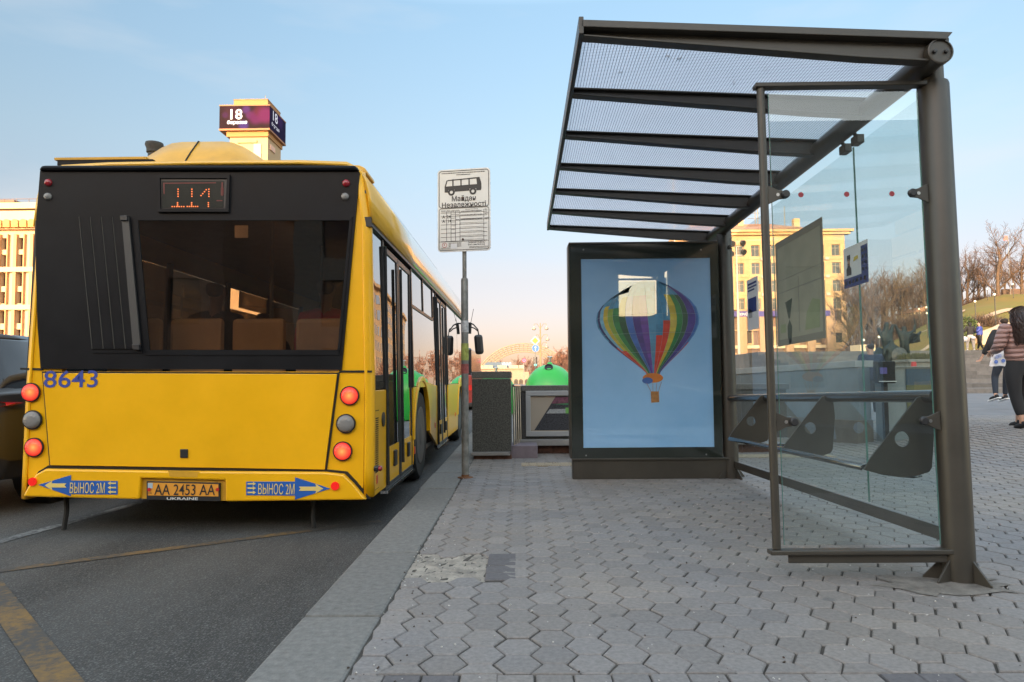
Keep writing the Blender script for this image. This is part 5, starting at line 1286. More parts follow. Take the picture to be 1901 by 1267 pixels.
def led_mat(name, base, spots):
    m = mat(name, (.012, .010, .012), .7, spec=.0); n, l = m.node_tree.nodes, m.node_tree.links; b = n['Principled BSDF']
    t = n.new('ShaderNodeTexCoord'); prev = None
    for (pos, rad, c) in spots:
        vm = n.new('ShaderNodeVectorMath'); vm.operation = 'DISTANCE'; vm.inputs[1].default_value = pos; l.new(t.outputs['Object'], vm.inputs[0])
        mr = n.new('ShaderNodeMapRange'); mr.interpolation_type = 'SMOOTHSTEP'; mr.inputs[1].default_value = rad*.35; mr.inputs[2].default_value = rad; mr.inputs[3].default_value = 1; mr.inputs[4].default_value = 0; l.new(vm.outputs['Value'], mr.inputs[0])
        mx = n.new('ShaderNodeMix'); mx.data_type = 'RGBA'; mx.inputs[7].default_value = (*c, 1)
        if prev is None: mx.inputs[6].default_value = (*base, 1)
        else: l.new(prev, mx.inputs[6])
        l.new(mr.outputs[0], mx.inputs[0]); prev = mx.outputs[2]
    l.new(prev, b.inputs['Emission Color']); b.inputs['Emission Strength'].default_value = .145
    return m
def qp(px, py): p = PY(px, py, Dq); return (p.x, Dq, p.z)
mS = led_mat('led_picture', (.12, .035, .035), [(qp(430, 210), 2.2, (.25, .06, .08)), (qp(457, 204), 1.1, (.40, .10, .45)), (qp(463, 214), 1.0, (.50, .08, .35)), (qp(452, 233), 1.3, (.30, .12, .60)), (qp(475, 218), 1.9, (.62, .05, .28)), (qp(482, 206), 1.5, (.50, .05, .08)), (qp(493, 214), 2.2, (.80, .06, .30)), (qp(418, 214), .8, (.30, .06, .20))])
g = MB(); g.box(q0, q1, Dq, Dq+.1, zq0+.02, zq1-.02); g.build('screen', mS, scr)
mS2 = led_mat('led_picture_navy', (.022, .02, .07), [((q1, Dq+6, tz(205)), 2.0, (.06, .03, .14))])
g = MB(); g.box(q1-.1, q1, Dq+.11, Dq+dep-.1, zq0+.02, zq1-.02); g.build('screen', mS2, scr)
M_GLOW = emis('led_white', (.95, .95, .98), .36)
g = MB(); add_text(g, '18', (tx(438.5), Dq, tz(212.5)), (1, 0, 0), (0, 0, 1), w=tx(450)-tx(428), h=tz(203)-tz(222), bold=.015, lift=.03); add_text(g, 'березня', (tx(440), Dq, tz(228)), (1, 0, 0), (0, 0, 1), w=tx(459)-tx(422), h=tz(224)-tz(233), bold=.02, lift=.03)
g.build('date', M_GLOW, scr)
g = MB(); zc = (zq0+zq1)/2; add_text(g, '18', (q1, Dq+3.1, zc+1.0), (0, 1, 0), (0, 0, 1), w=2.6, h=1.95, bold=.01, lift=.03); add_text(g, 'березня', (q1, Dq+3.3, zc-.9), (0, 1, 0), (0, 0, 1), w=4.2, h=1.0, bold=.015, lift=.03)
g.build('date', emis('led_white_dim', (.6, .6, .68), .24), scr)
g = MB(); g.box(tx(427), tx(491), D+1.6, D+8.6, zq1+.22, tz(180)); g.mat(1); g.box(tx(426.5), tx(491.5), D+1.5, D+8.7, tz(180), tz(178.5)); g.build('cap', [mat('tower_ochre', (.30, .165, .065), .85, var=.1), M_ROOFT], tw)
g = MB(); g.tube([(tx(481), D+3, tz(179)), (tx(481), D+3, tz(166))], .07, 5); g.tube([(tx(433), D+3, tz(179)), (tx(433), D+3, tz(172))], .06, 5); g.tube([(tx(433), D+3, tz(174)), (tx(452), D+3, tz(173))], .05, 4)
for k in range(5): g.tube([(tx(436+k*3.5), D+2.5, tz(174)), (tx(436+k*3.5), D+3.5, tz(174))], .04, 4)
g.build('antenna', M_POLE, tw)
# buildings behind the camera: they throw the evening shade over the stop and stand in its reflections
def back_block(x0, x1, y, h, dep_, label, m_):
    t = thing('brick_building', label, 'building', ((x0+x1)/2, y, 0))
    hl = []; nx_ = int((x1-x0)/3.6)
    for i in range(nx_):
        for j in range(int(h/3.4)-1): xx = x0+(x1-x0)*(i+.5)/nx_; hl.append((xx-.8, xx+.8, 1.6+3.4*j, 3.7+3.4*j))
    g = MB(); g.box(x0, x1, y-dep_, y-.4, -.2, h); rect_hole_wall(g, x0, x1, -.2, h, y-.4, .4, hl); g.build('wall', m_, t)
    g = MB()
    for a_, b_, c_, d_ in hl: g.box(a_, b_, y-.38, y-.3, c_, d_)
    g.build('window', M_WIN, t)
    g = MB(); g.box(x0-.4, x1+.4, y-dep_, y+.5, h, h+.5); g.build('cornice', m_, t)
back_block(-60, -14.6, -24, 13.0, 12, 'long brick building behind the viewer on the far side of the road', mat('back_brick', (.26, .15, .10), .85, var=.15))
back_block(-11.4, 5.4, -25, 13.6, 14, 'grey stucco building straight behind the viewer', mat('back_stucco', (.30, .25, .20), .85, var=.1))
back_block(11.0, 26, -25, 13.2, 14, 'pale stucco building behind the viewer across the added sky gap', mat('back_stucco2', (.28, .24, .20), .85, var=.1))
back_block(5.6, 10.8, -27, 3.9, 3, 'added low block at the foot of the gap between the stucco buildings', mat('back_ochre', (.34, .23, .13), .85, var=.1))  # unseen block added to bound the sky gap reflected in the poster
back_block(26.5, 75, -27, 12.6, 12, 'ochre building behind the viewer on the plaza side', mat('back_ochre', (.34, .23, .13), .85, var=.1))

back_block(-26, 6, -46, 11.4, 10, 'added low brick block behind the viewer, screening sun from the gap', mat('back_brick', (.26, .15, .10)))  # unseen block added to stop sun coming through the gap
# the long stone block down the right side of the street, seen mirrored in the bus windows
sb2 = thing('street_block', 'long sunlit stone block behind the poster case, mirrored in the bus windows', 'building', (32, 180, 0))
d2 = Vector((9, 94, 0)).normalized(); n3 = Vector((d2.y, -d2.x, 0)); q0_ = Vector((26, 137, 0))
g = MB(); g.prism([q0_, q0_+d2*94, q0_+d2*94+n3*7, q0_+n3*10], (0, 0, 21.5)); g.prism([q0_-n3*.6-d2*.6+Vector((0, 0, 21.5)), q0_+d2*94-n3*.6+Vector((0, 0, 21.5)), q0_+d2*94+n3*7+Vector((0, 0, 21.5)), q0_+n3*10-d2*.6+Vector((0, 0, 21.5))], (0, 0, .8)); g.build('wall', M_STONE2, sb2)
for k in range(24):
    for j in range(6):
        g = MB(); p_ = q0_+d2*(2.2+k*3.8)-n3*.02; z = 1.8+j*3.3
        g.prism([p_+Vector((0, 0, z)), p_+d2*1.6+Vector((0, 0, z)), p_+d2*1.6+Vector((0, 0, z+2)), p_+Vector((0, 0, z+2))], -n3*.03); g.build('window', M_WIN, sb2)
# pavilion with roof letters, arch, lamp mast, road signs, signal
D = 120.0
pv = thing('domed_pavilion', 'low cream pavilion with grey roof and blue-white roof letters', 'building', (PY(925, 700, D).x, D, 0))
def vx(px): return PY(px, 700, D).x
def vz(py): return PY(940, py, D).z
g = MB(); g.box(vx(884), vx(972), D, D+10, -1, vz(685)); g.box(vx(952), vx(982), D-.4, D+9, -1, vz(691)); g.build('wall', mat('pavilion_wall', (.25, .20, .15), .85, var=.1), pv)
g = MB(); g.add([(vx(893), D, vz(683)), (vx(952), D, vz(683)), (vx(952), D+10, vz(683)), (vx(893), D+10, vz(683)), (vx(902), D+3, vz(672)), (vx(944), D+3, vz(672)), (vx(944), D+7, vz(672)), (vx(902), D+7, vz(672))], [(0, 1, 5, 4), (1, 2, 6, 5), (2, 3, 7, 6), (3, 0, 4, 7), (4, 5, 6, 7)]); g.build('roof', mat('slate_roof', (.13, .16, .18), .7, var=.1), pv)
g = MB(); g.box(vx(883), vx(973), D-.4, D-.01, vz(685), vz(683.5))
for px in (893, 902, 911, 928, 937, 949, 958, 968): g.box(vx(px)-.4, vx(px)+.4, D-.4, D+.3, vz(683.5), vz(678.5))
g.build('balustrade', mat('pavilion_trim', (.34, .28, .22), .8), pv)
g = MB(); add_text(g, 'ЦНАП', (vx(940.5), D-.3, vz(677)), (1, 0, 0), (0, 0, 1), w=vx(949)-vx(932), h=vz(673)-vz(681), bold=.01, lift=.02); g.mat(1); add_text(g, 'ЦНАП', (vx(941), D-.28, vz(677.3)), (1, 0, 0), (0, 0, 1), w=vx(949)-vx(932), h=vz(673)-vz(681), bold=.05, lift=.0); g.build('roof_letters', [mat('pavilion_letters', (.40, .40, .42), .5), mat('letter_blue', (.05, .20, .42), .5)], pv)
g = MB()
for px in (958, 967, 978): g.box(vx(px)-.35, vx(px)+.35, D-.45, D-.41, -1, vz(708)); g.lathe([(.35, 0), (.35, .04)], (vx(px), D-.41, vz(708)), 12, Vector((0, -1, 0)).to_track_quat('Z', 'Y').to_matrix())
g.build('arched_opening', M_DARKIN, pv)
D = 420.0
ac = thing('steel_arch', 'huge ribbed steel arch glowing in low sun far down the street', 'arch', (PY(970, 690, D).x, D, 0))
cA = PY(973, 735, D); rA = (PY(973, 643, D)-cA).length
g = MB()
for k in range(5):
    r_ = rA*(1.05-.04*k); yy = D+k*1.0
    g.tube([(cA.x+r_*1.02*cos(a), yy, cA.z+r_*sin(a)) for a in [pi*(.02+.96*q/36) for q in range(37)]], .33, 5)
for q in range(0, 37): a = pi*(.02+.96*q/36); g.tube([(cA.x+rA*1.06*cos(a), D, cA.z+rA*1.04*sin(a)), (cA.x+rA*.92*cos(a), D+4, cA.z+rA*.90*sin(a))], .16, 4)
g.build('rib', mat('sunlit_steel', (.27, .20, .13), .6, metal=.1), ac)
D = 88.0
c = PY(1004, 715, D); lm = thing('lamp_mast', 'tall ornate street lamp with hanging globes down the road', 'street lamp', (c.x, D, 0))
g = MB(); zt3 = PY(1003, 600, D).z; g.lathe([(.28, -.2), (.25, .8), (.13, 1.0), (.10, zt3*.7), (.05, zt3)], (c.x, D, 0), 10)
arms = ((612, .62), (641, .85), (630, -.85), (612, -.7), (625, .3))
for k, (py, dx) in enumerate(((608, .75), (608, -.75), (628, .85), (628, -.5), (642, .75), (642, -.6))):
    z = PY(1003, py-4, D).z; g.tube([(c.x, D, z-.5), (c.x+dx*.5, D, z+.15), (c.x+dx, D, z+.15), (c.x+dx*1.05, D, z-.1)], .035, 5)
g.build('mast', mat('ochre_mast', (.25, .15, .08), .6), lm)
for k, (py, dx) in enumerate(((608, .75), (608, -.75), (628, .85), (628, -.5), (642, .75), (642, -.6))):
    z = PY(1003, py-4, D).z; g = MB(); g.ball((c.x+dx*1.05, D, z-.45), (.26, .26, .2), 10, 6); g.tube([(c.x+dx*1.05, D, z-.1), (c.x+dx*1.05, D, z-.3)], .03, 5); g.build('globe', mat('frosted_globe', (.28, .25, .22), .3), lm, smooth=60)
D = 46.0
c = PY(994, 715, D); rs_ = thing('road_sign_post', 'post carrying a yellow diamond above a blue arrow disc', 'road sign', (c.x, D, 0))
zt4 = PY(994, 626, D).z; g = MB(); g.tube([(c.x, D, -.2), (c.x, D, zt4)], .04, 8); g.build('post', M_POLE, rs_)
def dia(mb, ce, s, y, d): mb.prism([(ce.x-s, y, ce.z), (ce.x, y, ce.z-s), (ce.x+s, y, ce.z), (ce.x, y, ce.z+s)], (0, d, 0))
e1_ = PY(993.5, 633, D); g = MB(); dia(g, e1_, .32, D-.06, .02); g.mat(1); dia(g, e1_, .21, D-.064, .003); g.build('priority_sign', [mat('far_sign_white', (.36, .36, .36), .5), mat('sign_yellow', (.42, .27, .02), .5)], rs_)
e2_ = PY(994, 647, D); g = MB(); M_ = Vector((0, -1, 0)).to_track_quat('Z', 'Y').to_matrix()
g.lathe([(.24, 0), (.24, .02)], (e2_.x, D-.05, e2_.z), 24, M_); g.mat(1); g.lathe([(.225, .021), (.225, .024)], (e2_.x, D-.05, e2_.z), 24, M_)
g.mat(0); g.prism([(e2_.x-.025, D-.078, e2_.z-.16), (e2_.x+.025, D-.078, e2_.z-.16), (e2_.x+.025, D-.078, e2_.z+.04), (e2_.x+.075, D-.078, e2_.z+.02), (e2_.x, D-.078, e2_.z+.17), (e2_.x-.075, D-.078, e2_.z+.02), (e2_.x-.025, D-.078, e2_.z+.04)], (0, .003, 0))
g.build('arrow_sign', [mat('far_sign_white', (.36, .36, .36), .5), mat('sign_blue', (.02, .12, .42), .5)], rs_)
c = PY(994.5, 700, 48); ts = thing('traffic_light', 'dark traffic light showing pale green behind the green bell', 'traffic light', (c.x-.0, 48, 0))
g = MB(); t0_, t1_ = PY(994, 663, 48), PY(994, 681, 48); g.box(t0_.x-.13, t0_.x+.13, 48, 48.15, t1_.z, t0_.z); g.tube([(t0_.x, 48.1, -.2), (t0_.x, 48.1, t1_.z)], .05, 8); g.build('housing', M_BLK, ts)
for k in range(3):
    g = MB(); z = lerp(t1_.z, t0_.z, (k+.5)/3); g.lathe([(.09, 0), (.07, .03), (.01, .04)], (t0_.x-.01, 47.99, z), 14, M_); g.build('lens', [emis('green_signal', (.2, 1, .85), .5), mat('dead_lens', (.03, .02, .02), .3), mat('dead_lens_red', (.06, .01, .01), .3)][k], ts)
c = PY(973, 705, 70); ns = thing('no_stopping_sign', 'small round red-bordered sign in front of the far trees', 'road sign', (c.x, 70, 0))
g = MB(); e3 = PY(973, 669.5, 70); g.tube([(c.x, 70, -.2), (c.x, 70, e3.z+.2)], .035, 6); g.build('post', M_POLE, ns)
g = MB(); g.lathe([(.25, 0), (.25, .02)], (e3.x, 69.95, e3.z), 22, M_); g.mat(1); g.lathe([(.18, .021), (.18, .024)], (e3.x, 69.95, e3.z), 22, M_); g.mat(0)
for s_ in (-1, 1): g.prism([(e3.x-.13, 69.92, e3.z-s_*.13-.02), (e3.x+.13, 69.92, e3.z+s_*.13-.02), (e3.x+.13, 69.92, e3.z+s_*.13+.03), (e3.x-.13, 69.92, e3.z-s_*.13+.03)], (0, .003, 0))
g.build('disc', [mat('sign_red2', (.38, .02, .04), .5), mat('sign_pale_blue', (.12, .12, .26), .5)], ns)
# floodlight mast in front of the stone building
D = 62.0
c = PY(1373, 690, D); fm = thing('floodlight_mast', 'slim pale mast with four floodlights before the stone building', 'mast', (c.x, D, .5))
ztf = PY(1366, 470, D).z; g = MB(); g.lathe([(.16, 0), (.13, 2), (.07, ztf-.5)], (c.x, D, .5), 10); g.box(c.x-.7, c.x+.7, D-.05, D+.05, ztf-.25, ztf-.17); g.box(c.x-.7, c.x+.7, D-.05, D+.05, ztf+.55, ztf+.62); g.tube([(c.x, D, ztf-.3), (c.x, D, ztf+.6)], .06, 6); g.build('mast', mat('pale_mast', (.42, .38, .33), .5), fm)
for dx, dz in ((-.45, -.05), (.45, .1), (-.35, .85), (.4, .9)):
    g = MB(); g.lathe([(.10, 0), (.24, .12), (.26, .34), (.24, .36)], (c.x+dx, D-.1, ztf+dz), 12, Vector((dx, -1, -.35)).to_track_quat('Z', 'Y').to_matrix()); g.build('floodlight', M_BLK, fm, smooth=40)
# white pole with flaking paint behind the shelter roof
c = PY(1252, 430, 60); g = MB(); g.lathe([(.10, 0), (.07, PY(1247, 318, 60).z)], (c.x, 60, .0), 8); tag(g.build('flag_pole', mat('pale_mast', (.42, .38, .33), .5)), 'slender pale pole rising behind the poster case and shelter roof', 'pole')

# ================================================================== CARS
def car(name_label, loc, rot, paint, L=4.5, W=1.86, H=1.48, group=None, tail_on=False, sedan=True):
    t = thing('parked_car', name_label, 'car', (0, 0, 0), group)
    W2 = W/2
    def sec(y, half, z0, z1): return [(-half*.94, y, z0), (-half, y, z0+.15), (-half*1.0, y, lerp(z0, z1, .62)), (-half*.93, y, z1-.04), (-half*.80, y, z1), (half*.80, y, z1), (half*.93, y, z1-.04), (half*1.0, y, lerp(z0, z1, .62)), (half, y, z0+.15), (half*.94, y, z0)]
    g = MB(); g.loft([sec(0, W2*.88, .34, .98*H/1.5), sec(.10, W2*.97, .28, 1.02*H/1.5), sec(.6, W2, .26, 1.04*H/1.5), sec(L*.55, W2, .26, .98*H/1.5), sec(L*.82, W2*.98, .26, .86*H/1.5), sec(L-.10, W2*.92, .28, .74*H/1.5), sec(L, W2*.80, .34, .62*H/1.5)], caps=True, closed=True)
    g.build('body', paint, t, smooth=40, bevel=.015)
    zc = .98*H/1.5; g = MB(); r0 = [( -W2*.86, zc), (-W2*.66, H-.06), (-W2*.55, H), (W2*.55, H), (W2*.66, H-.06), (W2*.86, zc)]
    def gs(y, k, zz): return [(x*k, y, min(z, zz) if z > zc else z-.02) for x, z in r0]
    ys_ = (.18, .62, 1.2, L*.48, L*.66) if sedan else (.12, .35, .9, L*.48, L*.66)
    g.loft([gs(ys_[0], 1, zc+.02), gs(ys_[1], .98, H-.03), gs(ys_[2], 1, H), gs(ys_[3], .99, H-.02), gs(ys_[4], .97, zc+.0)], caps=True)
    g.build('cabin', mat('car_glass', (.018, .02, .024), .06, spec=.9), t, smooth=50)
    g = MB(); g.loft([[(x*W2, y, z) for x, z in ((-.60, H-.035), (-.5, H+.006), (0, H+.018), (.5, H+.006), (.60, H-.035))] for y in (ys_[1]+.05, ys_[2], L*.42)]); g.build('roof', paint, t, smooth=50, thick=.02)
    for yw in (.82, L-.88):
        for s_ in (-1, 1):
            g = MB(); Mx = Vector((s_, 0, 0)).to_track_quat('Z', 'Y').to_matrix(); g.lathe([(.20, -.2), (.30, -.21), (.335, -.17), (.335, -.03), (.31, .012), (.215, .01)], (s_*(W2-.02), yw, .335), 24, Mx); wh_ = g.build('wheel', M_RUB, t, smooth=40)
            g = MB(); g.lathe([(.215, .005), (.20, -.01), (.06, -.03), (.05, .0), (.01, .0)], (s_*(W2-.02), yw, .335), 16, Mx); g.build('rim', M_STEEL, wh_, smooth=40)
            g = MB(); g.lathe([(.375, -.25), (.375, -.02), (.34, -.02), (.34, -.25)], (s_*(W2-.01), yw, .34), 24, Mx); g.build('wheel_arch', M_BLK, t)
    for s_ in (-1, 1):
        zl = .80*H/1.5
        zl = .86*H/1.5; g = MB(); g.prism([(s_*W2*.40, -.03, zl-.07), (s_*W2*.40, -.03, zl+.06), (s_*W2*.78, .0, zl+.075), (s_*W2*1.0, .12, zl+.045), (s_*W2*.82, .0, zl-.01)], (0, .10, 0)); g.build('tail_light', mat('car_tail_red', (.50, .02, .025), .15, coat=.8, emit=(1, .03, .03), es=.03), t)
        g = MB(); g.prism([(s_*W2*.6, L-.05, zl-.16), (s_*W2*.9, L-.15, zl-.14), (s_*W2*.9, L-.15, zl-.02), (s_*W2*.6, L-.05, zl-.04)], (0, .03, 0)); g.build('headlight', mat('headlight_glass', (.5, .5, .5), .1), t)
    g = MB(); g.box(-W2*.9, W2*.9, -.05, .12, .24, .52); g.build('bumper', mat('dark_bumper', (.03, .03, .03), .6), t, bevel=.03)
    g = MB(); g.box(-.26, .26, -.062, -.051, .62, .74); g.build('number_plate', M_WHITE, t)
    t.location = loc; t.rotation_euler = (0, 0, rot)
    return t
M_CARG = mat('grey_brown_metallic', (.045, .040, .037), .30, metal=.4, coat=.6)
car('grey-brown car beside the left flank of the bus, red tail light showing', (-5.10, 5.60, -.15), 0, M_CARG, H=1.50, L=4.6, W=1.92, sedan=False)
car('dark low car parked before the portico left of the thin shelter tube', (PY(1385, 690, 55).x, 55, .05), radians(-72), mat('dark_teal_car', (.04, .05, .055), .3, coat=.8), group='cars parked before the stone building')
car('silver hatchback behind the parapet, seen through the shelter glass', (PY(1478, 690, 58).x, 58, .7), radians(-80), mat('silver_car', (.30, .29, .28), .3, metal=.5, coat=.6), group='cars parked before the stone building', sedan=False)
car('dark grey car right of the silver hatchback behind the parapet', (PY(1518, 690, 61).x, 61, .75), radians(-80), mat('charcoal_car', (.06, .06, .062), .3, coat=.6), group='cars parked before the stone building')
van = thing('red_bus', 'red vehicle showing as a sliver left of the granite pillar', 'bus', (PY(868, 760, 24).x-1.0, 24, -.15))
vx_ = PY(877, 760, 24).x
g = MB(); g.box(vx_-2.3, vx_, 24, 30, .05, 1.08); g.build('body', mat('red_van_paint', (.22, .02, .018), .35, coat=.5), van, bevel=.05)
g = MB(); g.box(vx_-2.27, vx_-.03, 24.02, 29.9, 1.085, 2.0); g.build('cabin', mat('car_glass', (.018, .02, .024), .06), van, bevel=.06)
g = MB(); g.box(vx_-2.28, vx_-.0, 23.95, 24.1, -.02, .12); g.build('bumper', M_BLK, van, bevel=.02)
for s_ in (-2.2, -.12):
    for yy in (25, 28.8):
        g = MB(); g.lathe([(.2, 0), (.36, .0), (.36, .2), (.2, .2)], (vx_+s_-.1, yy, .2), 20, Vector((1, 0, 0)).to_track_quat('Z', 'Y').to_matrix()); g.build('wheel', M_RUB, van)
g = MB(); g.box(vx_-.12, vx_-.02, 23.985, 24.0, .55, .72); g.build('tail_light', mat('car_tail_red', (.5, .02, .02)), van)

# ================================================================== TREES
def make_tree(seed, height, spread, trunk_r, lean=0.0, twig=1.0, open_=.5, rmin=.011):
    """trunk with limbs, and a crown of real twigs, both about the local origin"""
    r = random.Random(seed); T, Cc = MB(), MB()
    def branch(p, d, L, rad, lev):
        n = 4 if lev < 2 else 3; pts, rr = [p.copy()], [rad]; q = p.copy(); dd = d.copy()
        for i in range(n):
            w0 = .06 if lev == 0 else .17; dd = (dd + Vector((r.gauss(0, w0), r.gauss(0, w0), r.gauss(.05, .08)))*(.6+.25*lev)).normalized()
            q = q + dd*(L/n); pts.append(q.copy()); rr.append(max(rmin, rad*(1-.55*(i+1)/n)))
        (T if lev < 2 else Cc).tube(pts, rr, (7, 5, 4, 3, 3)[lev], cap=False)
        if lev == 4: return
        k = (r.randint(5, 7), r.randint(4, 6), r.randint(4, 6), r.randint(3, 5))[lev]
        if lev == 3: k = int(k*twig)
        for j in range(k):
            t = lerp(.35 if lev else open_, 1.0, (j+r.random()*.8)/k); f = t*n; i = min(int(f), n-1); b = pts[i].lerp(pts[i+1], f-i)
            az = r.uniform(0, 2*pi); tilt = r.uniform(.45, .95) if lev else r.uniform(.35, .8)
            e1 = dd.orthogonal().normalized(); e2 = dd.cross(e1)
            nd = (dd*cos(tilt) + (e1*cos(az)+e2*sin(az))*sin(tilt)*spread).normalized()
            if lev >= 1: nd = (nd+Vector((0, 0, .18))).normalized()
            branch(b, nd, L*(.62, .58, .55, .55)[lev]*r.uniform(.75, 1.15), rad*(.50, .48, .5, .55)[lev]*(1-.35*t) + .0, lev+1)
        if lev < 3: branch(pts[-1], dd, L*.62, rr[-1]*.95, lev+1)
    branch(Vector((0, 0, -.4)), Vector((lean, r.uniform(-.05, .05), 1)).normalized(), height*.46, trunk_r, 0)
    a = T.build('trunk', M_BARK, None, smooth=60); b = Cc.build('crown', M_TWIG, None)
    res = (a.data, b.data); bpy.data.objects.remove(a); bpy.data.objects.remove(b); return res
TV = [make_tree(3, 10, 1.15, .30, 0, 1.0, .22), make_tree(5, 10, .85, .26, .06), make_tree(8, 10, 1.15, .27, -.04, 1.0, .22), make_tree(14, 10, .75, .22, .0, 1.2, .25)]
TVF = [make_tree(21, 10, 1.1, .30, 0, 1.0, .3, .030), make_tree(25, 10, .9, .26, .04, 1.0, .25, .030)]
M_TWIG2 = mat('reddish_twigs', (.165, .085, .062), .9, var=.3, scale=.8)
BUSHV = []
for sd_ in (31, 32):
    r = random.Random(sd_); g = MB()
    for k in range(420):
        a, el = r.uniform(0, 2*pi), r.uniform(.05, 1.45); L = r.uniform(.5, 1.0); b0 = Vector((r.gauss(0, .25), r.gauss(0, .25), 0)); d = Vector((cos(a)*cos(el), sin(a)*cos(el), sin(el)))
        m_ = b0+d*L*.55+Vector((r.gauss(0, .05), r.gauss(0, .05), .03)); g.tube([b0, m_, b0+d*L+Vector((r.gauss(0, .1), r.gauss(0, .1), 0))], [.016, .010, .004], 3, False)
    o = g.build('bush', M_TWIG, None); BUSHV.append(o.data); bpy.data.objects.remove(o)
def put_tree(v, loc, h, label, group, rz=None, cat='tree', name='bare_tree'):
    t = thing(name, label, cat, loc, group); s_ = h/10*.92
    for nm, me in zip(('trunk', 'crown'), (TV+TVF)[v]):
        o = bpy.data.objects.new(nm, me); COL.objects.link(o); o.parent = t
    t.scale = (s_, s_, s_); t.rotation_euler = (0, 0, RNG.uniform(0, 6.28) if rz is None else rz)
    return t
def tree_px(v, px, pb, pt, D, label, group, z=None, rz=None):
    c = PY(px, pb, D); zt_ = PY(px, pt, D).z; z0 = c.z if z is None else z
    return put_tree(v, (c.x, D, z0-.3), (zt_-z0)+.3, label, group, rz)
tree_px(0, 1853, 556, 385, 98, 'tallest bare tree on the hill crest, thick forked trunk', 'bare trees on the right-hand hill', rz=.6)
tree_px(2, 1897, 553, 405, 100, 'broad bare tree at the right picture edge on the hill', 'bare trees on the right-hand hill', rz=2.0)
tree_px(1, 1830, 560, 450, 104, 'slim leaning bare tree just left of the tallest hill tree', 'bare trees on the right-hand hill', rz=4)
g1 = 'bare trees on the right-hand hill'
for px, pb, pt, D_, v in ((1797, 566, 440, 108, 1), (1806, 562, 470, 112, 3), (1818, 560, 462, 110, 2), (1840, 560, 480, 118, 3), (1868, 556, 470, 116, 1), (1880, 556, 455, 120, 3), (1786, 570, 450, 114, 2)):
    tree_px(v, px, pb, pt, D_, 'thin bare brown tree in the row between post and tallest hill tree' if px < 1845 else 'thin bare brown tree behind the tallest hill tree', g1)
g2 = 'dense bare trees seen through the shelter glass'
lst = [(1590, 655, 468, 100, 3), (1602, 650, 480, 96, 1), (1611, 650, 455, 104, 0), (1624, 640, 478, 98, 2), (1636, 632, 478, 108, 3), (1647, 625, 474, 104, 1), (1660, 612, 482, 110, 0), (1672, 606, 486, 106, 3), (1684, 600, 488, 112, 2), (1697, 596, 487, 106, 1), (1708, 590, 468, 110, 0), (1720, 585, 465, 108, 3), (1734, 580, 478, 112, 2), (1750, 576, 470, 110, 1), (1766, 572, 470, 112, 3),
       (1616, 645, 500, 118, 2), (1642, 630, 505, 120, 0), (1668, 610, 500, 122, 1), (1692, 600, 500, 124, 3), (1716, 590, 492, 122, 2), (1742, 580, 490, 126, 0), (1586, 655, 560, 90, 2), (1598, 652, 545, 92, 3), (1580, 655, 540, 112, 0)]
for k, (px, pb, pt, D_, v) in enumerate(lst):
    tree_px(v, px, pb, pt, D_, 'bare tree in the dense row beyond the bronze figures' if px < 1700 else 'bare tree on the slope behind the thick shelter post', g2)
# mistletoe ball tree tops are left to the crowns; shrubs on the hill
def bush(px, D_, s_, label, k, z=None):
    p = hill_at(px, D_) if z is None else Vector((PY(px, 650, D_).x, D_, z))
    o = bpy.data.objects.new('bare_shrub', BUSHV[k % 2]); COL.objects.link(o); o.location = p-Vector((0, 0, .1)); o.scale = (s_*1.2, s_*1.2, s_*.9); o.rotation_euler = (0, 0, k*1.7)
    tag(o, label, 'shrub', 'bare shrubs on the hill')
bush(1832, 68, 1.7, 'large russet bare shrub on the slope above the two standing people', 0)
bush(1815, 71, 1.3, 'russet shrub beside the large one on the slope', 1); bush(1852, 69, 1.1, 'low russet shrub right of the large one on the slope', 3)
for k in range(9): bush(1782+k*14, 107+k % 3*3, 1.7+.3*(k % 2), 'low brown shrub in the thicket along the hill crest', k)
for k in range(12): bush(1585+k*13, 92+k % 4*3, 2.4+.4*(k % 3), 'low brown shrub at the foot of the dense row of bare trees', k)
c = hill_at(1794, 60); o = bpy.data.objects.new('evergreen_shrub', None)
r = random.Random(77); g = MB()
for k in range(900):
    d = Vector((r.gauss(0, 1), r.gauss(0, 1), r.gauss(0, 1))).normalized()*r.uniform(.6, 1.0); p = c+Vector((d.x*1.0, d.y*1.0, 1.1+d.z*1.15)); n_1 = Vector((r.gauss(0, 1), r.gauss(0, 1), r.gauss(0, 1))).normalized(); e_ = n_1.orthogonal().normalized(); f_ = n_1.cross(e_); q = .13
    g.add([p-e_*q, p+f_*q*.5, p+e_*q, p-f_*q*.5], [(0, 1, 2, 3)])
bpy.data.objects.remove(o)
tag(g.build('evergreen_shrub', mat('evergreen_leaf', (.05, .075, .02), .7, var=.4)), 'rounded green shrub just right of the thick shelter post', 'shrub')
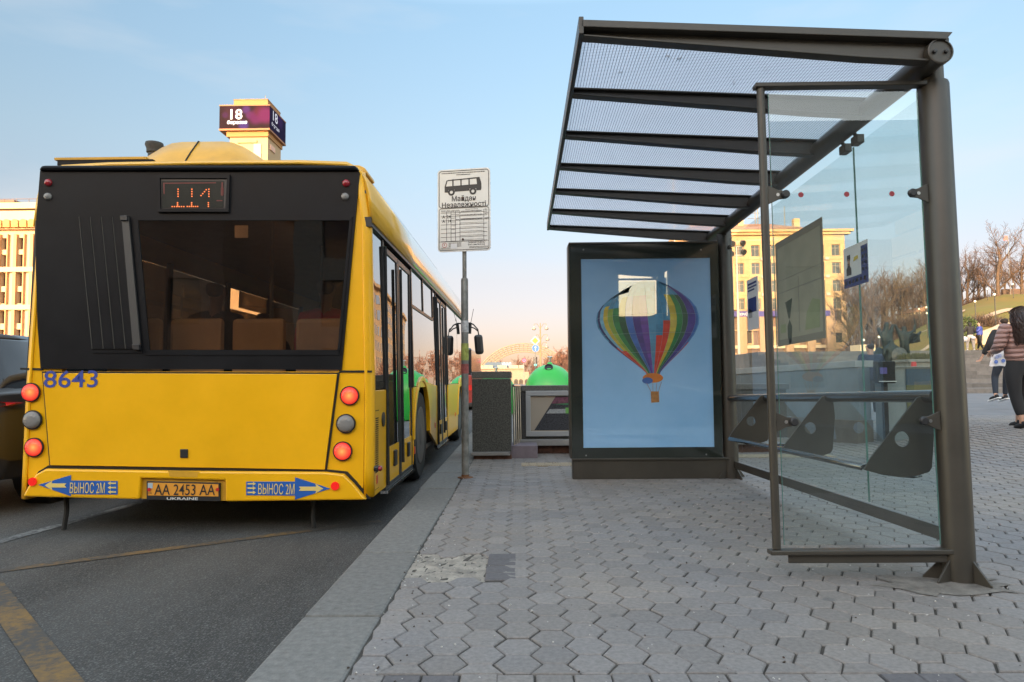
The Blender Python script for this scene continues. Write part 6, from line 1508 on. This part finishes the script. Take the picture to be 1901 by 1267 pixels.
# reddish trees down the street
g3 = 'reddish bare trees far down the street'
for k, (px, pb, pt, D_, v) in enumerate(((962, 715, 652, 150, 0), (975, 715, 655, 140, 2), (988, 715, 660, 155, 1), (1012, 715, 652, 150, 3), (1024, 715, 650, 145, 0), (1036, 715, 642, 150, 2), (1048, 715, 633, 140, 1), (1060, 715, 630, 150, 3), (1072, 715, 630, 145, 0), (1090, 715, 632, 150, 2), (930, 690, 664, 190, 1), (1000, 715, 668, 160, 2), (1042, 715, 655, 160, 3), (1018, 715, 662, 138, 1), (1055, 715, 650, 135, 0), (1110, 715, 625, 135, 1), (1130, 715, 628, 125, 2), (1150, 715, 630, 130, 1), (1170, 715, 635, 120, 0), (1190, 715, 640, 125, 1))):
    t = tree_px(4+v % 2, px, pb, pt, D_, 'reddish bare tree between the arch and the poster case' if px != 930 else 'small reddish tree above the pavilion roof', g3, z=.0 if px != 930 else None)
    for ch in t.children:
        if ch.name.startswith('crown'):
            ch.material_slots[0].link = 'OBJECT'; ch.material_slots[0].material = M_TWIG2
t = tree_px(3, 881, 712, 664, 60, 'dark leafless tree in the gap left of the pavilion', g3, z=0)

# lit park lamps on the hill
gl = 'lit park lamps on the hill'
M_LMP = emis('warm_globe', (1, .80, .50), .8)
for k, (px, D_, lab) in enumerate(((1814, 66, 'lit white park lamp left of the large russet shrub'), (1851, 62, 'tall lit park lamp above the two standing people'), (1838, 95, 'yellowish lit lamp low on the hill crest'), (1886, 92, 'yellowish lit lamp near the right edge of the hill'),
     (1709, 88, 'lit lamp highest on the slope seen through the glass'), (1723, 84, 'lit yellow lamp on the slope behind the glass'), (1724, 66, 'lit lamp over the bronze figures at right'), (1604, 60, 'lit lamp by the low kiosk behind the glass'), (1633, 55, 'small lit lamp left of the bronze figures'))):
    p = hill_at(px, D_); hgt = {0: 2.4, 1: 3.4, 2: 1.4, 3: 1.7}.get(k, 2.2)
    t = thing('park_lamp', lab, 'park lamp', tuple(p), gl)
    g = MB(); g.tube([p-Vector((0, 0, .2)), p+Vector((0, 0, hgt))], .045, 6); g.build('post', M_BLK, t)
    g = MB(); g.ball(p+Vector((0, 0, hgt+.13)), (.10, .10, .10), 10, 6); g.build('globe', M_LMP, t, smooth=60)
# pale kiosk with blue lettering, low wall on the hill, small hill house
D = 64.0; c = PY(1722, 652, D)
kk = thing('kiosk', 'sunlit tan kiosk roof with blue lettering right of the bronze figures', 'kiosk', (c.x, D, hill_at(1722, D).z))
kx0, kx1 = PY(1694, 650, D).x, PY(1778, 650, D).x
g = MB(); za_, zb2, zc2 = PY(1720, 662, D).z, PY(1720, 650, D).z, PY(1720, 636, D).z
g.box(kx0+.5, kx1-.5, D, D+3, za_-3, za_); g.build('wall', M_CREAM, kk)
g = MB(); g.prism([(kx0, D-.6, za_), (kx1, D-.6, za_), (kx1, D-.6, zb2), ((kx0+kx1)/2+.4, D-.6, zc2), (kx0+.8, D-.6, zb2)], (0, 4.2, 0)); g.build('roof', mat('tan_canvas', (.48, .36, .25), .8), kk)
g = MB(); add_text(g, 'КУПУЙ ЦІКАВЕ', (PY(1720, 646.5, D).x, D-.6, PY(1720, 646.5, D).z), (1, 0, 0), (0, 0, 1), w=PY(1736, 647, D).x-PY(1702, 647, D).x, h=.33, bold=.03, lift=.02); g.build('lettering', mat('kiosk_blue', (.05, .06, .42), .5), kk)
g = MB()
for k in range(5): x = lerp(kx0+.8, kx1-1.5, k/5); g.box(x, x+.55, D-.02, D-.004, za_-1.0, za_-.25)
g.build('window', M_DARKIN, kk)
c = PY(1600, 662, 58); k2 = thing('low_kiosk', 'small sunlit stone kiosk beside the end of the yellow building', 'kiosk', (c.x, 58, 1.5))
g = MB(); x0_, x1_ = PY(1588, 660, 58).x, PY(1640, 660, 58).x; g.box(x0_, x1_, 58, 60, -.2, PY(1600, 655, 58).z); g.box(PY(1600, 660, 58).x, PY(1628, 660, 58).x, 58.2, 60, 1, PY(1600, 640, 58).z); g.build('wall', M_CREAM, k2)
g = MB(); g.box(PY(1592, 660, 58).x, PY(1598, 660, 58).x, 57.97, 57.995, 1, PY(1600, 659, 58).z); g.build('doorway', M_DARKIN, k2)
c = hill_at(1718, 104); hh_ = thing('hill_house', 'small pale house wall among the trees on the slope', 'house', tuple(c))
g = MB(); g.box(c.x-1.4, c.x+2.0, c.y, c.y+5, c.z-2, c.z+2.0); g.build('wall', M_CREAM, hh_); g = MB(); g.prism([(c.x-1.7, c.y-.2, c.z+2.0), (c.x+2.3, c.y-.2, c.z+2.0), (c.x+.3, c.y-.2, c.z+2.9)], (0, 5.4, 0)); g.build('roof', M_ROOFT, hh_)
c = hill_at(1886, 106); g = MB(); g.box(c.x-1.5, c.x+12, c.y, c.y+.5, c.z-1, c.z+1.6); tag(g.build('retaining_wall', mat('dark_rubble', (.09, .06, .045), .9, var=.3)), 'dark rubble wall along the hill crest at the right edge', 'wall')
bw = hill_at(1868, 58); g = MB(); rs = random.Random(8)
pts0 = [(PY(1822+k*8, 650, 57).x, 57+.4*sin(k), hill_at(1822+k*8, 57).z) for k in range(12)]
L0 = [[Vector(p)+Vector((0, 0, -.5)), Vector(p)+Vector((0, -.1, .9+.9*sstep(0, 7, k)+rs.uniform(-.1, .1))), Vector(p)+Vector((0, .7, 1.0+.9*sstep(0, 7, k))), Vector(p)+Vector((0, 1.2, -.5))] for k, p in enumerate(pts0)]
g.loft(L0); tag(g.build('stone_outcrop', mat('pale_rock', (.46, .36, .26), .9, var=.2, scale=.8, bump=.5, bscale=3), None), 'pale sloping stone bank behind the two standing people', 'stone bank')
# small flag on the hill
p = PY(1866, 443, 97); fg = thing('flag', 'tiny red and white flag hanging before the big hill tree', 'flag', tuple(p)); hp = hill_at(1866, 97)
g = MB(); g.tube([(p.x+.4, 97, hp.z), (p.x+.4, 97, p.z+.45)], .025, 5); g.build('pole', M_POLE, fg)
g = MB(); g.prism([(p.x-.25, 97, p.z-.3), (p.x+.36, 97, p.z-.2), (p.x+.36, 97, p.z+.35), (p.x-.0, 97, p.z+.4)], (0, .03, 0)); g.build('cloth', mat('flag_red', (.5, .12, .12), .7, var=.3, scale=3), fg)
# planter wall at the foot of the figures
D = 31.; x0_, x1_ = PY(1690, 690, D).x, PY(1780, 690, D).x
hd = thing('planter', 'grey stone planter edge behind the bronze figures', 'planter', ((x0_+x1_)/2, D, .3)); zt_ = PY(1720, 667, D).z
g = MB(); g.box(x0_, x1_, D, D+1.2, 0, zt_-.12); g.box(x0_-.1, x1_+.1, D-.1, D+1.3, zt_-.118, zt_); g.build('trough', mat('planter_stone', (.20, .20, .19), .8, var=.2, scale=3), hd)
g = MB(); rs = random.Random(3)
for k in range(500): x, y = rs.uniform(x0_, x1_), rs.uniform(D+.05, D+1.1); g.tube([(x, y, zt_-.05), (x+rs.gauss(0, .05), y, zt_+rs.uniform(.1, .3))], .014, 3, False)
g.build('plants', mat('dry_green', (.10, .10, .05), .9, var=.4), hd)
# ================================================================== PEOPLE AND BRONZE FIGURES
def skin_mesh(name, chains, m, parent, sub=2, root=0, place=None):
    """one continuous skinned surface from chains of (point, radius); chains share joints by name"""
    vs_, rad, edges, idx = [], [], [], {}
    def vid(key, p, r):
        if key in idx: return idx[key]
        idx[key] = len(vs_); vs_.append(place @ Vector(p) if place else Vector(p)); rad.append(r if isinstance(r, tuple) else (r, r)); return idx[key]
    for ch in chains:
        prev = None
        for key, p, r in ch:
            i = vid(key, p, r)
            if prev is not None and prev != i: edges.append((prev, i))
            prev = i
    me = bpy.data.meshes.new(name); me.from_pydata(vs_, edges, []); me.materials.append(m)
    o = link(name, me, parent)
    md = o.modifiers.new('skin', 'SKIN'); md.use_smooth_shade = True; md.branch_smoothing = .3
    for i, sv in enumerate(me.skin_vertices[0].data): sv.radius = rad[i]; sv.use_root = (i == root)
    s_ = o.modifiers.new('sub', 'SUBSURF'); s_.levels = s_.render_levels = sub
    return o
def hand(chains, wrist, key, d, side, s=1.0):
    d = Vector(d).normalized(); side = (Vector(side) - d*Vector(side).dot(d)).normalized(); w = Vector(wrist)
    palm = w + d*.075*s; chains.append([(key, w, .026*s), (key+'p', palm, (.034*s, .02*s))])
    for k, (off, L) in enumerate(((-.030, .068), (-.011, .080), (.010, .076), (.029, .060))):
        b = palm + side*off*s + d*.012*s; cdir = (d + d.cross(side)*.35).normalized()
        chains.append([(key+'p', palm, 0), (f'{key}f{k}', b, .010*s), (f'{key}g{k}', b+cdir*L*.5*s, .009*s), (f'{key}h{k}', b+(cdir+d.cross(side)*.4)*L*s, .007*s)])
    b = w + d*.035*s - side*.032*s; chains.append([(key, w, 0), (key+'t', b, .012*s), (key+'u', b+(d-side*.5)*.045*s, .009*s)])
SKIN = mat('skin', (.46, .26, .18), .55)
def person(label, loc, yaw, P, H=1.7, group=None, cat='person'):
    """P: joints in metres for a 1.7 m figure facing +y, x to its right"""
    t = thing('person', label, cat, loc, group)
    s_ = H/1.7; M_ = Matrix.Translation(loc) @ Matrix.Rotation(yaw, 4, 'Z') @ Matrix.Scale(s_, 4)
    J = dict(pel=(0, 0, .92), wai=(0, 0, 1.05), che=(0, .0, 1.27), nek=(0, -.01, 1.43), hd0=(0, .01, 1.50), hd1=(0, .015, 1.60), hd2=(0, .01, 1.67),
             lsh=(-.18, 0, 1.39), rsh=(.18, 0, 1.39), lel=(-.24, -.02, 1.12), rel=(.24, -.02, 1.12), lwr=(-.24, .06, .88), rwr=(.24, .06, .88),
             lhi=(-.09, 0, .88), rhi=(.09, 0, .88), lkn=(-.10, .01, .48), rkn=(.10, .01, .48), lan=(-.10, -.01, .08), ran=(.10, -.01, .08))
    J.update(P.get('J', {}))
    V = {k: Vector(v) for k, v in J.items()}
    ch = [[('pel', V['pel'], (.13, .10)), ('wai', V['wai'], (.115, .085)), ('che', V['che'], (.14, .10)), ('nek', V['nek'], .048), ('hd0', V['hd0'], (.055, .06)), ('hd1', V['hd1'], (.072, .088)), ('hd2', V['hd2'], (.05, .06))]]
    for a in 'lr':
        ch.append([('che', V['che'], 0), (a+'sh', V[a+'sh'], .055), (a+'el', V[a+'el'], .042), (a+'wr', V[a+'wr'], .026)])
        hand(ch, V[a+'wr'], a+'wr', V[a+'wr']-V[a+'el'], (0, 1, 0) if a == 'r' else (0, -1, 0))
        toe = Vector(P.get(a+'toe', (0, .13, -.045)))
        ch.append([('pel', V['pel'], 0), (a+'hi', V[a+'hi'], .085), (a+'kn', V[a+'kn'], .056), (a+'an', V[a+'an'], .036), (a+'to', V[a+'an']+toe, .03)])
    f = V['hd1']; ch.append([('hd1', f, 0), ('nose', f+Vector((0, .098, -.02)), .012)])
    for q in (-1, 1): ch.append([('hd1', f, 0), (f'ear{q}', f+Vector((q*.082, 0, -.015)), (.012, .02))])
    skin_mesh('body', ch, SKIN, t, 1, 0, M_)
    g = MB()
    for q in (-1, 1): g.ball(M_ @ (f+Vector((q*.032, .080, .005))), .012*s_, 8, 5)
    g.build('eye', mat('eye_dark', (.03, .02, .02), .3), t, smooth=60)
    g = MB(); g.obox(M_ @ (f+Vector((0, .082, -.055))), (.045*s_, .02*s_, .009*s_), (Matrix.Rotation(yaw, 3, 'Z'))); g.build('mouth', mat('lip', (.35, .12, .10), .6), t, bevel=.003)
    # clothes
    jk = P['jacket']; pf = P.get('puff', 1.0); hem = Vector(V['pel']) + Vector((0, 0, P.get('hem', -.03)))
    ch = [[('pel', hem, (.17*pf, .135*pf)), ('wai', V['wai'], (.165*pf, .13*pf)), ('che', V['che'], (.185*pf, .14*pf)), ('sho', V['che']+Vector((0, 0, .10)), (.14, .105)), ('nek', V['nek']+Vector((0, 0, -.0)), .066)]]
    for a in 'lr':
        cuff = V[a+'el'].lerp(V[a+'wr'], .94)
        ch.append([('sho', V['che']+Vector((0, 0, .10)), 0), (a+'sh', V[a+'sh'], .084*pf), (a+'m', V[a+'sh'].lerp(V[a+'el'], .5), .078*pf), (a+'el', V[a+'el'], .070*pf), (a+'cu', cuff, .047*pf)])
    skin_mesh('jacket', ch, jk, t, 2, 0, M_)
    tr = P['trousers']; w_ = P.get('leg', 1.0); ch = [[('wai', V['wai']+Vector((0, 0, .0)), (.135, .105)), ('pel', V['pel']+Vector((0, 0, .05)), (.16, .125)), ('p2', V['pel']+Vector((0, 0, -.03)), (.155, .125))]]
    for a in 'lr':
        en = V[a+'kn'].lerp(V[a+'an'], P.get('cuff', .90))
        ch.append([('p2', V['pel'], 0), (a+'hi', V[a+'hi']+Vector((0, 0, -.08)), .105*w_), (a+'th', V[a+'hi'].lerp(V[a+'kn'], .5), .092*w_), (a+'kn', V[a+'kn'], .070*w_), (a+'cf', V[a+'kn'].lerp(V[a+'an'], .4), .064*w_), (a+'an', en, .048*w_)])
    skin_mesh('trousers', ch, tr, t, 2, 0, M_)
    for a in 'lr':
        an = V[a+'an']; toe = Vector(P.get(a+'toe', (0, .13, -.045)))
        heel = an - toe*.35 + Vector((0, 0, -.02))
        o = skin_mesh('shoe', [[('t', an+toe*1.25, (.034, .028)), ('b', an+toe*.6+Vector((0, 0, .0)), (.046, .042)), ('h', heel, (.042, .042)), ('a', an+Vector((0, -.01, .045)), .047)]], P['shoe'], t, 2, 1, M_)
        if P.get('sole'):
            g = MB(); tn = toe.normalized(); sd2 = Vector((1, 0, 0)); u_ = tn.cross(sd2); u_ = u_ if u_.z > 0 else -u_
            b0 = heel-tn*.04-u_*.048; b1 = an+toe*1.25+tn*.03-u_*.034
            g.prism([M_ @ (b0-sd2*.042), M_ @ (b1-sd2*.036), M_ @ (b1+sd2*.036), M_ @ (b0+sd2*.042)], (M_.to_3x3() @ u_)*.022); g.build('sole', P['sole'], o, bevel=.006)
    hr = P.get('hair')
    if hr:
        g = MB(); c = V['hd1']
        if P.get('hood'):
            skin_mesh('hood', [[('a', V['nek']+Vector((0, -.03, -.02)), .09), ('b', c+Vector((0, -.03, -.02)), (.105, .11)), ('c', c+Vector((0, -.015, .07)), (.08, .085))]], hr, t, 2, 0, M_)
        elif P.get('long'):
            ch = [[('a', c+Vector((0, -.005, .075)), (.070, .07)), ('b', c+Vector((0, -.035, .0)), (.100, .09)), ('c', c+Vector((0, -.075, -.12)), (.115, .07)), ('d', c+Vector((0, -.115, -.24)), (.135, .062)), ('e', c+Vector((.0, -.135, -.36)), (.13, .055)), ('f', c+Vector((0, -.135, -.44)), (.10, .04))]]
            o = skin_mesh('hair', ch, hr, t, 2, 0, M_)
            # waves and loose locks
            g = MB(); rs = random.Random(2)
            for k in range(420):
                a = rs.uniform(-1, 1); x0_ = a*.088; pts = []; L = rs.uniform(.32, .52); ph_ = rs.uniform(0, 6)
                for q in range(10):
                    u = q/9; wx = x0_*(1+.62*sstep(0, .6, u)) + .011*sin(ph_+u*15)
                    dep_ = -.10*sqrt(max(0, 1-(a*.97)**2)) - .10*sstep(.15, .75, u) + rs.uniform(-.006, .006)
                    pts.append(M_ @ (c+Vector((wx, dep_*(1.0)+.0, .06*sqrt(max(0, 1-a*a))+.02-u*L-.0))))
                g.tube(pts, [.0075]*8+[.005, .002], 4, False)
            g.build('locks', hr, o, smooth=60)
        else:
            skin_mesh('hair', [[('a', c+Vector((0, -.012, .055)), (.085, .09)), ('b', c+Vector((0, -.035, .0)), (.082, .075)), ('d', c+Vector((0, -.045, -.055)), (.06, .05))]], hr, t, 2, 0, M_)
    return t, M_, V
# quilted puffer jacket: horizontal tubes of down
def puffer(name, col):
    m = mat(name, col, .42, var=.06, spec=.4); n, l = m.node_tree.nodes, m.node_tree.links; b = n['Principled BSDF']
    t = n.new('ShaderNodeTexCoord'); sp_ = n.new('ShaderNodeSeparateXYZ'); l.new(t.outputs['Object'], sp_.inputs[0])
    nz = n.new('ShaderNodeTexNoise'); nz.inputs['Scale'].default_value = 9; l.new(t.outputs['Object'], nz.inputs[0])
    a = n.new('ShaderNodeMath'); a.operation = 'MULTIPLY_ADD'; a.inputs[1].default_value = .03; l.new(nz.outputs[0], a.inputs[0]); l.new(sp_.outputs[2], a.inputs[2])
    pp_ = n.new('ShaderNodeMath'); pp_.operation = 'PINGPONG'; pp_.inputs[1].default_value = .034; l.new(a.outputs[0], pp_.inputs[0])
    sq = n.new('ShaderNodeMath'); sq.operation = 'POWER'; sq.inputs[1].default_value = .5; l.new(pp_.outputs[0], sq.inputs[0])
    bp = n.new('ShaderNodeBump'); bp.inputs['Strength'].default_value = .9; bp.inputs['Distance'].default_value = .16; l.new(sq.outputs[0], bp.inputs['Height']); l.new(bp.outputs[0], b.inputs['Normal'])
    return m
M_PUFF = puffer('mauve_puffer', (.30, .175, .155))
M_BLACKC, M_NAVYC = mat('black_cloth', (.014, .014, .016), .85), mat('navy_cloth', (.022, .028, .055), .85)
M_HAIR = mat('dark_hair', (.024, .012, .010), .45, var=.4, scale=30)
# woman in the puffer jacket, walking away at the right edge
Dw = 9.6; fw = PY(1884, 798, Dw)
woman, MW, VW = person('person with long dark wavy hair in a mauve puffer jacket at right', (PY(1893, 700, Dw).x+.0, Dw, fw.z-.02), radians(3),
   dict(jacket=M_PUFF, trousers=M_BLACKC, shoe=M_BLACKC, hair=M_HAIR, long=True, puff=1.14, hem=-.02, cuff=.74, leg=1.12,
        J=dict(lwr=(-.15, .27, 1.08), lel=(-.27, .0, 1.13), lkn=(-.09, -.02, .50), lan=(-.06, -.10, .10), rkn=(.11, .14, .52), ran=(.11, .20, .10), lhi=(-.10, 0, .88), rhi=(.10, 0, .88)), ltoe=(0, .12, -.05)), 1.71)
# ribs of the quilting as real soft rolls round the jacket's back
g = MB()
# companion half hidden behind her, white bag with blue print in hand
Dm = 14.8; fm_ = PY(1845, 745, Dm)
man, MM, VM = person('person in dark jacket and white-soled sneakers striding ahead of the puffer jacket', (PY(1868, 700, Dm).x, Dm, fm_.z-.03), radians(-4),
   dict(jacket=M_BLACKC, trousers=mat('dark_denim', (.016, .022, .035), .8), shoe=M_BLACKC, sole=M_WHITE, hair=mat('brown_hair', (.04, .024, .016), .7), hem=-.08, puff=1.05,
        J=dict(lel=(-.34, -.10, 1.16), lwr=(-.43, -.02, .93), lkn=(-.16, .10, .50), lan=(-.27, -.10, .12), rkn=(.10, .16, .52), ran=(.10, .24, .10)), ltoe=(-.02, .12, -.05)), 1.80)
bgp = PY(1851, 668, 12.8); tb = thing('shopping_bag', 'white carrier bag with blue and red prints held at hip height', 'bag', (bgp.x, 12.8, bgp.z))
bw0, bw1 = PY(1836, 668, 12.8).x, PY(1866, 668, 12.8).x; bz0, bz1 = PY(1850, 680, 12.8).z, PY(1850, 652, 12.8).z
g = MB(); rows = []
for j in range(6):
    v = j/5; z = lerp(bz0, bz1, v); sh_ = .05*v; row = []
    for q in range(12): a = 2*pi*q/12; row.append((lerp(bw0, bw1, .5+.5*cos(a)*(1-.05*sin(v*3)))+sh_, 12.8+.05*sin(a)*(1-.5*v)+.012*sin(5*a+v*7), z+.01*sin(3*a)))
    rows.append(row)
g.loft(rows, True, True); bag = g.build('bag', mat('white_plastic', (.50, .50, .53), .4, var=.1), tb, smooth=50)
g = MB()
for u, v, c_ in ((.18, .28, 0), (.62, .34, 0), (.42, .68, 1), (.8, .72, 1), (.25, .6, 1)):
    g.mat(c_); g.lathe([(.035, 0), (.035, .004)], (lerp(bw0, bw1, u)+.03, 12.735, lerp(bz0, bz1, v)), 12, Vector((0, -1, 0)).to_track_quat('Z', 'Y').to_matrix())
g.build('print', [mat('print_blue', (.08, .14, .40), .6), mat('print_pale', (.24, .28, .46), .6)], bag)
g = MB(); g.tube([(lerp(bw0, bw1, .3), 12.8, bz1-.02), (lerp(bw0, bw1, .45), 12.78, bz1+.10), (lerp(bw0, bw1, .7), 12.8, bz1-.02)], .008, 5); g.build('strap', M_WHITE, bag)
# two people at the top of the steps
Dt = 41.3; zt5 = 2.335
person('person in pale trousers, dark jacket and hood on the steps reading papers', (PY(1803, 660, Dt).x, Dt, zt5), radians(-15), dict(jacket=M_BLACKC, trousers=mat('pale_cloth', (.36, .33, .32), .85), shoe=M_WHITE, hair=M_BLACKC, hood=True, puff=1.12, leg=1.25, J=dict(lel=(-.30, .0, 1.14), lwr=(-.36, .20, 1.12), rel=(.28, .05, 1.14), rwr=(.16, .28, 1.16), lkn=(-.16, .02, .48), lan=(-.18, 0, .08), rkn=(.14, .02, .48), ran=(.16, 0, .08))), 1.72)
person('person in bright blue jacket and dark trousers on the steps', (PY(1820.5, 660, Dt+.2).x, Dt+.2, zt5), radians(70), dict(jacket=mat('blue_jacket', (.03, .05, .26), .6), trousers=M_BLACKC, shoe=M_BLACKC, hair=mat('brown_hair', (.04, .024, .016), .7), puff=1.08, J=dict(lel=(-.22, .12, 1.16), lwr=(-.12, .32, 1.18), rel=(.24, .06, 1.14), rwr=(.16, .30, 1.14), lan=(-.08, -.14, .08), ran=(.06, .12, .08))), 1.72)
c = PY(1797, 630, Dt-.3); g = MB(); g.ball((c.x-.12, Dt-.2, c.z), (.16, .12, .17), 10, 6); g.ball((c.x+.35, Dt-.25, c.z+.08), (.14, .10, .09), 10, 6); tag(g.build('paper_bundle', mat('white_plastic', (.5, .5, .53)), None, smooth=60), 'white papers and bag held by the hooded person on the steps', 'papers')
# dark-jacketed person behind the parapet
Db = 14.2; hp_ = PY(1616, 637, Db).z
person('person in dark jacket with a shoulder strap walking behind the stair parapet', (PY(1616, 660, Db).x, Db, hp_-1.68), radians(10), dict(jacket=M_NAVYC, trousers=M_BLACKC, shoe=M_BLACKC, hair=M_HAIR, puff=1.3), 1.70)
p0 = PY(1616, 637, Db)
# passengers on the rear bench of the bus
def sitter(px, ptop, D_, jacket, hairm, label, face=0):
    c = PY(px, ptop, D_); t = thing('person', label, 'person', (c.x, D_, .15)); z = c.z
    X = Matrix.Translation((c.x, D_, 0))
    ch = [[('pel', (0, -.0, z-.92), (.16, .13)), ('che', (0, 0, z-.45), (.17, .12)), ('nek', (0, 0, z-.27), .05), ('h0', (0, .01, z-.18), (.06, .065)), ('h1', (0, .01, z-.10), (.074, .09)), ('h2', (0, .0, z-.03), (.055, .06))]]
    for s_ in (-1, 1):
        ch.append([('che', (0, 0, z-.45), 0), (f's{s_}', (s_*.19, 0, z-.36), .06), (f'e{s_}', (s_*.25, .06, z-.66), .045), (f'w{s_}', (s_*.16, .28, z-.74), .03)])
        hand(ch, Vector((s_*.16, .28, z-.74)), f'w{s_}', (-.2*s_, 1, -.1), (1, 0, 0))
        ch.append([('pel', (0, 0, z-.92), 0), (f'k{s_}', (s_*.12, .42, z-.90), .065), (f'a{s_}', (s_*.12, .45, z-1.30), .04), (f't{s_}', (s_*.12, .60, z-1.34), .035)])
    ch.append([('h1', (0, .01, z-.10), 0), ('n', (0, .11, z-.12), .012)])
    for s_ in (-1, 1): ch.append([('h1', (0, .01, z-.10), 0), (f'r{s_}', (s_*.085, 0, z-.11), (.012, .02))])
    skin_mesh('body', ch, SKIN, t, 1, 0, X)
    ch = [[('pel', (0, 0, z-.90), (.19, .15)), ('che', (0, 0, z-.50), (.20, .15)), ('sh', (0, 0, z-.38), (.17, .12)), ('nek', (0, 0, z-.27), .075)]]
    for s_ in (-1, 1): ch.append([('sh', (0, 0, z-.38), 0), (f's{s_}', (s_*.19, 0, z-.37), .085), (f'e{s_}', (s_*.25, .06, z-.66), .07), (f'w{s_}', (s_*.17, .25, z-.73), .048)])
    skin_mesh('jacket', ch, jacket, t, 2, 0, X)
    skin_mesh('hair', [[('a', (0, -.012, z-.05), (.088, .095)), ('b', (0, -.035, z-.11), (.084, .08)), ('d', (0, -.045, z-.17), (.062, .05))]], hairm, t, 2, 0, X)
    return t
sitter(606, 514, 6.2, mat('red_jacket', (.62, .03, .05), .7), mat('auburn_hair', (.12, .04, .03), .6), 'passenger in a red jacket seen through the right of the rear window')
sitter(402, 518, 6.1, M_BLACKC, M_BLACKC, 'passenger in dark hooded clothes seen through the rear window')
sitter(492, 575, 7.0, M_NAVYC, mat('fair_hair', (.22, .12, .07), .6), 'passenger sitting further forward between the rear seats')

# bronze group of figures on rocks: a plain stand-in of three standing figures
M_BRZ = mat('green_bronze', (.024, .036, .036), .5, metal=.35, var=.5, scale=5, bump=.3, bscale=14)
Ds = 33.0
def spt(px, py, d=0): return PY(px, py, Ds+d)
bz_ = thing('bronze_group', 'dark green bronze figures on a rocky base on the far plaza', 'statue', (PY(1655, 690, Ds).x, Ds, .3))
g = MB(); rs = random.Random(6)
for px, py, rx, rz_ in ((1640, 690, .6, .7), (1652, 690, .6, .5), (1668, 694, .8, .5), (1637, 668, .30, .6), (1684, 690, .6, .5), (1643, 672, .32, .4)):
    c = spt(px, py); g.ball((c.x+rs.uniform(-.1, .1), Ds+rs.uniform(-.2, .3), c.z), (rx, rx*.8, rz_), 9, 6)
rk_ = g.build('rock', M_BRZ, bz_)
def bfig(pts_, r0): # chains of (px, py, r)
    chs = []
    for chn in pts_: chs.append([(f'{round(x)}_{round(y)}', spt(x, y, dz), r*.78) for x, y, r, dz in chn])
    skin_mesh('figure', chs, M_BRZ, bz_, 2, 0)
bfig([[(1650, 655, .26, 0), (1648, 640, .28, 0), (1646, 625, .30, 0), (1645, 612, .14, 0), (1646, 604, .17, 0), (1646, 598, .12, 0)], [(1646, 625, .3, 0), (1655, 613, .12, 0), (1658, 602, .10, 0)], [(1646, 625, .3, 0), (1634, 620, .13, 0), (1630, 608, .10, 0)], [(1650, 655, .26, 0), (1644, 672, .14, 0), (1642, 684, .09, 0)], [(1650, 655, .26, 0), (1657, 672, .14, 0), (1656, 684, .09, 0)]], 0)
bfig([[(1679, 645, .24, 0), (1678, 632, .26, 0), (1678, 622, .26, 0), (1678, 615, .11, 0), (1678.5, 610, .15, 0), (1678, 606, .10, 0)], [(1678, 622, .26, 0), (1668, 617, .11, 0), (1663, 607, .08, 0), (1661, 602, .06, 0)], [(1678, 622, .26, 0), (1690, 619, .10, 0), (1697, 614, .07, 0), (1698, 603, .05, 0)], [(1679, 645, .24, 0), (1675, 658, .13, 0), (1674, 672, .08, 0)], [(1679, 645, .24, 0), (1686, 655, .13, 0), (1687, 669, .08, 0)]], 0)
bfig([[(1655, 662, .30, -.5), (1654, 648, .30, -.5), (1654, 638, .13, -.5), (1655, 631, .17, -.5)], [(1654, 648, .30, -.5), (1643, 648, .13, -.5), (1640, 662, .10, -.5)], [(1654, 648, .30, -.5), (1667, 646, .13, -.5), (1674, 656, .10, -.5)], [(1655, 662, .30, -.5), (1650, 682, .15, -.5)], [(1655, 662, .30, -.5), (1662, 682, .15, -.5)]], 0)
g = MB(); c = spt(1671, 662, -.7); g.lathe([(.42, 0), (.36, .07), (.02, .12)], c, 20, Vector((.15, -1, .1)).to_track_quat('Z', 'Y').to_matrix() ); g.build('shield', mat('bronze_shield', (.10, .10, .09), .5, metal=.3, var=.3, scale=8), bz_, smooth=50)
g = MB(); rows = []
for k in range(9):
    px = 1683+k*3.1; top, bot = lerp(625, 616, k/8)+1.5*sin(k*1.3), lerp(640, 634, k/8)+1.5*sin(k*1.1+1); rows.append([spt(px, lerp(top, bot, q/6), .12*sin(k*1.2+q)) for q in range(7)])
g.loft(rows); g.build('cloak', M_BRZ, bz_, smooth=70, thick=.07)
g = MB(); g.tube([spt(1697, 592), spt(1700, 604), spt(1699, 618)], .035, 5); g.build('bow', M_BRZ, bz_)
g = MB(); c = spt(1687, 678, .2); g.obox((c.x, c.y, c.z), (1.2, .9, .75), Euler((.1, .08, .2))); g.build('pedestal', mat('pale_pedestal', (.34, .36, .34), .7, var=.2, scale=3), bz_, bevel=.08)
